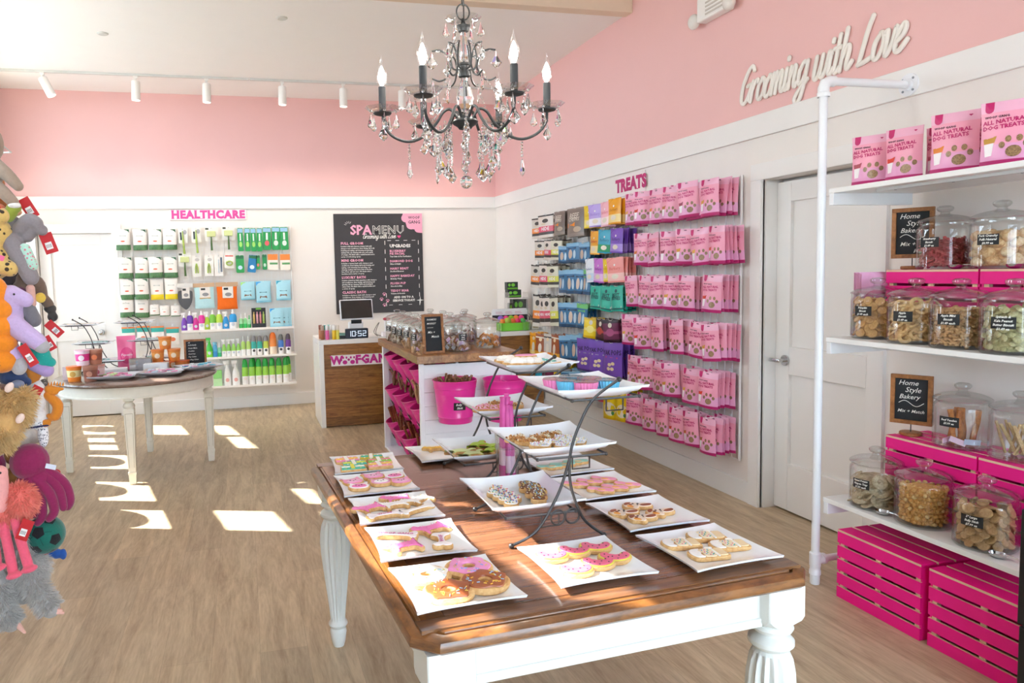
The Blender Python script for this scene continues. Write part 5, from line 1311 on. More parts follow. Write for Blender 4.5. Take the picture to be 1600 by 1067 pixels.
# ============================================================ HEALTHCARE WALL (back wall)
GY = YB - .012
wire_grid('wire_grid_panel', 'white wire grid on the back wall behind the healthcare goods', 'grid panel', (-1.33, GY, .275), 0, 1.87, 1.81, .0748, .0755, .0022)
WPB = M('f1ede8', .4, var=.03); TEALD = wood('dark_teal_print', '12474a', '6c9a58', scale=(40, 40, 60), rough=.4); GRN = M('1c9a4c', .35); GRND = M('0f5a34', .35)
def hw_item(kd, w_, h_, seed):
    def fn():
        nm = {'wp': 'white_pouch', 'wy': 'white_pouch', 'ws': 'small_white_pouch', 'brush': 'carded_brush', 'slick': 'carded_slicker_brush', 'comb': 'carded_nail_clipper', 'card': 'carded_comb', 'ringc': 'carded_ring', 'tb': 'dental_pack', 'tbr': 'dental_pack', 'tbw': 'dental_pack', 'gc': 'green_pack', 'gct': 'blue_green_pack', 'gs': 'green_tube_pack', 'gg': 'green_tube_pack', 'oc': 'orange_card_pack', 'mitt': 'grooming_mitt', 'towb': 'carded_towel', 'towo': 'carded_towel', 'bp': 'light_blue_pouch', 'tw': 'teal_band_pouch'}[kd]
        t = thing(nm, '', 'pack')
        def shape(nm_, pts, m_, fy): k = MB(); fan(k, pts, fy); k.build(nm_, m_, t)
        if kd in ('wp', 'wy', 'ws', 'bp', 'tw'):
            k, fy = pouch(w_, h_, .04, seed=seed); L = lift(fy, .001)
            mats, sp_ = {'wp': ([WPB, TEALD], [(0, 1), (.22, 0)]), 'wy': ([WPB, M('f4d81c', .4, var=.15, scale=80)], [(0, 1), (.22, 0)]), 'ws': ([WPB, TEALD], [(0, 1), (.12, 0)]), 'bp': ([M('a9dcea', .35), M('8fcfe4', .35)], [(0, 1), (.1, 0)]), 'tw': ([WPB, M('2fa79a', .4), M('f08038', .4)], [(0, 0), (.66, 1), (.90, 2)])}[kd]
            band(k, h_, sp_); k.build('pouch', mats, t, smooth=True)
            if kd == 'wp': shape('corner_flash', [(w_ * .08, h_ * .99), (w_ * .46, h_ * .99), (w_ * .46, h_ * .84)], GRND, L)
            if kd in ('wp', 'wy', 'ws'): shape('orange_mark', circ(0, h_ * .42, w_ * .16, 12, h_ * .035), M('e0603c', .5), L); shape('grey_lines', [(-w_ * .25, h_ * .66), (w_ * .25, h_ * .66), (w_ * .25, h_ * .70), (-w_ * .25, h_ * .70)], M('b9bdb8', .5), L)
            if kd == 'bp': shape('treat_window', [(-w_ * .26, h_ * .2), (w_ * .26, h_ * .2), (w_ * .22, h_ * .31), (-w_ * .22, h_ * .31)], M('84604c', .4), L); shape('corner_flash', [(-w_ * .46, h_ * .98), (-w_ * .1, h_ * .98), (-w_ * .46, h_ * .8)], M(('2a9ab8', 'd890d0', 'a8e070', '2a9ae0')[seed % 4], .4), L); shape('grey_lines', [(-w_ * .25, h_ * .46), (w_ * .25, h_ * .46), (w_ * .25, h_ * .50), (-w_ * .25, h_ * .50)], M('4a7888', .5), L)
            if kd == 'tw': shape('orange_mark', circ(0, h_ * .3, w_ * .22, 12, h_ * .12), M('e0784c', .5), L)
            return t
        if kd in ('towb', 'towo', 'mitt'):
            MB().box(-w_ / 2, w_ / 2, -.006, -.002, h_ * .84, h_).build('hanger_card', M('c9a888' if kd != 'mitt' else 'e4e2de', .7), t)
            k, fy = pouch(w_ * .92, h_ * .86, .05, seed=seed, wrinkle=.006)
            if kd == 'mitt':
                k = MB(); o = sm([(-w_ * .45, h_ * .62), (-w_ * .40, h_ * .25), (-w_ * .1, h_ * .02), (w_ * .1, h_ * .0), (w_ * .38, h_ * .25), (w_ * .46, h_ * .62), (w_ * .3, h_ * .72), (-w_ * .3, h_ * .72)]); k.prism(o, -.028, -.004, 'y'); fy = lambda x, z: -.029
            k.build('cloth', M({'towb': 'bfe6ec', 'towo': 'f4701a', 'mitt': '5d5f63'}[kd], .9, var=.12, scale=120, bump=.6), t, smooth=kd != 'mitt')
            L = lift(fy, .002)
            k = MB(); patch(k, -w_ * .2, w_ * .28, h_ * .42, h_ * .84, lift(fy, .004)); k.build('picture_card', M('e9e4de', .5), t); shape('black_mark', [(-w_ * .14, h_ * .72), (w_ * .06, h_ * .72), (w_ * .06, h_ * .80), (-w_ * .14, h_ * .80)], M('222426', .5), lift(fy, .0055)); shape('dog_picture', circ(w_ * .06, h_ * .55, w_ * .15, 14, h_ * .07), M('8d8d90', .5), lift(fy, .0055))
            if kd == 'towb': shape('yellow_strip', [(-w_ * .22, h_ * .385), (w_ * .3, h_ * .385), (w_ * .3, h_ * .42), (-w_ * .22, h_ * .42)], M('e8b04a', .5), lift(fy, .0055))
            return t
        # carded goods
        dark = kd in ('tb', 'tbr', 'tbw', 'gc', 'gct', 'gs', 'gg')
        base = {'tb': '1c9a4c', 'tbr': '1c9a4c', 'tbw': '1c9a4c', 'gc': '2aa050', 'gct': '1f7fb8', 'gs': '2aa050', 'gg': '14904a', 'oc': 'f6ede0', 'ringc': 'f2efe8'}.get(kd, 'f0ede8')
        z0 = h_ * .42 if kd in ('brush', 'slick') else 0
        k = MB(); o = [(x, z + (h_ + z0) / 2) for x, z in octo(w_ / 2, (h_ - z0) / 2, .008)]; k.prism(o, -.004, -.001, 'y'); k.build('backing_card', M(base, .45), t)
        F = lambda x, z: -.0048
        shape('hang_hole', circ(0, h_ * .965, .005, 10, .003), M('7f8078', .6), F)
        GRP = M('a6bf5c', .4); DGR = M('4c6a34', .4); PAD = M('d3dc9c', .8, bump=.5, scale=200)
        if kd == 'brush':
            shape('black_strip', [(-w_ * .3, h_ * .55), (-w_ * .12, h_ * .55), (-w_ * .12, h_ * .85), (-w_ * .3, h_ * .85)], M('23303a', .5), F)
            MB().tube([(.0, -.016, h_ * .9), (.0, -.018, h_ * .55), (.004, -.018, h_ * .3), (.006, -.016, .004)], [.005, .010, .011, .013], 10).build('handle', GRP, t, smooth=True); shape('grey_picture', circ(w_ * .24, h_ * .85, w_ * .2, 12, h_ * .09), M('b0b0b8', .5), F)
        elif kd == 'slick':
            MB().tube([(.0, -.02, h_ * .62), (.0, -.02, h_ * .3), (.002, -.018, .004)], [.006, .010, .012], 10).build('handle', DGR, t, smooth=True)
            MB().box(-w_ * .34, w_ * .34, -.035, -.01, h_ * .60, h_ * .84, .006).build('bristle_pad', PAD, t); shape('black_strip', [(-w_ * .45, h_ * .9), (-w_ * .2, h_ * .9), (-w_ * .2, h_ * .98), (-w_ * .45, h_ * .98)], M('3a4038', .5), F)
        elif kd == 'comb':
            MB().tube([(-.014, -.012, h_ * .15), (-.010, -.014, h_ * .45), (0, -.014, h_ * .62)], .007, 8).tube([(.014, -.012, h_ * .15), (.010, -.014, h_ * .45), (0, -.014, h_ * .62)], .007, 8).build('clipper_handles', GRP, t, smooth=True); shape('grey_picture', circ(w_ * .1, h_ * .8, w_ * .25, 12, h_ * .08), M('c8c4c0', .5), F)
        elif kd == 'card':
            MB().box(-.006, .006, -.010, -.004, h_ * .15, h_ * .8, .002).build('comb_bar', M('b8c4cc', .3), t); shape('black_strip', [(w_ * .2, h_ * .2), (w_ * .42, h_ * .2), (w_ * .42, h_ * .9), (w_ * .2, h_ * .9)], M('5c6c80', .5), F)
        elif kd == 'ringc':
            MB().tube([(.032 * math.cos(a), -.014, h_ * .38 + .022 * math.sin(a)) for a in [2 * PI * i / 18 for i in range(18)]], .008, 8, True).build('green_ring', GRP, t, smooth=True); shape('red_strip', [(-w_ * .4, h_ * .88), (w_ * .4, h_ * .88), (w_ * .4, h_ * .97), (-w_ * .4, h_ * .97)], M('d84a3c', .5), F)
        elif dark:
            shape('blue_top', [(-w_ * .45, h_ * .80), (w_ * .45, h_ * .80), (w_ * .45, h_ * .97), (-w_ * .45, h_ * .97)], M('9cc8e8' if kd[0] == 't' else '0f6a3c', .4), F)
            shape('pale_patch', circ(0, h_ * .3, w_ * .28, 12, h_ * .12), M({'tb': 'a8e070', 'tbr': 'e4606a', 'tbw': 'e0eee4', 'gc': 'c8e4f0', 'gct': 'dcecf6', 'gs': 'e87878', 'gg': 'cfe8d8'}[kd], .5), F)
            if kd.startswith('t'): shape('white_stripe', [(-w_ * .12, h_ * .45), (w_ * .12, h_ * .45), (w_ * .12, h_ * .76), (-w_ * .12, h_ * .76)], M('e6f2ea', .5), F)
        elif kd == 'oc':
            shape('orange_top', [(-w_ * .48, h_ * .62), (w_ * .48, h_ * .62), (w_ * .48, h_ * .98), (-w_ * .48, h_ * .98)], M('f08c3c', .5), F); shape('green_strip', [(-w_ * .3, h_ * .34), (w_ * .46, h_ * .34), (w_ * .46, h_ * .46), (-w_ * .3, h_ * .46)], M('5a9a5c', .5), F)
        return t
    return Proto(fn)
HWI = [('wp', -1.264, 1.838, 0.141, 0.228), ('wp', -1.092, 1.835, 0.148, 0.226), ('wp', -0.933, 1.836, 0.139, 0.227), ('wp', -0.78, 1.834, 0.146, 0.232), ('wp', -1.256, 1.531, 0.147, 0.232), ('wp', -1.091, 1.527, 0.145, 0.237), ('wp', -0.94, 1.529, 0.143, 0.232), ('wp', -0.787, 1.525, 0.15, 0.239), ('wp', -1.25, 1.293, 0.141, 0.221), ('wp', -1.1, 1.293, 0.15, 0.225), ('wp', -1.266, 1.10, 0.144, 0.172), ('wp', -1.112, 1.09, 0.15, 0.19), ('wy', -0.938, 1.285, 0.139, 0.232), ('wy', -0.788, 1.285, 0.15, 0.232), ('ws', -0.978, 1.111, 0.1, 0.118), ('ws', -0.873, 1.097, 0.089, 0.128), ('ws', -0.758, 1.092, 0.11, 0.137), ('brush', -0.634, 1.781, 0.1, 0.289), ('brush', -0.493, 1.789, 0.106, 0.28), ('slick', -0.334, 1.816, 0.138, 0.261), ('slick', -0.147, 1.823, 0.138, 0.259), ('slick', -0.631, 1.535, 0.134, 0.226), ('comb', -0.506, 1.532, 0.098, 0.233), ('comb', -0.375, 1.532, 0.094, 0.234), ('card', -0.269, 1.53, 0.094, 0.235), ('ringc', -0.15, 1.616, 0.11, 0.15), ('tb', -0.015, 1.805, 0.061, 0.263), ('tb', 0.061, 1.804, 0.055, 0.264), ('tb', 0.13, 1.802, 0.056, 0.265), ('tb', 0.193, 1.801, 0.052, 0.266), ('tbr', 0.275, 1.816, 0.092, 0.256), ('tbw', 0.376, 1.815, 0.091, 0.262), ('tbw', 0.475, 1.813, 0.094, 0.263), ('gc', -0.032, 1.561, 0.089, 0.199), ('gct', 0.09, 1.564, 0.094, 0.198), ('gs', 0.167, 1.597, 0.044, 0.16), ('gg', 0.243, 1.591, 0.05, 0.174), ('oc', 0.332, 1.585, 0.117, 0.185), ('oc', 0.473, 1.582, 0.118, 0.186), ('mitt', -0.643, 1.169, 0.173, 0.288), ('towb', -0.437, 1.171, 0.235, 0.284), ('towo', -0.192, 1.152, 0.245, 0.306), ('bp', 0.04, 1.251, 0.158, 0.205), ('bp', 0.213, 1.216, 0.165, 0.242), ('bp', 0.439, 1.234, 0.165, 0.228), ('tw', -1.26, 0.802, 0.139, 0.19), ('tw', -1.109, 0.806, 0.142, 0.203), ('tw', -0.956, 0.798, 0.15, 0.211), ('tw', -0.798, 0.78, 0.155, 0.222)]
HWN = {'wp': 'white pouch with dark teal landscape foot', 'wy': 'white pouch with yellow foot', 'ws': 'small white pouch', 'brush': 'green handled brush on a card', 'slick': 'slicker brush with pale pad on a card', 'comb': 'green nail clipper on a card', 'card': 'slim comb on a white card', 'ringc': 'green ring on a white card', 'tb': 'narrow green dental pack', 'tbr': 'green dental pack with red patch', 'tbw': 'green dental pack with white patch', 'gc': 'green and pale blue pack', 'gct': 'tilted blue pack', 'gs': 'tiny green and red tube pack', 'gg': 'small dark green tube pack', 'oc': 'orange and cream card pack', 'mitt': 'dark grey grooming mitt', 'towb': 'pale blue towel with picture card', 'towo': 'bright orange towel with picture card', 'bp': 'light blue pouch', 'tw': 'white pouch with teal and orange top'}
protos = {}; seen = {}
for i, (kd, x, z, w_, h_) in enumerate(HWI):
    if kd not in protos or kd in ('bp',): protos[kd] = hw_item(kd, w_, h_, i)
    seen[kd] = seen.get(kd, 0) + 1; n = sum(1 for a in HWI if a[0] == kd)
    row = 'top row' if z > 1.75 else 'second row' if z > 1.5 else 'third row' if z > 1.14 else 'fourth row' if z > 1.0 else 'low row'
    lab = HWN[kd] + ', healthcare grid' + ('' if n == 1 else ', %s, %s of its kind' % (row, ORD[seen[kd] - 1]))
    y = GY - .05 - (.0 if kd not in ('wp',) else .02 * (i % 3 == 0))
    o = protos[kd].put((x, y, z), (0, rs.uniform(-.02, .02) + (.14 if kd == 'gct' else 0), 0), lab, 'pack', 'goods on the healthcare grid')
    hook.put((x, GY - .009, z + h_ - .008), 0, 'white wire hook on the healthcare grid', 'hook', 'hooks of the healthcare grid', (1, .62, 1))
    if kd in ('wp', 'bp', 'ws'): protos[kd].put((x + .006, y + .033, z + .003), 0, lab.replace(', healthcare grid', ' hanging behind another'), 'pack', 'pouches hanging behind others')
# shelves and bottles
SY0 = 8.47
for z, x0, x1, nm in ((.935, -.69, .535, 'upper'), (.625, -.45, .55, 'middle'), (.297, -.60, .54, 'lower')):
    t = thing('narrow_wall_shelf', '%s narrow white shelf on the healthcare grid, carrying bottles' % nm, 'shelf', (x0, SY0, z))
    MB().box(0, x1 - x0, 0, GY - SY0 - .012, -.018, 0, .003).box(0, x1 - x0, 0, .006, 0, .008, .001).build('shelf_board', M('f6f0ea', .4, var=.01), t)
    for q in (.15, .85): MB().prism([(.0, -.018), (GY - SY0 - .012, -.018), (GY - SY0 - .012, -.07)], (x1 - x0) * q - .003, (x1 - x0) * q + .003, 'x').build('shelf_bracket', CLEARP, t)
def bottle(kd, w_, h_, c1, c2, cap):
    def fn():
        t = thing({'sp': 'spray_bottle', 'bt': 'shampoo_bottle', 'sm': 'small_bottle', 'sm2': 'foam_bottle', 'tu': 'blue_tube', 'sh': 'shaker_bottle', 'shb': 'shaker_bottle', 'wsp': 'trigger_spray_bottle', 'gb': 'shampoo_bottle'}[kd], '', 'bottle')
        r = w_ / 2; H = h_
        body = {'sp': .70, 'bt': .78, 'sm': .68, 'sm2': .74, 'tu': .85, 'sh': .76, 'shb': .78, 'wsp': .72, 'gb': .74}[kd] * H
        k = MB(); prof = [(0, 0), (r * .92, 0), (r, .006), (r, body * .45), (r, body * .46), (r * .995, body * .80), (r * .98, body * .81), (r * .85, body * .93), (r * .45, body)]
        if kd in ('wsp', 'sp'): prof = [(0, 0), (r * .95, 0), (r, .006), (r * 1.0, body * .45), (r, body * .46), (r * .9, body * .65), (r * .89, body * .66), (r * .5, body * .93), (r * .32, body)]
        k.lathe(prof, 20, ry=.72)
        n = 20; mi = []
        for f in k.f: zc = sum(k.v[i][2] for i in f) / len(f); mi.append(0 if zc < body * .455 else 1)
        k.mi = mi; k.build('bottle_body', [M(c1, .3), M(c2, .3)], t, smooth=True)
        cm = M(cap, .3); k = MB()
        if kd in ('sp', 'wsp'):
            k.lathe([(r * .36, body), (r * .36, body + H * .06), (r * .25, body + H * .08), (r * .25, body + H * .16)], 14)
            k.box(-r * 1.05, r * .45, -r * .28, r * .28, body + H * .15, body + H * .27, .003); k.box(-r * .75, -r * .5, -r * .12, r * .12, body + H * .02, body + H * .16, .001); k.build('trigger_head', cm, t)
        elif kd in ('gb', 'sh', 'shb'):
            k.lathe([(r * .90, body * .93), (r * .88, body + H * .06), (r * .70, H * .93), (r * .45, H * .985), (0, H)], 20, ry=.8); k.build('cap', cm, t, smooth=True)
        elif kd == 'tu': k.lathe([(r * .95, body * .99), (r * .95, H), (0, H)], 18, ry=.72); k.build('cap', cm, t, smooth=True)
        else:
            k.lathe([(r * .45, body), (r * .46, body + H * .07), (r * .3, body + H * .09), (r * .26, H * .985), (0, H)], 16); k.build('cap', cm, t, smooth=True)
        if kd in ('gb', 'sh', 'shb', 'wsp', 'sp', 'bt'):
            fy = lambda x, z: -math.sqrt(max(0, 1 - (x / r) ** 2)) * r * .72 - .0008
            k = MB(); fan(k, circ(0, body * .32, r * .5, 12, r * .5), fy); k.build('label_mark', M({'gb': 'f0e6e0', 'sh': '3a3a40', 'shb': 'f4e4d0', 'wsp': 'e8a8a0'}.get(kd, 'ccd4de'), .5), t)
        return t
    return Proto(fn)
W_ = 'f6f4f2'
SHI = [('sp',-.658,.067,.206,'7a3fb0','7a3fb0',W_,'purple'),('bt',-.597,.071,.217,W_,'6a3fa8',W_,'white and purple'),('sp',-.536,.067,.201,'d8389a','d8389a',W_,'pink'),('bt',-.473,.071,.215,W_,'e0389c',W_,'white and pink'),('sp',-.415,.067,.206,'a8cc3c','a8cc3c',W_,'green'),('bt',-.355,.071,.218,W_,'78c040',W_,'white and green'),('bt',-.285,.071,.219,W_,'b8d848',W_,'white and lime'),('sp',-.215,.071,.203,'2a90d0','2a90d0',W_,'blue'),('bt',-.136,.082,.218,W_,'2a98d8',W_,'white and blue'),('sm',-.049,.048,.167,'3cb85c','9ad8a0',W_,'green'),('sm',-.003,.042,.172,'34c060','8ad890',W_,'green'),('sm',.041,.040,.149,'3cb85c','a8e0b0','3cb85c','green')]
SH2 = [('sp',-.405,.071,.227,'8ce050','48c848','48c848','bright green'),('tu',-.345,.05,.169,'3c90d0','58b0dc','80c8e0','blue'),('sm',-.298,.042,.159,'3cb878','88d8b0',W_,'green'),('sp',-.247,.05,.204,W_,'9cd860',W_,'white and green'),('sp',-.195,.05,.204,W_,'8ccc54',W_,'white and green'),('sp',-.143,.05,.215,W_,'9cd860',W_,'white and green'),('sp',-.090,.05,.215,W_,'8ccc54',W_,'white and green'),('sm2',-.036,.050,.221,W_,'b8dc70','e8e8e4','white and lime'),('sm2',.019,.050,.222,W_,'b8dc70','e8e8e4','white and lime'),('sh',.079,.060,.222,W_,'38b8a8','8c8888','white and teal'),('sh',.143,.060,.222,W_,'38b8a8','8c8888','white and teal'),('sh',.212,.060,.221,W_,'d0e050','8c8888','white and lime'),('shb',.292,.080,.253,'f8e4cc','f49040','f07820','orange'),('sh',.380,.062,.228,W_,'4a88d8','70706c','white and blue'),('sh',.463,.062,.231,W_,'7a3c9c','5c4c58','white and purple')]
SH3 = [('wsp',-.225,.085,.283,W_,'f2f0ec',W_,'white'),('wsp',-.132,.085,.282,W_,'f2f0ec',W_,'white')] + [('gb',x,.070,.288,W_,'a0dc4c','22a83c','white and green') for x in (-.03,.045,.12,.195,.270,.347,.424)]
for lst, z, nm in ((SHI, .935, 'upper'), (SH2, .625, 'middle'), (SH3, .297, 'lower')):
    pr = {}
    for i, (kd, x, w_, h_, c1, c2, cp_, cn) in enumerate(lst):
        key = (kd, c1, c2, w_); 
        if key not in pr: pr[key] = bottle(kd, w_, h_, c1, c2, cp_)
        pr[key].put((x, SY0 + .065, z + .0005), (0, 0, 0), '%s %s on the %s healthcare shelf, %s from the left' % (cn, 'spray bottle' if 'sp' in kd else 'tube' if kd == 'tu' else 'bottle', nm, ORD[i] if i < 12 else ('thirteenth', 'fourteenth', 'fifteenth')[i - 12]), 'bottle', 'bottles on the healthcare shelves')
gp = bottle('gb', .070, .288, W_, 'a0dc4c', '22a83c')
for x, n in ((.062, 'second'), (.455, 'last')): gp.put((x, SY0 + .16, .2975), 0, 'white and green bottle on the lower healthcare shelf, behind the %s bottle' % n, 'bottle', 'bottles on the healthcare shelves')
for i in range(2): tag(MB().box(-.046, .046, -.04, .04, 0, .088, .003).build('green_box', [M(('bfe8b0', '8cd878')[i], .5)], None, loc=(-.33, SY0 + .07, .2975 + i * .0885)), 'green and white box on the lower healthcare shelf, %s of two' % ('lower', 'upper')[i], 'box', 'boxes on the lower shelf')
t = thing('tube_rack', 'black display rack of small patterned tubes on the upper healthcare shelf', 'rack', (.147, SY0 + .07, .9355))
MB().box(-.078, .078, .0, .006, 0, .225, .002).box(-.078, .078, -.05, 0, 0, .05, .002).build('rack_body', M('1e1f20', .5), t)
k = MB(); k.box(-.03, .03, -.003, .0, .205, .228); k.build('green_crest', M('6ca83c', .5), t)
for i, c in enumerate(('c8a860', 'e8a0a8', 'e88890', 'a8c060')):
    o = MB(); o.lathe([(0, 0), (.011, 0), (.011, .10), (.006, .11), (.006, .13), (0, .132)], 12); tag(o.build('small_tube', M(c, .4, var=.5, scale=60), None, smooth=True, loc=(.147 - .052 + i * .035, SY0 + .058, .986)), 'small patterned tube in the black rack, %s from the left' % ORD[i], 'tube', 'tubes in the rack')
for i, (x, y) in enumerate(((.345, .05), (.40, .085), (.44, .12))):
    hw_item('bp', .155, .215, 43 + i).put((x, SY0 + y, .9355), 0, 'light blue pouch standing on the upper healthcare shelf, %s from the left' % ORD[i], 'pack', 'pouches standing on the upper shelf')
# ============================================================ MENU BOARD
t = thing('menu_board', 'big dark wall board reading SPA MENU above the counter', 'menu board', (1.588, YB, 1.634))
BW, BH = .535, .592
MB().box(-BW, BW, -.022, 0, -BH, BH, .003).build('board', M('3b393c', .6, var=.06), t)
PKT = M('f4a9c4', .5); F0 = -.0232
k = MB(); cl = [(BW, BH), (.14 + .16, BH)] + [(.33 + .05 * math.cos(a), BH - .055 + .05 * math.sin(a)) for a in [PI * .75 + PI * .75 * i / 8 for i in range(9)]] + [(.40 + .06 * math.cos(a), BH - .14 + .05 * math.sin(a)) for a in [PI + PI * .6 * i / 8 for i in range(9)]] + [(.49 + .05 * math.cos(a), BH - .19 + .04 * math.sin(a)) for a in [PI + PI * .45 * i / 6 for i in range(7)]] + [(BW, BH - .235)]
k.prism(cl, F0 - .0004, F0 + .002, 'y'); k.build('pink_cloud', PKT, t)
def line(st, x, z, s, m_, nm='lettering', al='LEFT', **kw):
    k = MB(); put_text(k, st, x, z, s, y=F0 - .0008, align=al, **kw); return k.build(nm, m_, t)
BLK = M('2a282c', .5)
line('WOOF', .435, BH - .05, .045, BLK, al='CENTER', bold=.0008); line('GANG', .435, BH - .105, .052, BLK, al='CENTER', bold=.001)
line('SPA', -.215, .395, .155, PKT, al='CENTER', bold=.005, space=1.0)
line('MENU', .115, .395, .135, CHALKW, al='CENTER', bold=.0035, space=1.08); k = MB(); put_text(k, 'MENU', .115, .395, .135, y=F0 - .0016, bold=-.0015, space=1.08); k.build('lettering', BLK, t)
st, wid = word_strokes('Grooming with Love', .030); k_ = .40 / wid
o = cursive('lettering', [[(-.20 + a * k_, .30 + b_) for a, b_ in s_] for s_ in st], t, CHALKW, .0028, .001); o.location.y = F0
k = MB(); hp = [(.245 + .022 * (16 * math.sin(a) ** 3) / 16, .318 + .020 * (13 * math.cos(a) - 5 * math.cos(2 * a) - 2 * math.cos(3 * a) - math.cos(4 * a)) / 16) for a in [2 * PI * i / 24 for i in range(24)]]; fan(k, hp, lambda x, z: F0 - .0008); k.build('heart', M('e8508c', .5), t)
for i in range(5): a = math.radians(160 - i * 25); k = MB(); k.tube([(-.36 + .03 * math.cos(a), F0 - .001, .45 + .03 * math.sin(a)), (-.36 + .055 * math.cos(a), F0 - .001, .45 + .055 * math.sin(a))], .002, 5); k.build('ray_mark', CHALKW, t)
L1 = [('FULL GROOM', ['Includes a full-style haircut, a luxury bath with', 'shampoo and conditioner, blow drying, full body', 'brushing and styling, nail trimming and grinding,', 'sanitary trim, ear cleaning with care, and a spritz', 'of cologne. We finish with a crystal bandana and a', 'series of refreshing spray.']),
      ('MINI GROOM', ['Includes a luxury bath with shampoo and', 'conditioner, blow drying, full body brushing and', 'styling, nail trimming and grinding, ear', 'cleaning, sanitary trim and a trim of the feet,', 'face, front, tail and ears. We finish with a', 'bandana and a series of spray.']),
      ('LUXURY BATH', ['Includes a luxurious bath experience with shampoo', 'and conditioner, blow drying, nail trimming and', 'grinding, full ear cleaning, full body brushing &', 'scissor trim. We finish with a crystal bandana and', 'a series of spray.']),
      ('CLASSIC BATH', ['Includes a shampoo bath with shampoo and', 'conditioner, blow drying, nail trimming and', 'grinding and full body brushing.'])]
z = .242
for hd, ls in L1:
    line(hd, -.46, z, .040, PKT, bold=.0016, space=1.1); z -= .034
    k = MB()
    for s_ in ls: put_text(k, s_, -.46, z, .0205, y=F0 - .0008, align='LEFT', bold=.0005, space=.98 * (49 / max(40, len(s_))) ** .5); z -= .0245
    k.build('small_print', CHALKW, t); z -= .020
line('WALK-IN', -.46, z - .004, .036, CHALKW, bold=.0018)
line('UPGRADES', .255, .205, .052, CHALKW, al='CENTER', bold=.0022)
z = .145
for hd, sb in (('BLUEBERRY', None), ('PIE FACIAL', 'Tear Stain & Fur Purification'), ('DIAMOND DOG', 'Shine & Bright'), ('HAIRY BEAST', 'De-Shed Blowout'), ('HAPPY BARKDAY', 'Birthday Wash'), ('PLUSH PUP', 'Smooth & Silky'), ('TEDDY BEAR', 'Volume & Nourish')):
    line(hd, .125, z, .036, PKT, bold=.0014, space=1.08); z -= .033
    if sb: line(sb, .127, z, .023, CHALKW, nm='small_print', bold=.0006); z -= .056
line('ADD ON TO A', .285, -.412, .036, CHALKW, al='CENTER', bold=.0016); line('SERVICE TODAY!', .285, -.452, .036, CHALKW, al='CENTER', bold=.0016)
k = MB()
for i in range(8): z0 = .27 - i * .105; k.box(.066, .073, F0 - .0008, F0, z0 - .05, z0); k.box(.478, .485, F0 - .0008, F0, z0 - .05, z0)
for i in range(4): k.box(.10 + i * .10, .145 + i * .10, F0 - .0008, F0, .268, .274)
for i in range(3): k.box(.10 + i * .12, .145 + i * .12, F0 - .0008, F0, -.505, -.500)
k.build('dashed_frame', CHALKW, t)
for (x, z_, s_) in ((.045, -.37, .045), (.01, -.43, .045), (.085, -.45, .045), (.045, -.50, .045)):
    k = MB()
    for o_ in paw_pts(x, z_, s_): fan(k, o_, lambda a, b_: F0 - .001)
    k.build('paw_mark', PKT, t)
k = MB(); fan(k, [(.488 + (.05 if i % 2 == 0 else .010) * math.cos(i * PI / 4), -.455 + (.05 if i % 2 == 0 else .010) * math.sin(i * PI / 4)) for i in range(8)], lambda a, b_: F0 - .001); k.build('sparkle', CHALKW, t)

# ============================================================ COUNTER
CX0, CY0, CZ = .688, 7.235, .875
WSTONE = M('f5f3f0', .25, var=.015)
CWOOD = wood('counter_oak_boards', '6a3c18', 'b07a3c', scale=(1.6, 10, 16), rough=.45, axis='XZ', plank=(.62, .098, .0012, 1.0))
t = thing('checkout_counter', 'long counter with white top and brown plank front, under the menu board', 'counter', (CX0, CY0, 0))
WID = XR - CX0 - .02
MB().box(.0, WID, 0, .66, CZ - .045, CZ, .002).build('countertop', WSTONE, t)
MB().box(0, .045, 0, .66, 0, CZ - .0455, .002).build('side_panel', WSTONE, t)
MB().box(.0455, WID, .012, .035, .01, CZ - .046).build('front_panel', CWOOD, t)
MB().box(.0455, WID, .62, .64, .01, CZ - .046).build('back_panel', WSTONE, t)
MB().box(.0455, WID, .0355, .6195, .30, .31).build('inner_shelf', WSTONE, t)
s = thing('brand_sign', 'white strip sign with pink letters WOOF GANG and paw prints on the counter front', 'sign', (CX0 + .115, CY0 + .010, .612))
MB().box(0, 1.15, -.006, 0, 0, .108, .001).build('board', M('f7f1f4', .5), s)
PKL = M('cf2a96', .45)
fyS = lambda x, z: -.0072
k = MB(); put_text(k, 'W', .054, .054, .112, fy=fyS, bold=.006); put_text(k, 'F', .268, .054, .112, fy=fyS, bold=.006); put_text(k, 'GANG', .475, .054, .115, fy=fyS, bold=.006, space=1.12); put_text(k, 'BAKERY', .89, .054, .115, fy=fyS, bold=.003, space=1.08); k.build('lettering', PKL, s)
for x in (.136, .212):
    k = MB()
    for o_ in paw_pts(x, .050, .088): fan(k, o_, fyS)
    k.build('paw_mark', PKL, s)
# monitor
t = thing('point_of_sale_screen', 'dark tilted touch screen on a white base standing on the counter', 'monitor', (1.10, 7.50, CZ + .0005), math.radians(4))
k = MB(); k.box(-.085, .085, -.05, .09, 0, .02, .006); k.box(-.075, .075, -.02, .05, .02, .155, .012); k.build('stand_base', M('eef0f4', .35), t)
MB().box(-.055, .055, -.024, -.018, .135, .185, .002).build('stand_neck', M('1c1f24', .3), t)
sc = MB(); sc.T = Matrix.Translation((0, -.04, .28)) @ Matrix.Rotation(-.22, 4, 'X'); sc.box(-.172, .172, -.008, .014, -.105, .105, .008); sc.build('screen_shell', M('eceef2', .35), t)
sc = MB(); sc.T = Matrix.Translation((0, -.04, .28)) @ Matrix.Rotation(-.22, 4, 'X'); sc.box(-.160, .160, -.0095, -.0075, -.092, .094, .001); sc.build('screen_glass', M('30322f', .12, var=.25, scale=8), t)
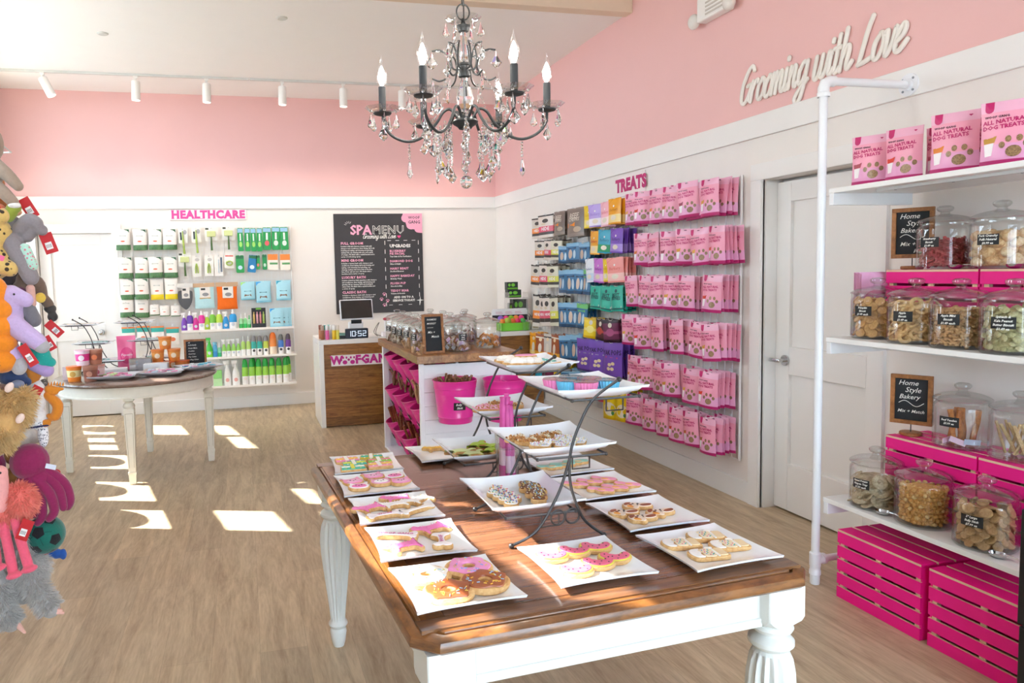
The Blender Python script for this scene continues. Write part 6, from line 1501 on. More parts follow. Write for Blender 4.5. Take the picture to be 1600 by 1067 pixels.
# clock reading 10:52
t = thing('digital_clock', 'dark blue digital clock showing 10:52 on the counter edge', 'clock', (1.075, 7.30, CZ + .0005), math.radians(2))
MB().box(-.115, .115, -.02, .03, 0, .098, .008).build('clock_case', M('27303f', .3), t)
SEG = {'1': 'bc', '0': 'abcdef', '5': 'afgcd', '2': 'abged'}
k = MB()
def seg(k, ch, x, z, w_, h_, th):
    S_ = {'a': (x, x + w_, z + h_ - th, z + h_), 'g': (x, x + w_, z + h_ / 2 - th / 2, z + h_ / 2 + th / 2), 'd': (x, x + w_, z, z + th), 'f': (x, x + th, z + h_ / 2, z + h_), 'b': (x + w_ - th, x + w_, z + h_ / 2, z + h_), 'e': (x, x + th, z, z + h_ / 2), 'c': (x + w_ - th, x + w_, z, z + h_ / 2)}
    for q in SEG[ch]: b_ = S_[q]; k.box(b_[0], b_[1], -.0215, -.0195, b_[2], b_[3])
for ch, x in (('1', -.098), ('0', -.052), ('5', .008), ('2', .056)): seg(k, ch, x, .022, .036, .054, .006)
for z_ in (.036, .056): k.box(-.010, -.004, -.0215, -.0195, z_, z_ + .006)
k.build('digits', emit_mat('clock_digits', (.75, .86, 1.0), .9), t)
# scanner
t = thing('barcode_scanner', 'white hand scanner with red top on a stand beside the clock', 'scanner', (1.39, 7.36, CZ + .0005), .2)
MB().box(-.05, .05, -.035, .035, 0, .05, .008).build('stand_base', M('f4eef2', .35), t)
MB().tube([(0, 0, .05), (0, .004, .11), (0, 0, .165)], [.020, .016, .026], 12).build('handle', M('f6f2f4', .35), t, smooth=True)
MB().ell((0, -.012, .178), (.038, .045, .018)).build('red_head', M('a8283c', .35), t, smooth=True)
tag(MB().tube(spline([(1.30, 7.38, CZ + .006), (1.27, 7.42, CZ + .05), (1.33, 7.44, CZ + .14), (1.30, 7.46, CZ + .02), (1.45, 7.42, CZ + .005), (1.52, 7.44, CZ + .10), (1.55, 7.42, CZ + .006), (1.62, 7.47, CZ + .006)], 6), .0035, 6).build('cable', M('5c544c', .5), None, smooth=True), 'thin dark looped cable on the counter behind the scanner', 'cable')
tag(MB().box(.86, .965, 7.30, 7.37, CZ + .0005, CZ + .028, .006).build('card_reader', M('1f2225', .35), None), 'small black card reader lying left of the digital clock', 'card reader')
tag(MB().box(.845, .985, 7.40, 7.47, CZ + .0005, CZ + .05, .004).build('paper_tray', M('9fd0c0', .4), None), 'pale green tray behind the black card reader', 'tray')
# little bottles on the counter's left end
cols = [('b8a090', 'a06040'), ('f4f2ee', 'f06cb0'), ('f4f2ee', 'c8c8cc'), ('f4f2ee', 'f0c41c'), ('f0e6d8', 'e8e060'), ('2aa8a0', 'f6f6f4'), ('34b4a8', 'f4f4f2'), ('d8d8d8', 'b070c0'), ('8c4c3c', 'c08060'), ('f4f4f2', '6cc0e0')]
def spray_can(c1, c2):
    def fn():
        t = thing('pet_cologne', '', 'bottle'); k = MB(); k.lathe([(0, 0), (.018, 0), (.019, .003), (.019, .085), (.017, .092)], 16); k.build('bottle_body', M(c2, .3), t, smooth=True)
        MB().lathe([(.017, .0925), (.0175, .094), (.0175, .135), (.015, .14), (0, .14)], 16).build('cap', M(c1, .3), t, smooth=True); return t
    return Proto(fn)
for i, (x, y) in enumerate(((.735, 7.31), (.780, 7.30), (.822, 7.33), (.865 - .02, 7.28), (.90 - .02, 7.285), (.76, 7.36), (.805, 7.385), (.85, 7.37 - .005), (.725, 7.42), (.785, 7.44))):
    spray_can(*cols[i]).put((x, y, CZ + .0005), 0, 'small %s bottle in the cluster on the left end of the counter' % ('copper', 'pink', 'silver', 'yellow', 'lemon', 'teal capped', 'green capped', 'lilac', 'rust', 'sky blue')[i], 'bottle', 'small bottles at the counter end')
# toy ball box
t = thing('ball_display_box', 'green and white display box filled with bright rubber balls on the counter', 'box', (2.775, 7.40, CZ + .0005), 0)
k = MB(); G_ = M('7fd43c', .45)
k.box(-.155, .155, -.09, -.085, 0, .085); k.box(-.155, .155, .085, .09, 0, .085); k.box(-.155, -.150, -.09, .09, 0, .085); k.box(.150, .155, -.09, .09, 0, .085); k.box(-.155, .155, -.09, .09, 0, .004); k.build('tray', G_, t)
k = MB(); k.prism([(-.20, .085), (.20, .085), (.205, .20), (.19, .228), (-.19, .228), (-.205, .20)], .092, .097, 'y'); k.build('header_card', M('f3f3f4', .5), t)
k = MB()
for i in range(3): k.box(-.16 + i * .11, -.08 + i * .11, .0905, .0915, .175, .18); k.box(-.16 + i * .11, -.09 + i * .11, .0905, .0915, .19, .195)
k.build('printed_lines', M('e0a8b8', .5), t)
MB().box(-.2, .2, .0905, .0916, .10, .16).build('black_band', M('26262a', .5), t)
bc = ['f2743c', 'f0388c', '6cc83c', 'f0388c', '7c5cc0', 'f28a3c', 'a8b83c', 'f2743c', 'e8306c', '58b858', '8c64c4', 'f0388c', '9cd838', 'f28a3c', 'f23c8c']
rb = random.Random(5)
for i in range(15):
    r_ = .034 if i != 6 else .045; x = -.118 + (i % 5) * .058; y = -.045 + (i // 5) * .048; z_ = .048 + (.045 if i >= 5 else 0) + (.03 if i >= 10 else 0) - 0.0
    k = MB(); k.ell((0, 0, 0), (r_,) * 3, None, 16, 10)
    tag(k.build('rubber_ball', M(bc[i], .35), None, smooth=True, loc=(2.775 + x, 7.40 + y + .0, CZ + z_)), '%s rubber ball in the green box, %s place from the left, %s row' % ({'f2743c': 'orange', 'f0388c': 'pink', '6cc83c': 'green', '7c5cc0': 'purple', 'f28a3c': 'amber', 'a8b83c': 'olive', 'e8306c': 'red', '58b858': 'green', '8c64c4': 'violet', '9cd838': 'lime', 'f23c8c': 'rose'}[bc[i]], ORD[i % 5], ('front', 'middle', 'back')[i // 5]), 'ball', 'rubber balls in the box')
# stack of dark boxes on clear risers
t = thing('clear_riser', 'tall stepped clear riser at the back of the counter, with dark packs', 'riser', (2.90, 7.62, CZ + .0005))
k = MB(); k.box(-.11, .11, -.08, -.077, 0, .34); k.box(-.11, -.107, -.08, .08, 0, .40); k.box(.107, .11, -.08, .08, 0, .40); k.box(-.11, .11, -.08, .08, .337, .34); k.box(-.11, .11, -.08, .08, .167, .17); k.build('riser_body', CLEARP, t)
def pack(x, y, z0, w_, h_, d, nm):
    t = thing('dark_pack', 'dark box with green print, %s' % nm, 'box', (x, y, CZ + z0), 0, 'dark boxes on the counter riser')
    MB().box(-w_ / 2, w_ / 2, -d / 2, d / 2, 0, h_, .001).build('carton', M('26302e', .4), t)
    MB().box(-w_ / 2 + .004, w_ / 2 - .004, -d / 2 - .001, -d / 2, .006, h_ * .28).build('green_strip', M('6cb830', .4), t)
    k = MB(); fan(k, circ(w_ * .05, h_ * .62, w_ * .18, 12, h_ * .22), lambda a, b_: -d / 2 - .0012); fan(k, circ(-w_ * .3, h_ * .62, w_ * .12, 10, h_ * .2), lambda a, b_: -d / 2 - .0012); k.build('green_mark', M('7cd040', .4), t)
    return t
pack(2.90, 7.64, .002, .13, .15, .11, 'lowest inside the riser'); pack(2.93, 7.64, .1715, .15, .15, .11, 'on the middle level of the riser')
pack(2.87, 7.63, .342, .155, .085, .09, 'wide one on top of the riser'); pack(2.85, 7.63, .4275, .125, .085, .08, 'topmost of the pile'); pack(2.83, 7.625, .1715, .035, .11, .07, 'slim grey one at the left of the riser')
t = thing('candle_jar', 'cream candle jar at the right end of the counter', 'candle', (3.005, 7.37, CZ + .0005))
MB().box(-.042, .042, -.042, .042, 0, .10, .006).build('jar_body', M('e3ddcc', .35), t); MB().box(-.03, .03, -.0432, -.042, .02, .075).build('label', M('c8b890', .5, var=.3, scale=80), t)
tag(MB().lathe([(0, 0), (.05, 0), (.052, .09), (.049, .09), (.047, .004)], 20).build('glass_cup', CLEARP, None, smooth=True, loc=(2.985 - .09, 7.33, CZ + .0005)), 'small clear cup between the ball box and the candle', 'cup')
k = MB()
for a in range(5): k.tube(spline([(3.0, 7.45, CZ + .005), (3.0 + .02 * math.cos(a), 7.45, CZ + .12), (3.0 + .04 * math.cos(a * 1.7) - .01, 7.45 + .02 * math.sin(a), CZ + .18 - .01 * a)], 5), .0022, 5)
tag(k.build('wire_ornament', BLACKM, None), 'black wire ornament behind the candle jar', 'ornament')

# ============================================================ ISLAND
IX0, IX1, IY0, IY1, IZ = 1.112, 1.862, 4.822, 6.30, .955
IW = wood('island_top_oak', '7a4a24', 'c28e58', scale=(12, 1.4, 10), rough=.32, coat=.2, axis='Y', plank=(.9, .09, .0006, .5))
SHIP = M('eff2f6', .45, var=.02)
t = thing('display_island', 'white island with thick oak top, pink buckets hanging on its sides', 'island', (IX0, IY0, 0))
W1, D1 = IX1 - IX0, IY1 - IY0
MB().box(0, W1, 0, D1, IZ - .055, IZ, .003).build('countertop', IW, t)
k = MB()
for i in range(9): k.box(.055, W1 - .055, .042 + (.0008 if i % 2 else 0), .06, .02 + i * .0965, .02 + (i + 1) * .0965 - .002)
k.build('front_panel', SHIP, t)
for (x, y, dx, dy) in ((.025, .03, .032, .032), (W1 - .057, .03, .032, .032), (.025, D1 - .09, .045, .05), (W1 - .057, D1 - .062, .032, .032)):
    MB().box(x, x + dx, y, y + dy, 0, IZ - .056, .002).build('corner_post', SHIP, t)
MB().box(.29, .31, .06, D1 - .04, .02, IZ - .056).build('inner_side_panel', SHIP, t)
MB().box(W1 - .055, W1 - .04, .062, D1 - .06, .02, IZ - .056).build('side_panel', SHIP, t)
MB().box(.07, W1 - .057, D1 - .06, D1 - .04, .02, IZ - .056).build('back_panel', SHIP, t)
MB().box(.03, W1 - .03, .035, D1 - .05, .0, .02).build('base_board', SHIP, t)
PKB = M('e8329c', .28, var=.03, coat=.3)
def bucket(R, r_, H, chalk=True):
    def fn():
        t = thing('metal_bucket', '', 'bucket')
        k = MB(); k.lathe([(0, .004), (r_, .0), (r_ + .003, .005), (r_ + (R - r_) * .12, H * .12), (r_ + (R - r_) * .12 + .004, H * .14), (r_ + (R - r_) * .16, H * .16), (R - .010, H * .80), (R - .006, H * .82), (R - .007, H * .845), (R - .002, H - .006), (R + .003, H), (R, H + .003), (R - .004, H), (R - .006, H * .9), (r_, .01), (0, .01)], 36, cap=False)
        k.build('bucket_body', PKB, t, smooth=True)
        MB().box(-.02, .02, R - .012, R + .004, H * .86, H - .004, .001).build('hanger_clip', PKB, t)
        rr_ = r_ + (R - r_) * .5
        fy = lambda x, z: -math.sqrt(max(0, (r_ + (R - r_) * (z / H)) ** 2 - x * x)) - .002
        k = MB(); patch(k, -.045, .035, H * .34, H * .52, fy, 6, 3); l = k.build('chalk_label', M('16181c', .5), t)
        fy2 = lambda x, z: fy(x, z) - .001
        k = MB(); put_text(k, 'Bully', -.012, H * .47, .020, fy=fy2, shear=.25, bold=.0004); put_text(k, 'Stick', -.006, H * .39, .020, fy=fy2, shear=.25, bold=.0004); k.build('lettering', CHALKW, l)
        return t
    return Proto(fn)
BK = bucket(.150, .112, .285); BS = bucket(.132, .098, .225)
b1 = (IX0 + .232, IY0 - .115, .515); b2 = (IX0 + .585, IY0 - .115, .50)
BK.put(b1, 0, 'hot pink bucket hanging on the island front, filled with brown chews', 'bucket', 'pink buckets of the island')
BK.put(b2, 0, 'hot pink bucket hanging on the island front, right of its twin, holding pink packets', 'bucket', 'pink buckets of the island')
CHEW = wood('chew_brown', '4a2c1c', '9c6a48', scale=(30, 8, 8), rough=.5)
k = MB(); k.tube(spline([(0, 0, 0), (.006, .003, .05), (-.004, .006, .10), (.002, 0, .14)], 4), [.009, .010, .008, .009, .010, .009, .008, .009, .01, .009, .008, .009, .008][:13], 7); cm = k.mesh('chew', CHEW, True)
k = MB(); k.box(-.030, .030, -.003, .003, 0, .10, .002); pm = k.mesh('packet', M('e0489c', .4, var=.3, scale=30))
k = MB(); k.tube(spline([(0, 0, 0), (.01, .0, .06), (0, .012, .12), (.016, 0, .17)], 4), .011, 7); cm2 = k.mesh('chew', wood('chew_tan', '8c6440', 'd0a880', scale=(30, 8, 8), rough=.6), True)
k = MB(); k.tube([(0, 0, 0), (0, 0, .22)], .0105, 8); cm3 = k.mesh('stick', wood('bully_stick', '5a2418', 'a05a38', scale=(8, 8, 30), rough=.35), True)
def stuffing(bx, by, bz, R, H, me, n, nm, lab, cat, grp, seed, dz=0.0, tilt=.5):   # pieces stand inside the rim
    rs = random.Random(seed)
    for i in range(n):
        a = rs.uniform(0, 2 * PI); q = R * math.sqrt(rs.random()) * .58
        tag(obj(nm, me, None, (bx + q * math.cos(a), by + q * math.sin(a), bz + H * .62 + dz + rs.uniform(-.02, .02)), (rs.uniform(-tilt, tilt), rs.uniform(-tilt, tilt), rs.uniform(0, 6))), lab, cat, grp)
stuffing(*b1, .15, .285, cm, 46, 'brown_chew', 'brown chew stick in the left front bucket of the island', 'chew', 'chews in the left front bucket', 2, -.012, .40)
stuffing(*b2, .15, .285, pm, 14, 'pink_packet', 'pink packet in the right front bucket of the island', 'packet', 'packets in the right front bucket', 3, -.02, .5)
for r_, z_ in enumerate((.650, .370, .090)):
    for c_ in range(4):
        bx, by = IX0 + .150, IY0 + .20 + c_ * .318
        BS.put((bx + .035, by, z_ + .01), (.30, 0, -PI / 2), 'pink bucket in the side shelf of the island, %s tier, %s from the front' % (('top', 'middle', 'bottom')[r_], ORD[c_]), 'bucket', 'pink buckets of the island')
        if (r_ == 0 and c_ == 1) or (r_ == 0 and c_ == 0): stuffing(bx - .03, by, z_ + .05, .12, .235, cm2, 20, 'tan_chew', 'tan curled chew in a top tier side bucket of the island', 'chew', 'chews in the top side buckets', 5 + c_, .01, .45)
        elif r_ == 1: stuffing(bx - .03, by, z_ + .03, .12, .235, cm2 if c_ == 0 else cm, 24, 'dark_chew' if c_ else 'tan_chew', ('brown' if c_ else 'tan') + ' chew in a middle tier side bucket of the island', 'chew', 'chews in the middle side buckets', 9 + c_, .05, .5)
        elif r_ == 2: stuffing(bx - .03, by, z_ - .03, .12, .235, cm3, 14, 'long_chew_stick', 'long dark stick in a bottom tier side bucket of the island', 'chew', 'sticks in the bottom side buckets', 19 + c_, -.02, .32)
# jars on the island
JI = jar(.098, .185)
def bits(jx, jy, n, me, nm, lab, grp, seed, r=.075, hh=.07):
    rs = random.Random(seed)
    for i in range(n):
        a = rs.uniform(0, 2 * PI); q = r * math.sqrt(rs.uniform(.2, 1))
        tag(obj(nm, me[i % len(me)], None, (jx + q * math.cos(a), jy + q * math.sin(a), IZ + .022 + hh * rs.random()), (rs.uniform(-.9, .9), rs.uniform(-.9, .9), rs.uniform(0, 6))), lab, 'treat', grp)
def wrap_m(c, c2):
    k = MB(); k.box(-.026, .026, -.008, .008, -.017, .017, .003); k.cur = 1; k.box(-.016, .016, -.0088, .0088, -.0175, .008); return k.mesh('wrapped_chew', [M(c, .3, var=.2, scale=50), M(c2, .4)])
WRM = [wrap_m('c8b4ac', 'e8d8ee'), wrap_m('8a5a3c', 'd8b8dc'), wrap_m('b89878', 'f0eef4')]; ORM = [lump_m(.020, .013, .009, 'b0682c', 'f0a860', 5), wrap_m('d89a60', 'e4e4ee')]; DKM = [wrap_m('6c4838', 'c8b8b0'), lump_m(.018, .012, .010, '5a3c2c', 'a07c60', 6)]
IJ = [(1.235, 6.05, DKM), (1.235, 5.82, DKM), (1.235, 5.60, WRM), (1.24, 5.38, WRM), (1.245, 5.15, WRM), (1.46, 5.00 + .02, WRM), (1.735, 5.16, ORM), (1.50, 5.35, DKM), (1.52, 5.62, WRM), (1.64, 5.45, WRM), (1.73, 5.72, DKM), (1.50, 5.95, DKM)]
INM = ['leftmost at the far corner', 'second in the left file', 'third in the left file', 'fourth in the left file', 'nearest in the left file, behind the chalkboard', 'front centre one with a black price label', 'right corner one with orange chews', 'behind the front centre jar', 'far middle one', 'behind the right corner jar', 'far right one', 'farthest middle one']
for i, (x, y, me) in enumerate(IJ):
    j = JI.put((x, y, IZ + .0005), 0, 'jar of wrapped chews on the island, ' + INM[i], 'jar', 'jars on the island')
    if i == 0: KIDS[j.name] = [(c, []) for c in j.children]
    if i < 6: jar_label(j, ['6" Bully', 'Braid', '$10.99'], .098, .105, math.radians(-62 if i < 5 else 8), .06, .046, .012)
    bits(x, y, 36 if i in (5, 6) else 18, me, 'wrapped_chew', 'wrapped chew lying in the island jar %s' % ('with the price label' if i == 5 else 'at the right corner' if i == 6 else INM[i]), 'chews of island jar ' + ORD[i], 40 + i, .074, .085 if i < 5 else .07)
chalk('chalkboard_sign', 'framed chalkboard reading Farmers Market leaning at the island jars', (1.262, 4.925, IZ + .001), math.radians(4), .155, .275, [('FARMERS', -.28, .86, .020, 'LEFT'), ('MARKET', -.28, .76, .020, 'LEFT'), ('~~~~', -.28, .66, .022, 'LEFT'), ('Mix +', -.26, .54, .026, 'LEFT'), ('Match', -.10, .43, .026, 'LEFT')], False, .018, tilt=-.10, swirl=False)
# ============================================================ ROUND TABLE
OX, OY, OR, OZ = -.862, 6.285, .615, .762
t = thing('round_table', 'round table with dark top and distressed white square legs, left of the room', 'table', (OX, OY, 0), 0)
k = MB(); k.lathe([(0, OZ - .028), (OR - .03, OZ - .028), (OR - .004, OZ - .024), (OR, OZ - .014), (OR - .004, OZ - .004), (OR - .014, OZ), (0, OZ)], 64)
k.build('tabletop', wood('grey_brown_top', '54423a', '8c7464', scale=(1.5, 14, 10), rough=.22, coat=.3), t, smooth=True)
DIST = M('ece9dc', .5, var=.06, scale=30); GROOV = M('a8a08c', .6)
k = MB(); k.lathe([(OR - .05, OZ - .115), (OR - .035, OZ - .115), (OR - .035, OZ - .105), (OR - .04, OZ - .10), (OR - .04, OZ - .0285), (OR - .055, OZ - .0285), (OR - .055, OZ - .115)], 64, cap=False); k.build('apron', DIST, t, smooth=True)
def sleg():
    k = MB(); h = .036
    k.box(-h, h, -h, h, OZ - .135, OZ - .03, .003)
    k.lathe([(.030, OZ - .138), (.026, OZ - .148), (.036, OZ - .156), (.043, OZ - .168), (.043, OZ - .178), (.036, OZ - .188), (.030, OZ - .192)], 24)
    def sq(r_): return [(-r_, -r_), (r_, -r_), (r_, r_), (-r_, r_)]
    ring_stack(k, [(sq(.020), 0), (sq(.024), .01), (sq(.026), .075), (sq(.029), .078), (sq(.029), .095), (sq(.025), .098), (sq(.026), .12), (sq(.037), OZ - .20), (sq(.033), OZ - .195), (sq(.033), OZ - .19)])
    k.cur = 1
    for a in range(4):
        k.T = Matrix.Rotation(a * PI / 2, 4, 'Z')
        for s_ in (-1, 1): k.add([(s_ * .017 - .0012, -.0275, .13), (s_ * .017 + .0012, -.0275, .13), (s_ * .026 + .0012, -.0368, OZ - .225), (s_ * .026 - .0012, -.0368, OZ - .225)], [(0, 1, 2, 3)])
        k.add([(-.026, -.0366, OZ - .228), (.026, -.0366, OZ - .228), (.026, -.0368, OZ - .225), (-.026, -.0368, OZ - .225)], [(0, 1, 2, 3)])
    k.T = None
    return k.mesh('leg', [DIST, GROOV], False)
lm = sleg()
for i, (x, y) in enumerate(((.0, -.525), (-.54, .0), (.54, .0), (.0, .525))): obj('leg', lm, t, (x, y, 0), (0, 0, 0))
# stands with trays
for nm, x, y, lab in (('l', -1.21, 6.62, 'small black wire tray stand, left one on the round table'), ('r', -.80, 6.72, 'small black wire tray stand, right one on the round table')):
    sp_.put((x + .0, y, OZ), math.radians(180), lab, 'stand', 'tiered tray stands', (.92, .78, .98))
TR2 = plate_mesh(.15, .125, .014, .0, .62, .006); AR = M('cfeaf0', .5)
GRAYP = M('d6d6dc', .25, coat=.3)
TR3 = plate_mesh(.165, .13, .026, .0, .60, .007); TR3.materials[0] = GRAYP
def tr(me, x, y, z, rot, lab): return tag(obj('serving_tray', me, None, (x, y, z), (0, 0, math.radians(rot))), lab, 'tray', 'trays on the round table')
lv = [(-(-.075), .072), (-.02, .228), (-.125, .386)]
for nm, x, y in (('left', -1.21, 6.62), ('right', -.80, 6.72)):
    for q, (dx, dz) in enumerate(((.069, .0706), (-.018, .2234), (-.115, .378))):
        tr(TR2, x + dx, y, OZ + dz + .004, 0, 'white tray on the %s tier of the %s wire stand of the round table' % (('lowest', 'middle', 'top')[q], nm))
        oc = lump_m(.030, .016, .006, 'e8dcc8', 'fbf8f2', 3, .06) if q == 2 else lump_m(.03, .018, .007, '7cc4c4', 'e8f4f0', 4, .06)
        for i in range(5 if q else 3): tag(obj('iced_biscuit', oc, None, (x + dx - .08 + i * .04, y + rr.uniform(-.05, .05), OZ + dz + .02), (0, 0, rr.uniform(0, 3))), '%s iced biscuit on the %s wire stand of the round table, %s tier' % ('white' if q == 2 else 'teal', nm, ('lowest', 'middle', 'top')[q]), 'cookie', 'biscuits on the %s small stand tier %d' % (nm, q + 1))
t1 = tr(TR3, -.985, 6.03, OZ + .004, -6, 'grey tray nearest on the round table, with pink and green cookies')
t2 = tr(TR3, -.645, 6.12, OZ + .004, -10, 'grey tray in front of the orange tubs on the round table')
t3 = tr(TR3, -.40, 6.36, OZ + .004, 24, 'grey tray at the right of the round table, with teal letter cookies')
def letter(ch, c):
    vs, fs = text_geo(ch, .06, .004, 0, 'CENTER', 1, 1)
    bm = bmesh.new(); vv = [bm.verts.new((a, b_, 0)) for a, b_, _ in vs]
    for f in fs:
        try: bm.faces.new([vv[i] for i in f])
        except ValueError: pass
    r_ = bmesh.ops.extrude_face_region(bm, geom=bm.faces[:])
    for v in [g for g in r_['geom'] if isinstance(g, bmesh.types.BMVert)]: v.co.z += .008
    bmesh.ops.recalc_face_normals(bm, faces=bm.faces); me = bpy.data.meshes.new('letter_cookie'); bm.to_mesh(me); bm.free(); me.materials.append(ic(c)); return me
r7 = random.Random(8)
for tt_, cs, nm, n in ((t1, ('f08cb8', 'f4a6c4', 'c8e0a0', 'f6d0e0'), 'nearest', 14), (t2, ('f08cb8', 'f6f4f4', 'f4a6c4', 'cfe0f0'), 'middle', 14), (t3, ('7cc8dc', 'f2f6f8', '5cb4d0', 'e8b0c8'), 'right', 16)):
    for i in range(n):
        x = -.10 + (i % 5) * .050; y = -.055 + (i // 5) * .04; c, s = math.cos(tt_.rotation_euler[2]), math.sin(tt_.rotation_euler[2])
        tag(obj('letter_cookie', letter('WOOFGANG'[i % 8], cs[(i * 3) % 4]), None, (tt_.location.x + x * c - y * s, tt_.location.y + x * s + y * c, tt_.location.z + .016 + .010 * (i % 3)), (r7.uniform(-.15, .15), r7.uniform(-.15, .15), r7.uniform(-.5, .5))), 'iced letter cookie on the %s grey tray of the round table' % nm, 'cookie', 'letter cookies on the %s grey tray' % nm)
def tub(R, H, c1, c2, c3, lid):
    def fn():
        t = thing('treat_tub', '', 'tub'); k = MB(); k.lathe([(0, 0), (R * .78, 0), (R * .80, .003), (R * .85, H * .3), (R * .93, H * .75), (R * .97, H * .93)], 24)
        k.mi = [(1 if .2 * H < sum(k.v[i][2] for i in f) / len(f) < .6 * H else 0) for f in k.f]
        k.build('tub_body', [M(c1, .35, var=.12, scale=40), M(c2, .35, var=.2, scale=40)], t, smooth=True)
        MB().lathe([(R * .95, H * .90), (R, H * .91), (R, H), (0, H)], 24).build('lid', M(lid, .3), t, smooth=True)
        k = MB(); fan(k, circ(0, H * .5, R * .38, 14, R * .38), lambda x, z: -math.sqrt(max(0, (R * .89) ** 2 - x * x)) - .004); k.build('label_mark', M(c3, .5), t)
        return t
    return Proto(fn)
tub(.056, .115, 'f08a34', 'f4e2a8', 'd8a850', 'f07c2c').put((-1.275, 6.02, OZ + .0005), 0, 'yellow and orange tub, left front on the round table', 'tub', 'treat tubs')
tub(.056, .115, 'a8705c', '8c5444', 'c88c74', 'b47a62').put((-1.155, 5.99, OZ + .0005), 0, 'brown tub, front row of the round table beside the yellow one', 'tub', 'treat tubs')
tub(.054, .11, 'd8b0a8', 'e8c8c8', 'c05a6c', 'd89888').put((-1.125, 6.115, OZ + .0005), 0, 'pale pink tub behind the brown tub on the round table', 'tub', 'treat tubs')
tub(.056, .118, 'f2dce8', 'e83c94', 'f8e8f0', 'f4c8dc').put((-1.215, 6.045, OZ + .1165), 0, 'pink and white tub stacked on the yellow and brown tubs', 'tub', 'treat tubs')
tub(.054, .115, 'b47860', '9c5c48', 'e08050', 'c0866c').put((-1.13, 6.08, OZ + .1165), 0, 'brown tub stacked behind, right of the pink and white tub', 'tub', 'treat tubs')
tag(MB().box(-.045, .045, -.0015, .0015, 0, .10).build('price_card', M('d8c8d0', .4, var=.3, scale=30), None, loc=(-1.335, 6.13, OZ + .0005), rot=(-.1, 0, .1)), 'small framed card standing behind the tubs on the round table', 'card')
og = tub(.056, .105, 'e8883c', 'f0a050', 'f6dcc0', 'f08a3c'); ob = tub(.066, .055, 'e07a3c', 'e88c4c', 'f4d8bc', 'f0743c')
for i, (x, y) in enumerate(((-.80, 6.60), (-.665, 6.585), (-.545, 6.62))): ob.put((x, y, OZ + .0005), i, 'low wide orange tub in the bottom row of the pyramid, %s from the left' % ORD[i], 'tub', 'orange tubs in a pyramid')
for i, (x, y) in enumerate(((-.735, 6.59), (-.605, 6.60))): og.put((x, y, OZ + .056), 0, 'orange tub in the middle row of the pyramid, %s one' % ('left', 'right')[i], 'tub', 'orange tubs in a pyramid')
og.put((-.672, 6.595, OZ + .1615), 0, 'orange tub on top of the pyramid', 'tub', 'orange tubs in a pyramid')
t = thing('pink_treat_pouch', 'tall bright pink pouch standing on the round table between the wire stands', 'pouch', (-.985, 6.62, OZ + .0005), .1)
k, fy = pouch(.15, .285, .04, seed=5); k.build('pouch', M('f06a98', .3, var=.1, scale=14), t, smooth=True)
k = MB(); fan(k, circ(0, .12, .052, 18, .07), lift(fy, .001)); k.build('round_badge', M('e03a7c', .4), t)
k = MB(); put_text(k, 'Popcorn', 0, .125, .026, fy=lift(fy, .002), bold=.0006, shear=.2); k.build('lettering', M('f8dce8', .5), t)
chalk('chalkboard_sign', 'framed chalkboard with a handwritten list on the round table, before the bottles', (-.435, 6.66, OZ + .001), math.radians(2), .185, .225, [('All', -.32, .87, .018, 'LEFT'), ('Individually', -.32, .78, .018, 'LEFT'), ('Sweet Make', -.32, .66, .018, 'LEFT'), ('Cookies', -.32, .55, .018, 'LEFT'), ('Gourmet', -.32, .44, .018, 'LEFT'), ('Pup Cakes', -.32, .33, .018, 'LEFT'), ('& Dog Cakes', -.32, .22, .018, 'LEFT')], False, .018, tilt=-.08, swirl=False)
for i, (x, y, w_, h_, r_, lab) in enumerate(((-1.02, 6.27, .17, .055, .1, 'white low box behind the nearest grey tray'), (-.73, 6.40, .19, .065, -.05, 'white low box behind the middle grey tray'), (-.86, 6.50, .17, .10, .05, 'small grey printed card box near the pink pouch'))):
    tag(MB().box(-w_ / 2, w_ / 2, -.05, .05, 0, h_, .003).build('card_box', M(('f4f5f7', 'f2f3f6', '9a9698')[i], .4, var=(.02, .02, .3)[i], scale=20), None, loc=(x, y, OZ + .0005), rot=(0, 0, r_)), lab, 'box')
for i, (x, y) in enumerate(((-.885, 6.20), (-.86, 6.215))): tag(MB().box(-.002, .002, -.05, .05, 0, .13).build('acrylic_divider', CLEARP, None, loc=(x - .02 * i, y, OZ + .0005), rot=(0, 0, .6 - 1.2 * i)), 'clear upright acrylic holder on the round table, %s leaf' % ('right', 'left')[i], 'holder')
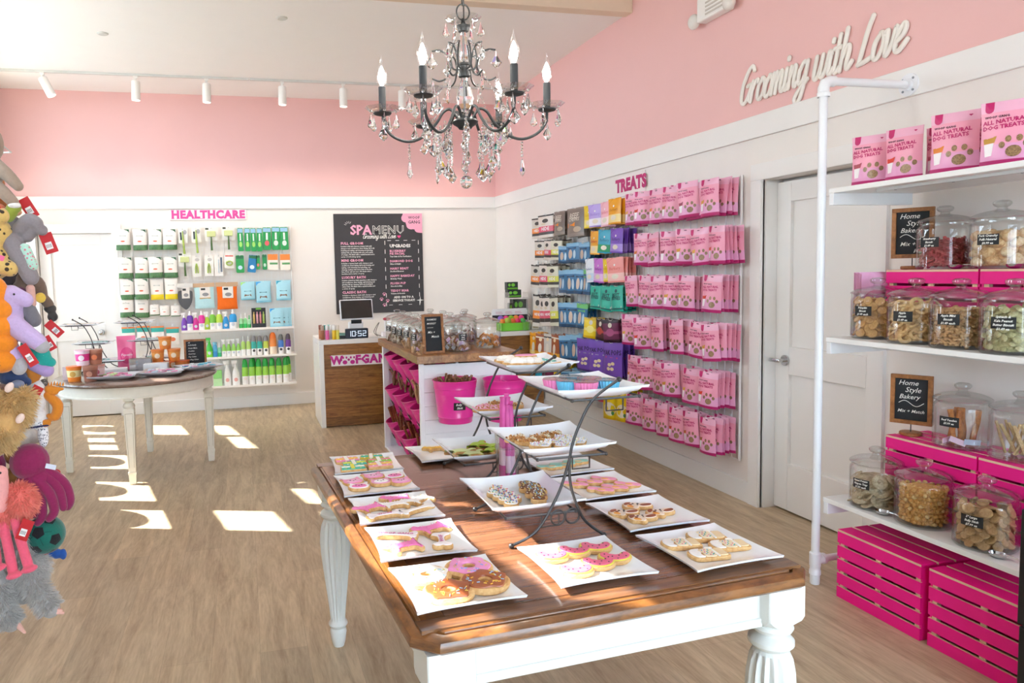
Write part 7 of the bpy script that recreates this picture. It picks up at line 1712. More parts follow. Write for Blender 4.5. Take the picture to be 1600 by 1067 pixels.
# ============================================================ PLUSH TOYS ON THE LEFT RACK
RX, RY = -1.24, 3.05
t = thing('toy_rack', 'white wire rack tower at the left picture edge holding the plush toys', 'rack', (RX, RY, 0))
MB().lathe([(0, 0), (.16, 0), (.16, .012), (.02, .02), (.018, 2.04), (0, 2.045)], 28).build('pole', WIREW, t, smooth=True)
for z in (.95, 1.35, 1.72, 1.985):
    k = MB()
    for x in (.26, .36, .46): k.tube([(0, 0, z), (x, -.12, z), (x + .01, -.27, z + .005), (x + .01, -.275, z + .02)], .0028, 6)
    k.build('hook_arm', WIREW, t)
def plushm(c, spots=None, sc=40, fur=.5, v=.14):
    mt, n, l, b = nt('plush_' + c)
    co = n.new('ShaderNodeTexCoord'); no = n.new('ShaderNodeTexNoise'); no.inputs['Scale'].default_value = 140; no.inputs['Detail'].default_value = 4
    l.new(co.outputs['Object'], no.inputs['Vector']); cc = hexc(c)
    mx = n.new('ShaderNodeMix'); mx.data_type = 'RGBA'; mx.inputs['A'].default_value = (*[x * (1 - v) for x in cc], 1); mx.inputs['B'].default_value = (*[min(1, x * (1 + v)) for x in cc], 1)
    l.new(no.outputs['Fac'], mx.inputs['Factor']); out = mx.outputs['Result']
    if spots:
        vo = n.new('ShaderNodeTexVoronoi'); vo.inputs['Scale'].default_value = sc; l.new(co.outputs['Object'], vo.inputs['Vector'])
        rp = n.new('ShaderNodeValToRGB'); rp.color_ramp.elements[0].position = .28; rp.color_ramp.elements[0].color = (1, 1, 1, 1); rp.color_ramp.elements[1].position = .34; rp.color_ramp.elements[1].color = (0, 0, 0, 1)
        l.new(vo.outputs['Distance'], rp.inputs['Fac']); m2 = n.new('ShaderNodeMix'); m2.data_type = 'RGBA'; l.new(rp.outputs['Color'], m2.inputs['Factor']); l.new(out, m2.inputs['A']); m2.inputs['B'].default_value = (*hexc(spots), 1); out = m2.outputs['Result']
    l.new(out, b.inputs['Base Color']); b.inputs['Roughness'].default_value = .95; b.inputs['Sheen Weight'].default_value = .35
    bp = n.new('ShaderNodeBump'); bp.inputs['Strength'].default_value = fur; bp.inputs['Distance'].default_value = .002; l.new(no.outputs['Fac'], bp.inputs['Height']); l.new(bp.outputs['Normal'], b.inputs['Normal'])
    return mt
def capsule(k, pts, rs, n=14):
    P_ = spline(pts, 4) if len(pts) > 2 else [Vector(p) for p in pts]; m_ = len(P_) - 1
    R_ = [rs[0] + (rs[-1] - rs[0]) * i / m_ if len(rs) == 2 else (lambda f: rs[int(f)] + (rs[min(int(f) + 1, len(rs) - 1)] - rs[int(f)]) * (f - int(f)))(i / m_ * (len(rs) - 1)) for i in range(m_ + 1)]
    k.tube(P_, R_, n); k.ell(P_[0], (R_[0],) * 3, None, n, 8); k.ell(P_[-1], (R_[-1],) * 3, None, n, 8)
def soft(name, items, mat_, parent, vox=.0035):
    """union of ellipsoids ('e', c, r) and limbs ('c', pts, radii) skinned as one body"""
    k = MB()
    for it in items:
        if it[0] == 'e': k.ell(it[1], it[2], Euler(it[3]) if len(it) > 3 else None)
        else: capsule(k, it[1], it[2])
    o = k.build(name, mat_, parent, smooth=True)
    rm = o.modifiers.new('skin', 'REMESH'); rm.mode = 'VOXEL'; rm.voxel_size = vox; rm.use_smooth_shade = True
    sm_ = o.modifiers.new('soften', 'SMOOTH'); sm_.factor = .5; sm_.iterations = 4
    return o
def fur(name, items, mat_, parent, n, ln=.014, seed=1, th=.0016):
    rs = random.Random(seed); k = MB(); tot = []
    for it in items:
        if it[0] == 'e': tot.append((it, it[2][0] * it[2][1] + it[2][1] * it[2][2] + it[2][0] * it[2][2]))
        else: tot.append((it, sum((Vector(a) - Vector(b_)).length for a, b_ in zip(it[1], it[1][1:])) * max(it[2]) * 2.2))
    S_ = sum(a for _, a in tot)
    for it, a in tot:
        for _ in range(int(n * a / S_)):
            d = Vector((rs.gauss(0, 1), rs.gauss(0, 1), rs.gauss(0, 1))).normalized()
            if it[0] == 'e':
                p = Vector([d[i] * it[2][i] * .93 for i in range(3)])
                if len(it) > 3: p = Euler(it[3]).to_matrix() @ p
                p += Vector(it[1]); nn = Vector([d[i] / it[2][i] for i in range(3)]).normalized()
            else:
                P_ = spline(it[1], 4) if len(it[1]) > 2 else [Vector(q) for q in it[1]]; f = rs.random() * (len(P_) - 1); i = min(int(f), len(P_) - 2)
                r_ = it[2][0] + (it[2][-1] - it[2][0]) * f / (len(P_) - 1); p = P_[i].lerp(P_[i + 1], f - i); ax = (P_[i + 1] - P_[i]).normalized(); nn = (d - ax * d.dot(ax)).normalized(); p = p + nn * r_ * .92
            if nn.y > .5: continue
            dirv = (nn + Vector((rs.uniform(-.3, .3), rs.uniform(-.3, .3), -.75))).normalized(); L_ = ln * rs.uniform(.6, 1.2)
            sd = dirv.cross(Vector((rs.uniform(-1, 1), rs.uniform(-1, 1), rs.uniform(-1, 1)))).normalized() * th
            k.add([p - sd, p + sd, p + nn * L_ * .4 + dirv * L_ * .5 + sd * .6, p + nn * L_ * .5 + dirv * L_], [(0, 1, 2), (0, 2, 3)])
    o = k.build(name, mat_, parent); o['kind'] = 'stuff'; return o
TAGR = M('c8242c', .35, var=.04)
def hangtag(parent, x, y, z, rot=0.0, w_=.034, h_=.052, tilt=0.0, c=None):
    o = obj('hang_tag', None, parent) if False else None
    k = MB(); k.T = Matrix.Translation((x, y, z)) @ Matrix.Rotation(tilt, 4, 'Z') @ Matrix.Rotation(rot, 4, 'Y')
    k.box(-w_ / 2, w_ / 2, -.001, .001, -h_, 0, .0005); tg = k.build('hang_tag', c or TAGR, parent)
    k = MB(); k.T = Matrix.Translation((x, y, z)) @ Matrix.Rotation(tilt, 4, 'Z') @ Matrix.Rotation(rot, 4, 'Y')
    k.box(-w_ * .3, w_ * .22, -.0016, -.001, -h_ * .8, -h_ * .45); k.build('white_sticker', M('f0ecec', .5), tg)
    k = MB(); k.T = Matrix.Translation((x, y, z)) @ Matrix.Rotation(tilt, 4, 'Z') @ Matrix.Rotation(rot, 4, 'Y')
    for q in range(4): k.box(-w_ * .24 + q * w_ * .11, -w_ * .24 + q * w_ * .11 + .0016, -.002, -.0016, -h_ * .72, -h_ * .55)
    k.build('bar_mark', M('3a2428', .5), tg)
    return tg
def eye(parent, x, y, z, r_=.004, nm='eye'):
    k = MB(); k.ell((x, y, z), (r_, r_ * .6, r_), None, 10, 7); return k.build(nm, M('16141a', .15), parent, smooth=True)
Y0 = 2.70
def toy(name, label, x, z, y=Y0): return thing(name, label, 'plush toy', (x, y, z), 0, None)
for i, (x, z, c, nm) in enumerate(((-.83, 1.79, 'b8703c', 'orange'), (-.80, 1.545, '3c3a44', 'charcoal'), (-.84, 1.30, '7a5a44', 'brown'), (-.78, 1.005, 'd8d0c8', 'cream'), (-.86, .66, '8a3c50', 'plum'), (-.86, 1.93, '5a8a58', 'green'))):
    t = toy('plush_animal', 'round %s plush mostly hidden among the others on the left rack' % nm, x, z, Y0 + .10)
    soft('plush_body', [('e', (0, 0, 0), (.06, .05, .07)), ('e', (.02, 0, .07), (.04, .04, .04)), ('c', [(.03, 0, .02), (.06, -.02, -.02)], (.022, .02))], plushm(c), t, .005)
# grey rabbit-like plush on top
t = toy('plush_mouse', 'taupe plush animal hanging topmost on the rack, arm reaching right', -.80, 1.90)
soft('plush_body', [('e', (-.02, 0, -.02), (.075, .05, .085)), ('e', (.02, 0, .075), (.042, .04, .06)), ('c', [(.03, -.01, .01), (.07, -.02, -.025), (.100, -.02, -.062)], (.026, .017)), ('c', [(.02, -.02, -.05), (.06, -.03, -.085), (.085, -.03, -.115)], (.024, .018))], plushm('a08b7a'), t)
soft('white_cuff', [('e', (.088, -.03, -.125), (.020, .020, .012))], plushm('ece8e4'), t); hangtag(t, .035, -.06, -.125, -.35); hangtag(t, -.01, -.07, -.10, .9, .05, .045); eye(t, .045, -.035, .09)
t = toy('plush_pickle', 'small olive green plush between two red tags near the top of the rack', -.725, 1.755)
soft('plush_body', [('c', [(-.01, -.02, -.015), (.01, -.02, .015)], (.020, .022))], plushm('93a03c'), t); hangtag(t, .030, 0, .045, -.5, .036, .07); soft('orange_part', [('e', (-.045, .0, .0), (.03, .03, .03))], plushm('e07a4c'), t)
t = toy('plush_leopard', 'yellow leopard spotted plush at the left edge of the rack', -.778, 1.665, Y0 - .02)
soft('plush_body', [('e', (0, 0, .02), (.055, .05, .055)), ('e', (-.01, 0, -.07), (.06, .05, .06)), ('c', [(.0, -.02, .06), (.03, -.03, .075)], (.03, .026)), ('c', [(.01, -.02, -.08), (.045, -.03, -.095)], (.03, .026))], plushm('dcb76c', '3c2c1e', 46), t); eye(t, .03, -.05, .03)
t = toy('plush_elephant', 'grey floppy eared plush with mint patterned lining, upper part of the rack', -.70, 1.665)
soft('plush_body', [('e', (-.03, .01, .02), (.04, .035, .06)), ('c', [(.0, -.01, .035), (.025, -.02, .06), (.045, -.02, .052)], (.028, .024)), ('c', [(.015, -.01, .01), (.04, -.015, .035), (.062, -.015, .030)], (.020, .018)), ('c', [(-.03, -.02, -.01), (.0, -.03, -.07), (.022, -.03, -.125)], (.032, .026))], plushm('8d8488'), t)
soft('mint_lining', [('c', [(.012, -.035, -.03), (.032, -.04, -.085)], (.018, .018))], plushm('b4dccc', 'd88090', 90), t); soft('tan_patch', [('e', (-.03, -.01, .09), (.035, .03, .016))], plushm('d8a078'), t)
hangtag(t, .068, -.01, .02, -.3, .040, .068)
t = toy('plush_fox', 'rust brown plush mostly hidden behind a pink card tag', -.80, 1.585)
soft('plush_body', [('e', (-.01, 0, -.02), (.05, .04, .045))], plushm('6c4c44'), t); hangtag(t, .035, -.065, .035, .42, .055, .085, 0, M('f0709c', .35)); k = MB(); k.ell((.028, -.067, .035), (.018, .002, .014), None, 12, 6); k.build('cloud_mark', M('f6f2f2', .5), t)
t = toy('plush_monkey', 'brown monkey plush with purple body and black hands on the rack edge', -.685, 1.485)
soft('plush_body', [('e', (-.02, .0, .015), (.04, .035, .04)), ('c', [(-.02, 0, .05), (.018, -.005, .038), (.028, 0, .0)], (.026, .020)), ('c', [(.02, 0, .0), (.045, 0, -.03), (.05, 0, -.045)], (.018, .016))], plushm('6f5a4c'), t)
soft('purple_belly', [('e', (-.028, -.025, .0), (.026, .022, .028))], plushm('6a3658'), t); soft('pink_arm', [('c', [(.005, -.035, .02), (.008, -.035, -.03)], (.014, .013))], plushm('d8a89c'), t)
soft('black_hand', [('e', (.052, 0, -.05), (.020, .018, .016)), ('e', (.058, 0, -.078), (.017, .016, .017))], plushm('3c3836'), t); soft('yellow_disc', [('e', (.032, -.03, -.012), (.018, .010, .018))], plushm('dcb84c'), t); hangtag(t, .045, -.02, -.095, -.75, .03, .06)
t = toy('plush_unicorn', 'big lilac plush unicorn with grey muzzle and hoof facing right', -.742, 1.40, Y0 - .05)
soft('plush_body', [('e', (-.01, 0, -.02), (.05, .04, .06)), ('c', [(.0, 0, .02), (.01, -.01, .075)], (.042, .036)), ('c', [(.012, -.015, .085), (.055, -.02, .068)], (.033, .024)), ('c', [(.01, -.02, -.005), (.055, -.03, -.045), (.085, -.03, -.07)], (.034, .028)), ('c', [(-.01, -.02, -.07), (.01, -.02, -.12)], (.032, .028)), ('e', (-.010, -.02, .115), (.012, .01, .020))], plushm('c9b0dc'), t)
soft('grey_hoof', [('e', (.094, -.03, -.082), (.028, .025, .024), (0, .6, 0))], plushm('aeacb0'), t); soft('grey_mane', [('c', [(.045, .015, .05), (.065, .02, .0)], (.025, .024)), ('c', [(-.02, .0, .13), (-.03, .0, .11)], (.008, .014))], plushm('77747a'), t)
soft('grey_foot', [('e', (.025, -.03, -.145), (.025, .024, .030))], plushm('b8b4b8'), t); eye(t, .030, -.050, .088, .0035); hangtag(t, .045, -.065, -.075, -.5, .030, .075); hangtag(t, .100, -.0, -.055, -.5, .026, .05)
t = toy('plush_caterpillar', 'long orange plush with stacked round segments at the left edge', -.768, 1.375, Y0 - .08)
soft('plush_body', [('e', (0, 0, .125), (.034, .034, .045)), ('e', (0, 0, .065), (.048, .042, .040)), ('e', (0, 0, .01), (.050, .043, .038)), ('e', (0, 0, -.045), (.052, .045, .038)), ('e', (0, 0, -.100), (.052, .045, .040))], plushm('f28c1c'), t)
for z in (.06, .005, -.05, -.105):
    k = MB(); k.tube([(.010 + .006 * math.cos(a), -.046, z + .006 * math.sin(a)) for a in [PI * .5 + PI * i / 6 for i in range(7)]], .0014, 5); k.build('stitched_mark', M('6a4a1c', .6), t)
t = toy('plush_dragon', 'teal and lilac plush feet sticking out right of the rack', -.672, 1.285)
soft('plush_body', [('c', [(-.03, 0, .03), (.0, -.01, .01), (.012, -.01, -.02)], (.03, .026)), ('e', (.026, -.01, -.030), (.024, .02, .018))], plushm('22a59a'), t); soft('white_band', [('e', (.006, -.015, .0), (.028, .024, .008), (0, .3, 0))], plushm('e8e6e8'), t); soft('lilac_foot', [('c', [(-.02, -.01, -.035), (.018, -.01, -.055)], (.022, .024))], plushm('b49ad0'), t)
t = toy('plush_kangaroo', 'rust orange plush legs below the lilac unicorn', -.705, 1.22)
soft('plush_body', [('c', [(-.03, 0, .04), (.0, 0, .02), (.006, 0, -.04)], (.024, .018)), ('c', [(.0, 0, -.03), (.028, 0, .01)], (.018, .014)), ('e', (-.05, 0, .03), (.03, .03, .02))], plushm('c4782c'), t); soft('grey_wing', [('c', [(.035, .01, -.035), (.045, .01, -.06)], (.014, .010))], plushm('5c5450', 'a8a098', 160), t)
t = toy('plush_whale', 'navy and grey plush above the shaggy lion', -.752, 1.215, Y0 - .03)
soft('plush_body', [('e', (0, 0, 0), (.045, .035, .030)), ('c', [(.02, -.01, .0), (.045, -.01, -.018)], (.018, .014))], plushm('2c3c64'), t); soft('grey_paw', [('e', (.022, -.035, -.020), (.022, .014, .014))], plushm('8088a0'), t); soft('taupe_head', [('e', (-.03, -.01, -.045), (.045, .035, .028))], plushm('907468'), t)
# shaggy lion
t = toy('plush_lion', 'big shaggy tan plush with pale pink ears, middle of the rack', -.770, 1.110, Y0 - .06)
LI = [('e', (.01, 0, .0), (.062, .05, .070)), ('e', (-.06, 0, .03), (.05, .045, .05)), ('c', [(.0, -.02, -.04), (-.04, -.03, -.10)], (.055, .05)), ('e', (.055, 0, .035), (.03, .03, .03))]
soft('plush_body', LI, plushm('d0a468'), t); fur('shaggy_fur', LI, M('e8c088', .9, var=.35, scale=60), t, 9000, .020, 3)
for x, z in ((-.028, -.015), (.055, -.02), (-.075, .065), (.030, .082)): soft('ear', [('e', (x, -.055, z), (.013, .010, .019), (0, .6, 0))], plushm('f6d8cc'), t)
hangtag(t, -.015, -.07, .085, .5, .035, .045, 0, M('e6e4ee', .4))
t = toy('plush_stegosaurus', 'white plush dinosaur with orange spiked plates at the rack edge', -.672, 1.135)
soft('plush_body', [('e', (-.02, 0, .01), (.034, .032, .055)), ('e', (-.02, 0, -.06), (.03, .03, .03))], plushm('ebe6e4'), t)
OR_ = plushm('d98322'); soft('orange_plate', [('c', [(.02, -.01, .03), (.062, -.01, .028)], (.014, .006)), ('e', (.03, -.01, .02), (.022, .012, .014))], OR_, t); soft('orange_tail', [('c', [(.015, -.01, .01), (.045, -.01, -.025), (.035, -.01, -.065), (.015, -.01, -.060)], (.014, .018, .016, .008)), ('e', (.0, -.01, -.085), (.022, .015, .014))], OR_, t)
k = MB()
for i in range(6): k.cyl((.020 + i * .009, -.01, .042 - abs(i - 2) * .001), (.022 + i * .009, -.01, .056 - abs(i - 2) * .002), .004, .001, 6)
k.build('spikes', OR_, t); hangtag(t, .0, -.04, .045, .55, .032, .085)
t = toy('rope_toy', 'small black and white checked toy with grey shoe shape', -.700, 1.030)
soft('plush_body', [('e', (.0, 0, .02), (.05, .03, .020)), ('e', (.02, 0, -.02), (.018, .02, .045))], plushm('ebe8ea', '2a3044', 150), t); soft('navy_stripe', [('c', [(-.02, -.035, .012), (.045, -.03, .016)], (.004, .004))], plushm('26305c'), t)
# octopus
t = toy('plush_octopus', 'burgundy plush octopus with dangling arms above the green ball', -.716, .905, Y0 - .04)
OC = plushm('8c1c52')
soft('plush_body', [('e', (.0, 0, .025), (.062, .055, .062)), ('e', (.03, -.01, -.03), (.035, .03, .03))], OC, t)
for pts in ([(.0, -.02, -.03), (.03, -.03, -.09), (.035, -.03, -.15), (.020, -.03, -.175)], [(.02, -.02, -.03), (.060, -.03, -.08), (.072, -.03, -.14), (.055, -.03, -.165)], [(.04, -.01, -.02), (.085, -.015, -.07), (.098, -.02, -.135)], [(.05, 0, -.01), (.10, 0, -.06), (.115, 0, -.115), (.106, 0, -.14)], [(-.02, -.01, -.03), (.0, -.02, -.10), (.01, -.02, -.15)]):
    soft('arm', [('c', pts, (.020, .013))], OC, t, .003)
k = MB(); k.T = Matrix.Translation((.068, -.03, .01)) @ Matrix.Rotation(.3, 4, 'Y'); k.box(-.014, .018, -.001, .001, -.008, .008); k.build('cloth_label', M('dfe6f4', .6), t)
t = toy('plush_octopus', 'second burgundy plush octopus at the very left edge', -.845, .925, Y0 - .03)
soft('plush_body', [('e', (0, 0, 0), (.055, .05, .06))], OC, t); soft('arm', [('c', [(.02, -.01, -.04), (.05, -.02, -.08)], (.022, .018))], OC, t)
t = toy('plush_bear', 'brown plush body hidden behind the octopus and flamingo', -.755, .865)
soft('plush_body', [('e', (0, 0, 0), (.055, .04, .055)), ('e', (-.02, 0, .08), (.03, .03, .03))], plushm('9c6a34'), t)
t = toy('plush_pig', 'small pale pink knotted toy right of the octopus arms', -.648, .845, Y0)
soft('plush_body', [('e', (-.02, 0, -.02), (.02, .018, .05)), ('e', (.012, 0, .01), (.018, .015, .016)), ('c', [(.02, 0, .0), (.04, 0, -.012)], (.008, .006))], plushm('e8b0b4'), t); soft('red_ear', [('e', (.004, -.01, .034), (.014, .008, .012))], plushm('c83a48'), t)
# flamingo
t = toy('plush_flamingo', 'coral pink plush flamingo with long legs and black beak, low on the rack', -.768, .82, Y0 - .10)
soft('plush_body', [('e', (.03, 0, -.005), (.055, .05, .058)), ('e', (-.02, 0, -.04), (.055, .045, .045)), ('c', [(-.03, -.02, -.02), (-.02, -.025, .04), (-.012, -.03, .09)], (.035, .030, .024))], plushm('f57f74'), t); fur('fluffy_feathers', [('e', (.03, 0, -.005), (.057, .052, .06)), ('e', (-.02, 0, -.04), (.055, .045, .045))], M('f98c7c', .9, var=.2, scale=80), t, 5000, .013, 5)
soft('neck_and_head', [('c', [(-.018, -.035, .0), (-.010, -.04, .06), (-.010, -.04, .095)], (.028, .022, .024)), ('e', (-.012, -.042, .105), (.028, .026, .024))], plushm('f6a8a4'), t); soft('beak', [('c', [(-.03, -.05, .085), (-.052, -.055, .060), (-.05, -.055, .045)], (.014, .012, .006))], plushm('17151a'), t); eye(t, .0, -.066, .110, .0038)
PK_ = plushm('f0607c')
for pts in ([(-.015, -.03, -.06), (-.005, -.03, -.13), (.005, -.03, -.22)], [(.022, -.03, -.055), (.035, -.03, -.13), (.050, -.03, -.205)], [(-.045, -.03, -.07), (-.042, -.03, -.14), (-.040, -.03, -.19)]): soft('leg', [('c', pts, (.015, .016)), ('e', (pts[-1][0] + .008, -.045, pts[-1][2] - .012), (.026, .022, .011), (0, -.2, 0))], PK_, t, .003)
hangtag(t, .072, -.065, -.05, .42, .036, .068)
# ball
t = toy('plush_football', 'green plush football with black pentagons hanging right of the flamingo', -.690, .672, Y0 - .02)
k = MB(); k.ell((0, 0, 0), (.064, .064, .064), None, 32, 20); k.build('ball_body', plushm('0f6a5c'), t, smooth=True)
def spot(ax, r_):
    ax = Vector(ax).normalized(); u_ = ax.cross(Vector((0, 0, 1))).normalized(); v_ = ax.cross(u_)
    vs = [ax * .0655]
    cs = [(math.cos(2 * PI * i / 5 + .3), math.sin(2 * PI * i / 5 + .3)) for i in range(6)]; vs[0] = ax * .0652
    for rad in (.5, 1.0):
        for i in range(5):
            for f in (0, .25, .5, .75): a = cs[i][0] * (1 - f) + cs[i + 1][0] * f; b_ = cs[i][1] * (1 - f) + cs[i + 1][1] * f; vs.append((ax + (u_ * a + v_ * b_) * r_ * rad).normalized() * .0652)
    k = MB(); k.add(vs, [(0, 1 + i, 1 + (i + 1) % 20) for i in range(20)] + [(1 + i, 21 + i, 21 + (i + 1) % 20, 1 + (i + 1) % 20) for i in range(20)]); k.build('pentagon_patch', plushm('121418'), t)
for ax in ((-.1, -1, .45), (-.35, -1, -.65), (.75, -.8, -.1), (-1, -.3, .1), (.5, -.4, -1), (.4, -.4, 1)): spot(ax, .34)
k = MB()
for ang in range(5):
    a = 2 * PI * ang / 5; k.tube([Vector((-.1 + .9 * math.cos(a) * s_, -1, .45 + .9 * math.sin(a) * s_)).normalized() * .0645 for s_ in (.38, .6, .85)], .0009, 4)
k.build('seam', M('0a443c', .8), t)
t = toy('plush_bluebird', 'blue plush feet peeking below the green ball', -.665, .590, Y0 + .01)
soft('plush_body', [('e', (.0, 0, 0), (.018, .015, .018)), ('e', (.020, 0, -.004), (.012, .012, .020)), ('e', (-.02, 0, .0), (.014, .014, .014))], plushm('2454a0'), t); hangtag(t, -.038, -.01, .012, -.6, .02, .03)
# sloth
t = toy('plush_sloth', 'shaggy grey plush sloth with pale claws hanging lowest on the rack', -.772, .60, Y0 - .04)
SL = [('e', (.0, 0, .06), (.06, .05, .10)), ('e', (.03, 0, -.03), (.065, .05, .055)), ('e', (-.06, 0, -.02), (.05, .045, .07)), ('c', [(.03, -.02, -.03), (.062, -.03, -.10), (.100, -.04, -.165)], (.036, .030)), ('c', [(-.06, -.02, -.06), (-.05, -.03, -.13), (-.025, -.03, -.200)], (.045, .030)), ('c', [(.0, .0, -.06), (.012, -.005, -.13)], (.028, .022))]
soft('plush_body', SL, plushm('a8a39f'), t); fur('shaggy_fur', SL, M('c8c3be', .9, var=.32, scale=70), t, 14000, .016, 8, .0013)
for a, b_ in (((.108, -.05, -.172), (.140, -.055, -.178)), ((.000, -.04, -.212), (.018, -.045, -.232)), ((-.045, -.05, -.12), (-.040, -.06, -.14))): soft('claws', [('c', [a, b_], (.008, .005)), ('c', [(a[0], a[1], a[2] + .008), (b_[0] - .004, b_[1], b_[2] + .010)], (.007, .004))], plushm('eab4a4'), t, .002)
hangtag(t, .005, .02, -.08, .1, .02, .04); tag(MB().box(-.68 - .02, -.66 - .02, 2.70, 2.712, .425, .46, .002).build('black_clip', M('1c1c20', .5), None), 'tiny black clip beside the lowest sloth leg', 'clip')
# ============================================================ CHANDELIER
HX, HY = .803, 2.60
DISHG = thin_glass('scalloped_dish_glass', (.86, .88, .89), .75, .03)
CBK = M('3c3e3f', .45, metal=.5, var=.08)
ch = thing('chandelier', 'six armed black chandelier with crystal drops and lit candle bulbs', 'chandelier', (HX, HY, 0))
k = MB(); k.lathe([(0, 2.018), (.007, 2.020), (.010, 2.028), (.006, 2.036), (.022, 2.040), (.028, 2.048), (.044, 2.058), (.048, 2.066), (.040, 2.074), (.030, 2.078), (.024, 2.086), (.012, 2.090), (0, 2.090)], 28); k.build('lower_hub', CBK, ch, smooth=True)
k = MB(); k.lathe([(.008, 2.09), (.016, 2.096), (.030, 2.125), (.032, 2.15), (.024, 2.185), (.014, 2.21), (.012, 2.222), (.0, 2.222)], 20); k.build('glass_column', CRYSTAL, ch, smooth=False)
k = MB(); k.lathe([(.012, 2.222), (.020, 2.225), (.022, 2.235), (.020, 2.24), (.020, 2.262), (.023, 2.265), (.022, 2.272), (.010, 2.275)], 24); k.build('collar', CBK, ch, smooth=True)
k = MB(); k.lathe([(.007, 2.275), (.014, 2.285), (.016, 2.30), (.011, 2.34), (.013, 2.37), (.008, 2.383)], 16); k.build('glass_column', CRYSTAL, ch, smooth=False)
k = MB(); k.cyl((0, 0, 2.04), (0, 0, 2.40), .0028, n=8); k.build('centre_rod', M('c4c8cc', .2, metal=1), ch)
k = MB(); k.lathe([(.008, 2.382), (.018, 2.384), (.022, 2.394), (.026, 2.398), (.026, 2.404), (.010, 2.408), (.005, 2.43), (0, 2.432)], 24); k.build('top_cap', CBK, ch, smooth=True)
def dish(parent, r_, z, x=0, y=0, n=8, nm='glass_dish'):
    k = MB(); N = 64; vs = []; fs = []
    rings = [(.25, 0), (.55, .002), (.82, .009), (1.0, .019)]
    for q, (f, dz) in enumerate(rings):
        for i in range(N): a = 2 * PI * i / N; rr_ = r_ * f * (1 + .08 * f * abs(math.sin(n * a / 2))); vs.append((x + rr_ * math.cos(a), y + rr_ * math.sin(a), z + dz))
    for q in range(3):
        for i in range(N): fs.append((q * N + i, q * N + (i + 1) % N, (q + 1) * N + (i + 1) % N, (q + 1) * N + i))
    k.add(vs, fs); return k.build(nm, DISHG, parent, smooth=True)
dish(ch, .062, 2.412)
k = MB(); k.tube([(.024 * math.cos(a), 0, 2.452 + .028 * math.sin(a)) for a in [2 * PI * i / 24 for i in range(24)]], .0028, 8, True); k.build('hanging_ring', CBK, ch, smooth=True)
z = 2.478; i = 0
while z < ZH - .06:
    k = MB(); pts = [(.010 * math.cos(a), .021 * math.sin(a)) for a in [2 * PI * q / 14 for q in range(14)]]
    k.tube([(p[0], 0, z + .018 + p[1]) if i % 2 else (0, p[0], z + .018 + p[1]) for p in pts], .0024, 6, True); l = k.build('chain_link', CBK, ch, smooth=True); z += .0345; i += 1
k = MB(); k.cyl((.004, .004, 2.43), (.004, .004, ZH - .03), .0025, n=6); k.build('lamp_cord', CBK, ch)
k = MB(); k.lathe([(0, ZH - .035), (.02, ZH - .034), (.055, ZH - .015), (.06, ZH - .001), (0, ZH - .001)], 28); k.build('ceiling_rose', CBK, ch, smooth=True)
# crystals
def drop_mesh(L_, r_, kind='kite'):
    k = MB(); n = 8
    prof = {'kite': [(0, 0), (.10, .02), (.32, .30), (1.0, .66), (.55, .86), (0, 1.0)], 'tear': [(0, 0), (.18, .10), (.5, .4), (.9, .68), (1, .78), (.7, .92), (0, 1.0)], 'spear': [(0, 0), (.4, .12), (.55, .3), (.6, .5), (1.0, .72), (.5, .88), (0, 1.0)]}[kind]
    vs = []; fs = []
    for q, (f, h) in enumerate(prof):
        for i in range(n): a = 2 * PI * i / n; vs.append((r_ * f * math.cos(a), r_ * f * math.sin(a) * .5, -L_ * h))
    for q in range(len(prof) - 1):
        for i in range(n): fs.append((q * n + i, q * n + (i + 1) % n, (q + 1) * n + (i + 1) % n, (q + 1) * n + i))
    k.add(vs, fs); return k.mesh('crystal_drop', CRYSTAL, False)
D1 = drop_mesh(.062, .021); D2 = drop_mesh(.054, .0135, 'tear'); D3 = drop_mesh(.068, .011, 'spear'); D4 = drop_mesh(.068, .024)
bead = MB(); bead.ell((0, 0, 0), (.0052, .0042, .0052), None, 6, 4); BM_ = bead
def strand(parent, x, y, z, n, pend, ang=0.0, sp=.0115):
    """string of faceted beads ending in a pendant"""
    k = MB()
    for i in range(n):
        k.T = Matrix.Translation((x, y, z - sp * (i + .5))); k.ell((0, 0, 0), (.0054, .0044, .0054), None, 6, 4)
    k.T = None
    o = k.build('bead_strand', CRYSTAL, parent)
    d = obj('crystal_drop', pend, parent, (x, y, z - sp * n - .002), (0, 0, ang)); return o
def swag(parent, p0, p1, sag, n):
    k = MB(); p0 = Vector(p0); p1 = Vector(p1)
    for i in range(n):
        f = (i + .5) / n; p = p0.lerp(p1, f) + Vector((0, 0, -sag * 4 * f * (1 - f))); k.ell(p, (.0048, .0048, .0048), None, 6, 4)
    return k.build('bead_swag', CRYSTAL, parent)
BULB = emit_mat('bulb_filament', (1, .97, .92), 26.0)
BG = thin_glass('bulb_glass', (1, 1, 1), .12)
rc = random.Random(12); R_ = .298
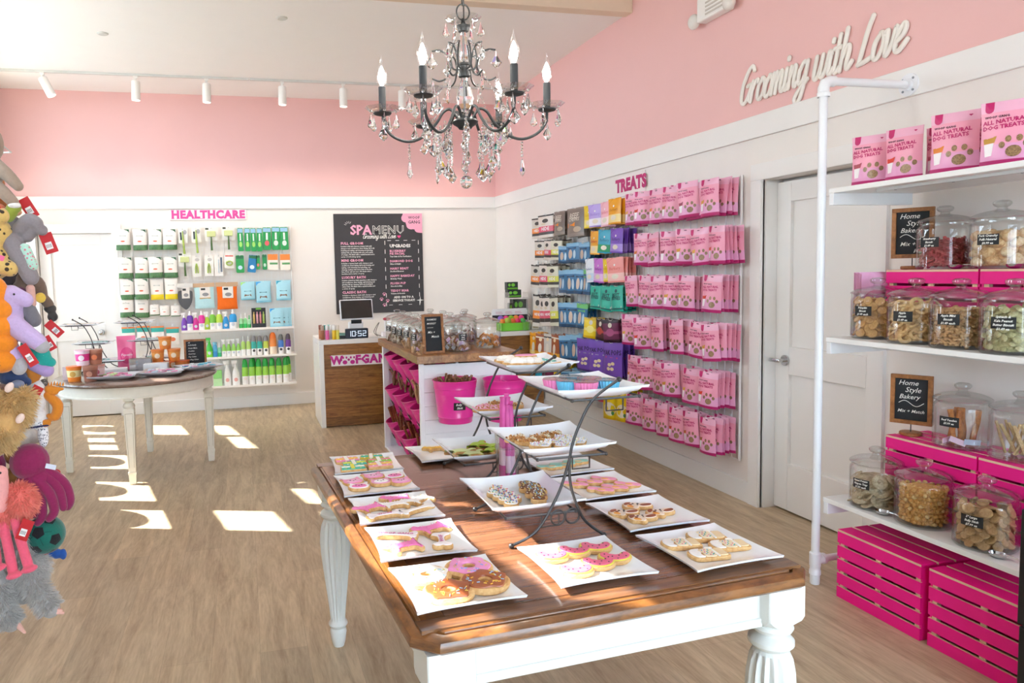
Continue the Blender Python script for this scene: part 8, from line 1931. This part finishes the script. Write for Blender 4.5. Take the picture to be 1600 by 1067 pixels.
for q in range(6):
    a = math.radians(226 + 60 * q); c, s = math.cos(a), math.sin(a)
    P3 = lambda r_, z_: (r_ * c, r_ * s, z_)
    arm = MB(); arm.tube(spline([P3(.020, 2.066), P3(.034, 2.090), P3(.055, 2.112), P3(.080, 2.100), P3(.105, 2.062), P3(.150, 2.018), P3(.205, 2.000), P3(.260, 2.018), P3(.292, 2.055), P3(R_, 2.098)], 6), .0052, 10); arm.build('arm', CBK, ch, smooth=True)
    x, y = R_ * c, R_ * s
    k = MB(); k.lathe([(0, 2.094), (.012, 2.094), (.030, 2.099), (.033, 2.104), (.012, 2.106), (.012, 2.122), (0, 2.122)], 24, (x, y, 0)); k.build('drip_pan', CBK, ch, smooth=True)
    dish(ch, .060, 2.105, x, y)
    k = MB(); k.lathe([(.0125, 2.118), (.0130, 2.12), (.0130, 2.196), (.011, 2.198), (0, 2.198)], 18, (x, y, 0)); cd_ = k.build('candle_sleeve', M('3f4143', .6), ch, smooth=True)
    k = MB(); k.lathe([(.009, 2.198), (.0165, 2.213), (.0185, 2.228), (.0165, 2.247), (.010, 2.267), (.0055, 2.282), (.0025, 2.296), (.0008, 2.308)], 18, (x, y, 0), cap=False); bl = k.build('candle_bulb', BG, ch, smooth=True)
    k = MB(); k.lathe([(.0, 2.200), (.008, 2.206), (.0125, 2.222), (.0135, 2.232), (.010, 2.250), (.004, 2.266), (0, 2.272)], 14, (x, y, 0)); k.build('glowing_core', BULB, bl, smooth=True)
    ld = bpy.data.lights.new('bulb_light', 'POINT'); lo = bpy.data.objects.new('bulb_light', ld); COL.objects.link(lo); ld.energy = 3.0; ld.color = (1, .93, .84); ld.shadow_soft_size = .02; lo.parent = ch; lo.location = (x, y, 2.30 + .035)
    for j in range(5):
        b_ = a + j * PI * .4 + .5; dx, dy = .048 * math.cos(b_), .048 * math.sin(b_)
        strand(ch, x + dx, y + dy, 2.112, 1, (D2, D1)[j % 2], b_)
    strand(ch, x, y, 2.090, 2 if q % 2 else 3, D1, a + .6)
    strand(ch, .205 * c, .205 * s, 1.992, 5, D3, a)
    strand(ch, .115 * c, .115 * s, 2.040, 3, D1, a + .3)
    # upper scrolls
    k = MB(); k.tube(spline([P3(.020, 2.250), P3(.040, 2.256), P3(.046, 2.290), P3(.040, 2.325), P3(.032, 2.345)], 6), .0032, 8); k.build('scroll', CBK, ch, smooth=True)
    k = MB(); k.tube(spline([P3(.046, 2.262), P3(.060, 2.300), P3(.085, 2.320), P3(.115, 2.318)], 6), .0032, 8); k.tube(spline([P3(.046, 2.262), P3(.062, 2.225), P3(.090, 2.212), P3(.115, 2.222)], 6), .0032, 8); k.build('scroll', CBK, ch, smooth=True)
    obj('crystal_drop', D2, ch, P3(.062, 2.418), (0, 0, a)); obj('crystal_drop', D1, ch, P3(.116, 2.314), (0, 0, a)); obj('crystal_drop', D3, ch, P3(.115, 2.218), (0, 0, a + .5))
    swag(ch, P3(.034, 2.345), P3(.112, 2.318), .012, 7); swag(ch, P3(.115, 2.220), P3(.26, 2.112), .03, 12)
    strand(ch, .16 * math.cos(a + .5), .16 * math.sin(a + .5), 2.075, 2, D1, a)
    strand(ch, .085 * math.cos(a + .5), .085 * math.sin(a + .5), 2.065, 2 + q % 3, D4, a + 1)
    r2 = .060 + .012 * (q % 2); a2 = a + .45
    strand(ch, r2 * math.cos(a2), r2 * math.sin(a2), 2.040, 9 + (q * 2) % 3, D4 if q % 2 else D1, a2)
    strand(ch, .108 * math.cos(a2 + .1), .108 * math.sin(a2 + .1), 2.045, 7 + q % 3, D1 if q % 2 else D4, a2)
k = MB(); k.ell((0, 0, 1.850), (.024, .024, .024), None, 10, 7); k.build('crystal_ball', CRYSTAL, ch)
k = MB()
for i in range(12): k.ell((0, 0, 2.012 - i * .0118), (.0052, .0052, .0052), None, 6, 4)
k.build('bead_strand', CRYSTAL, ch)
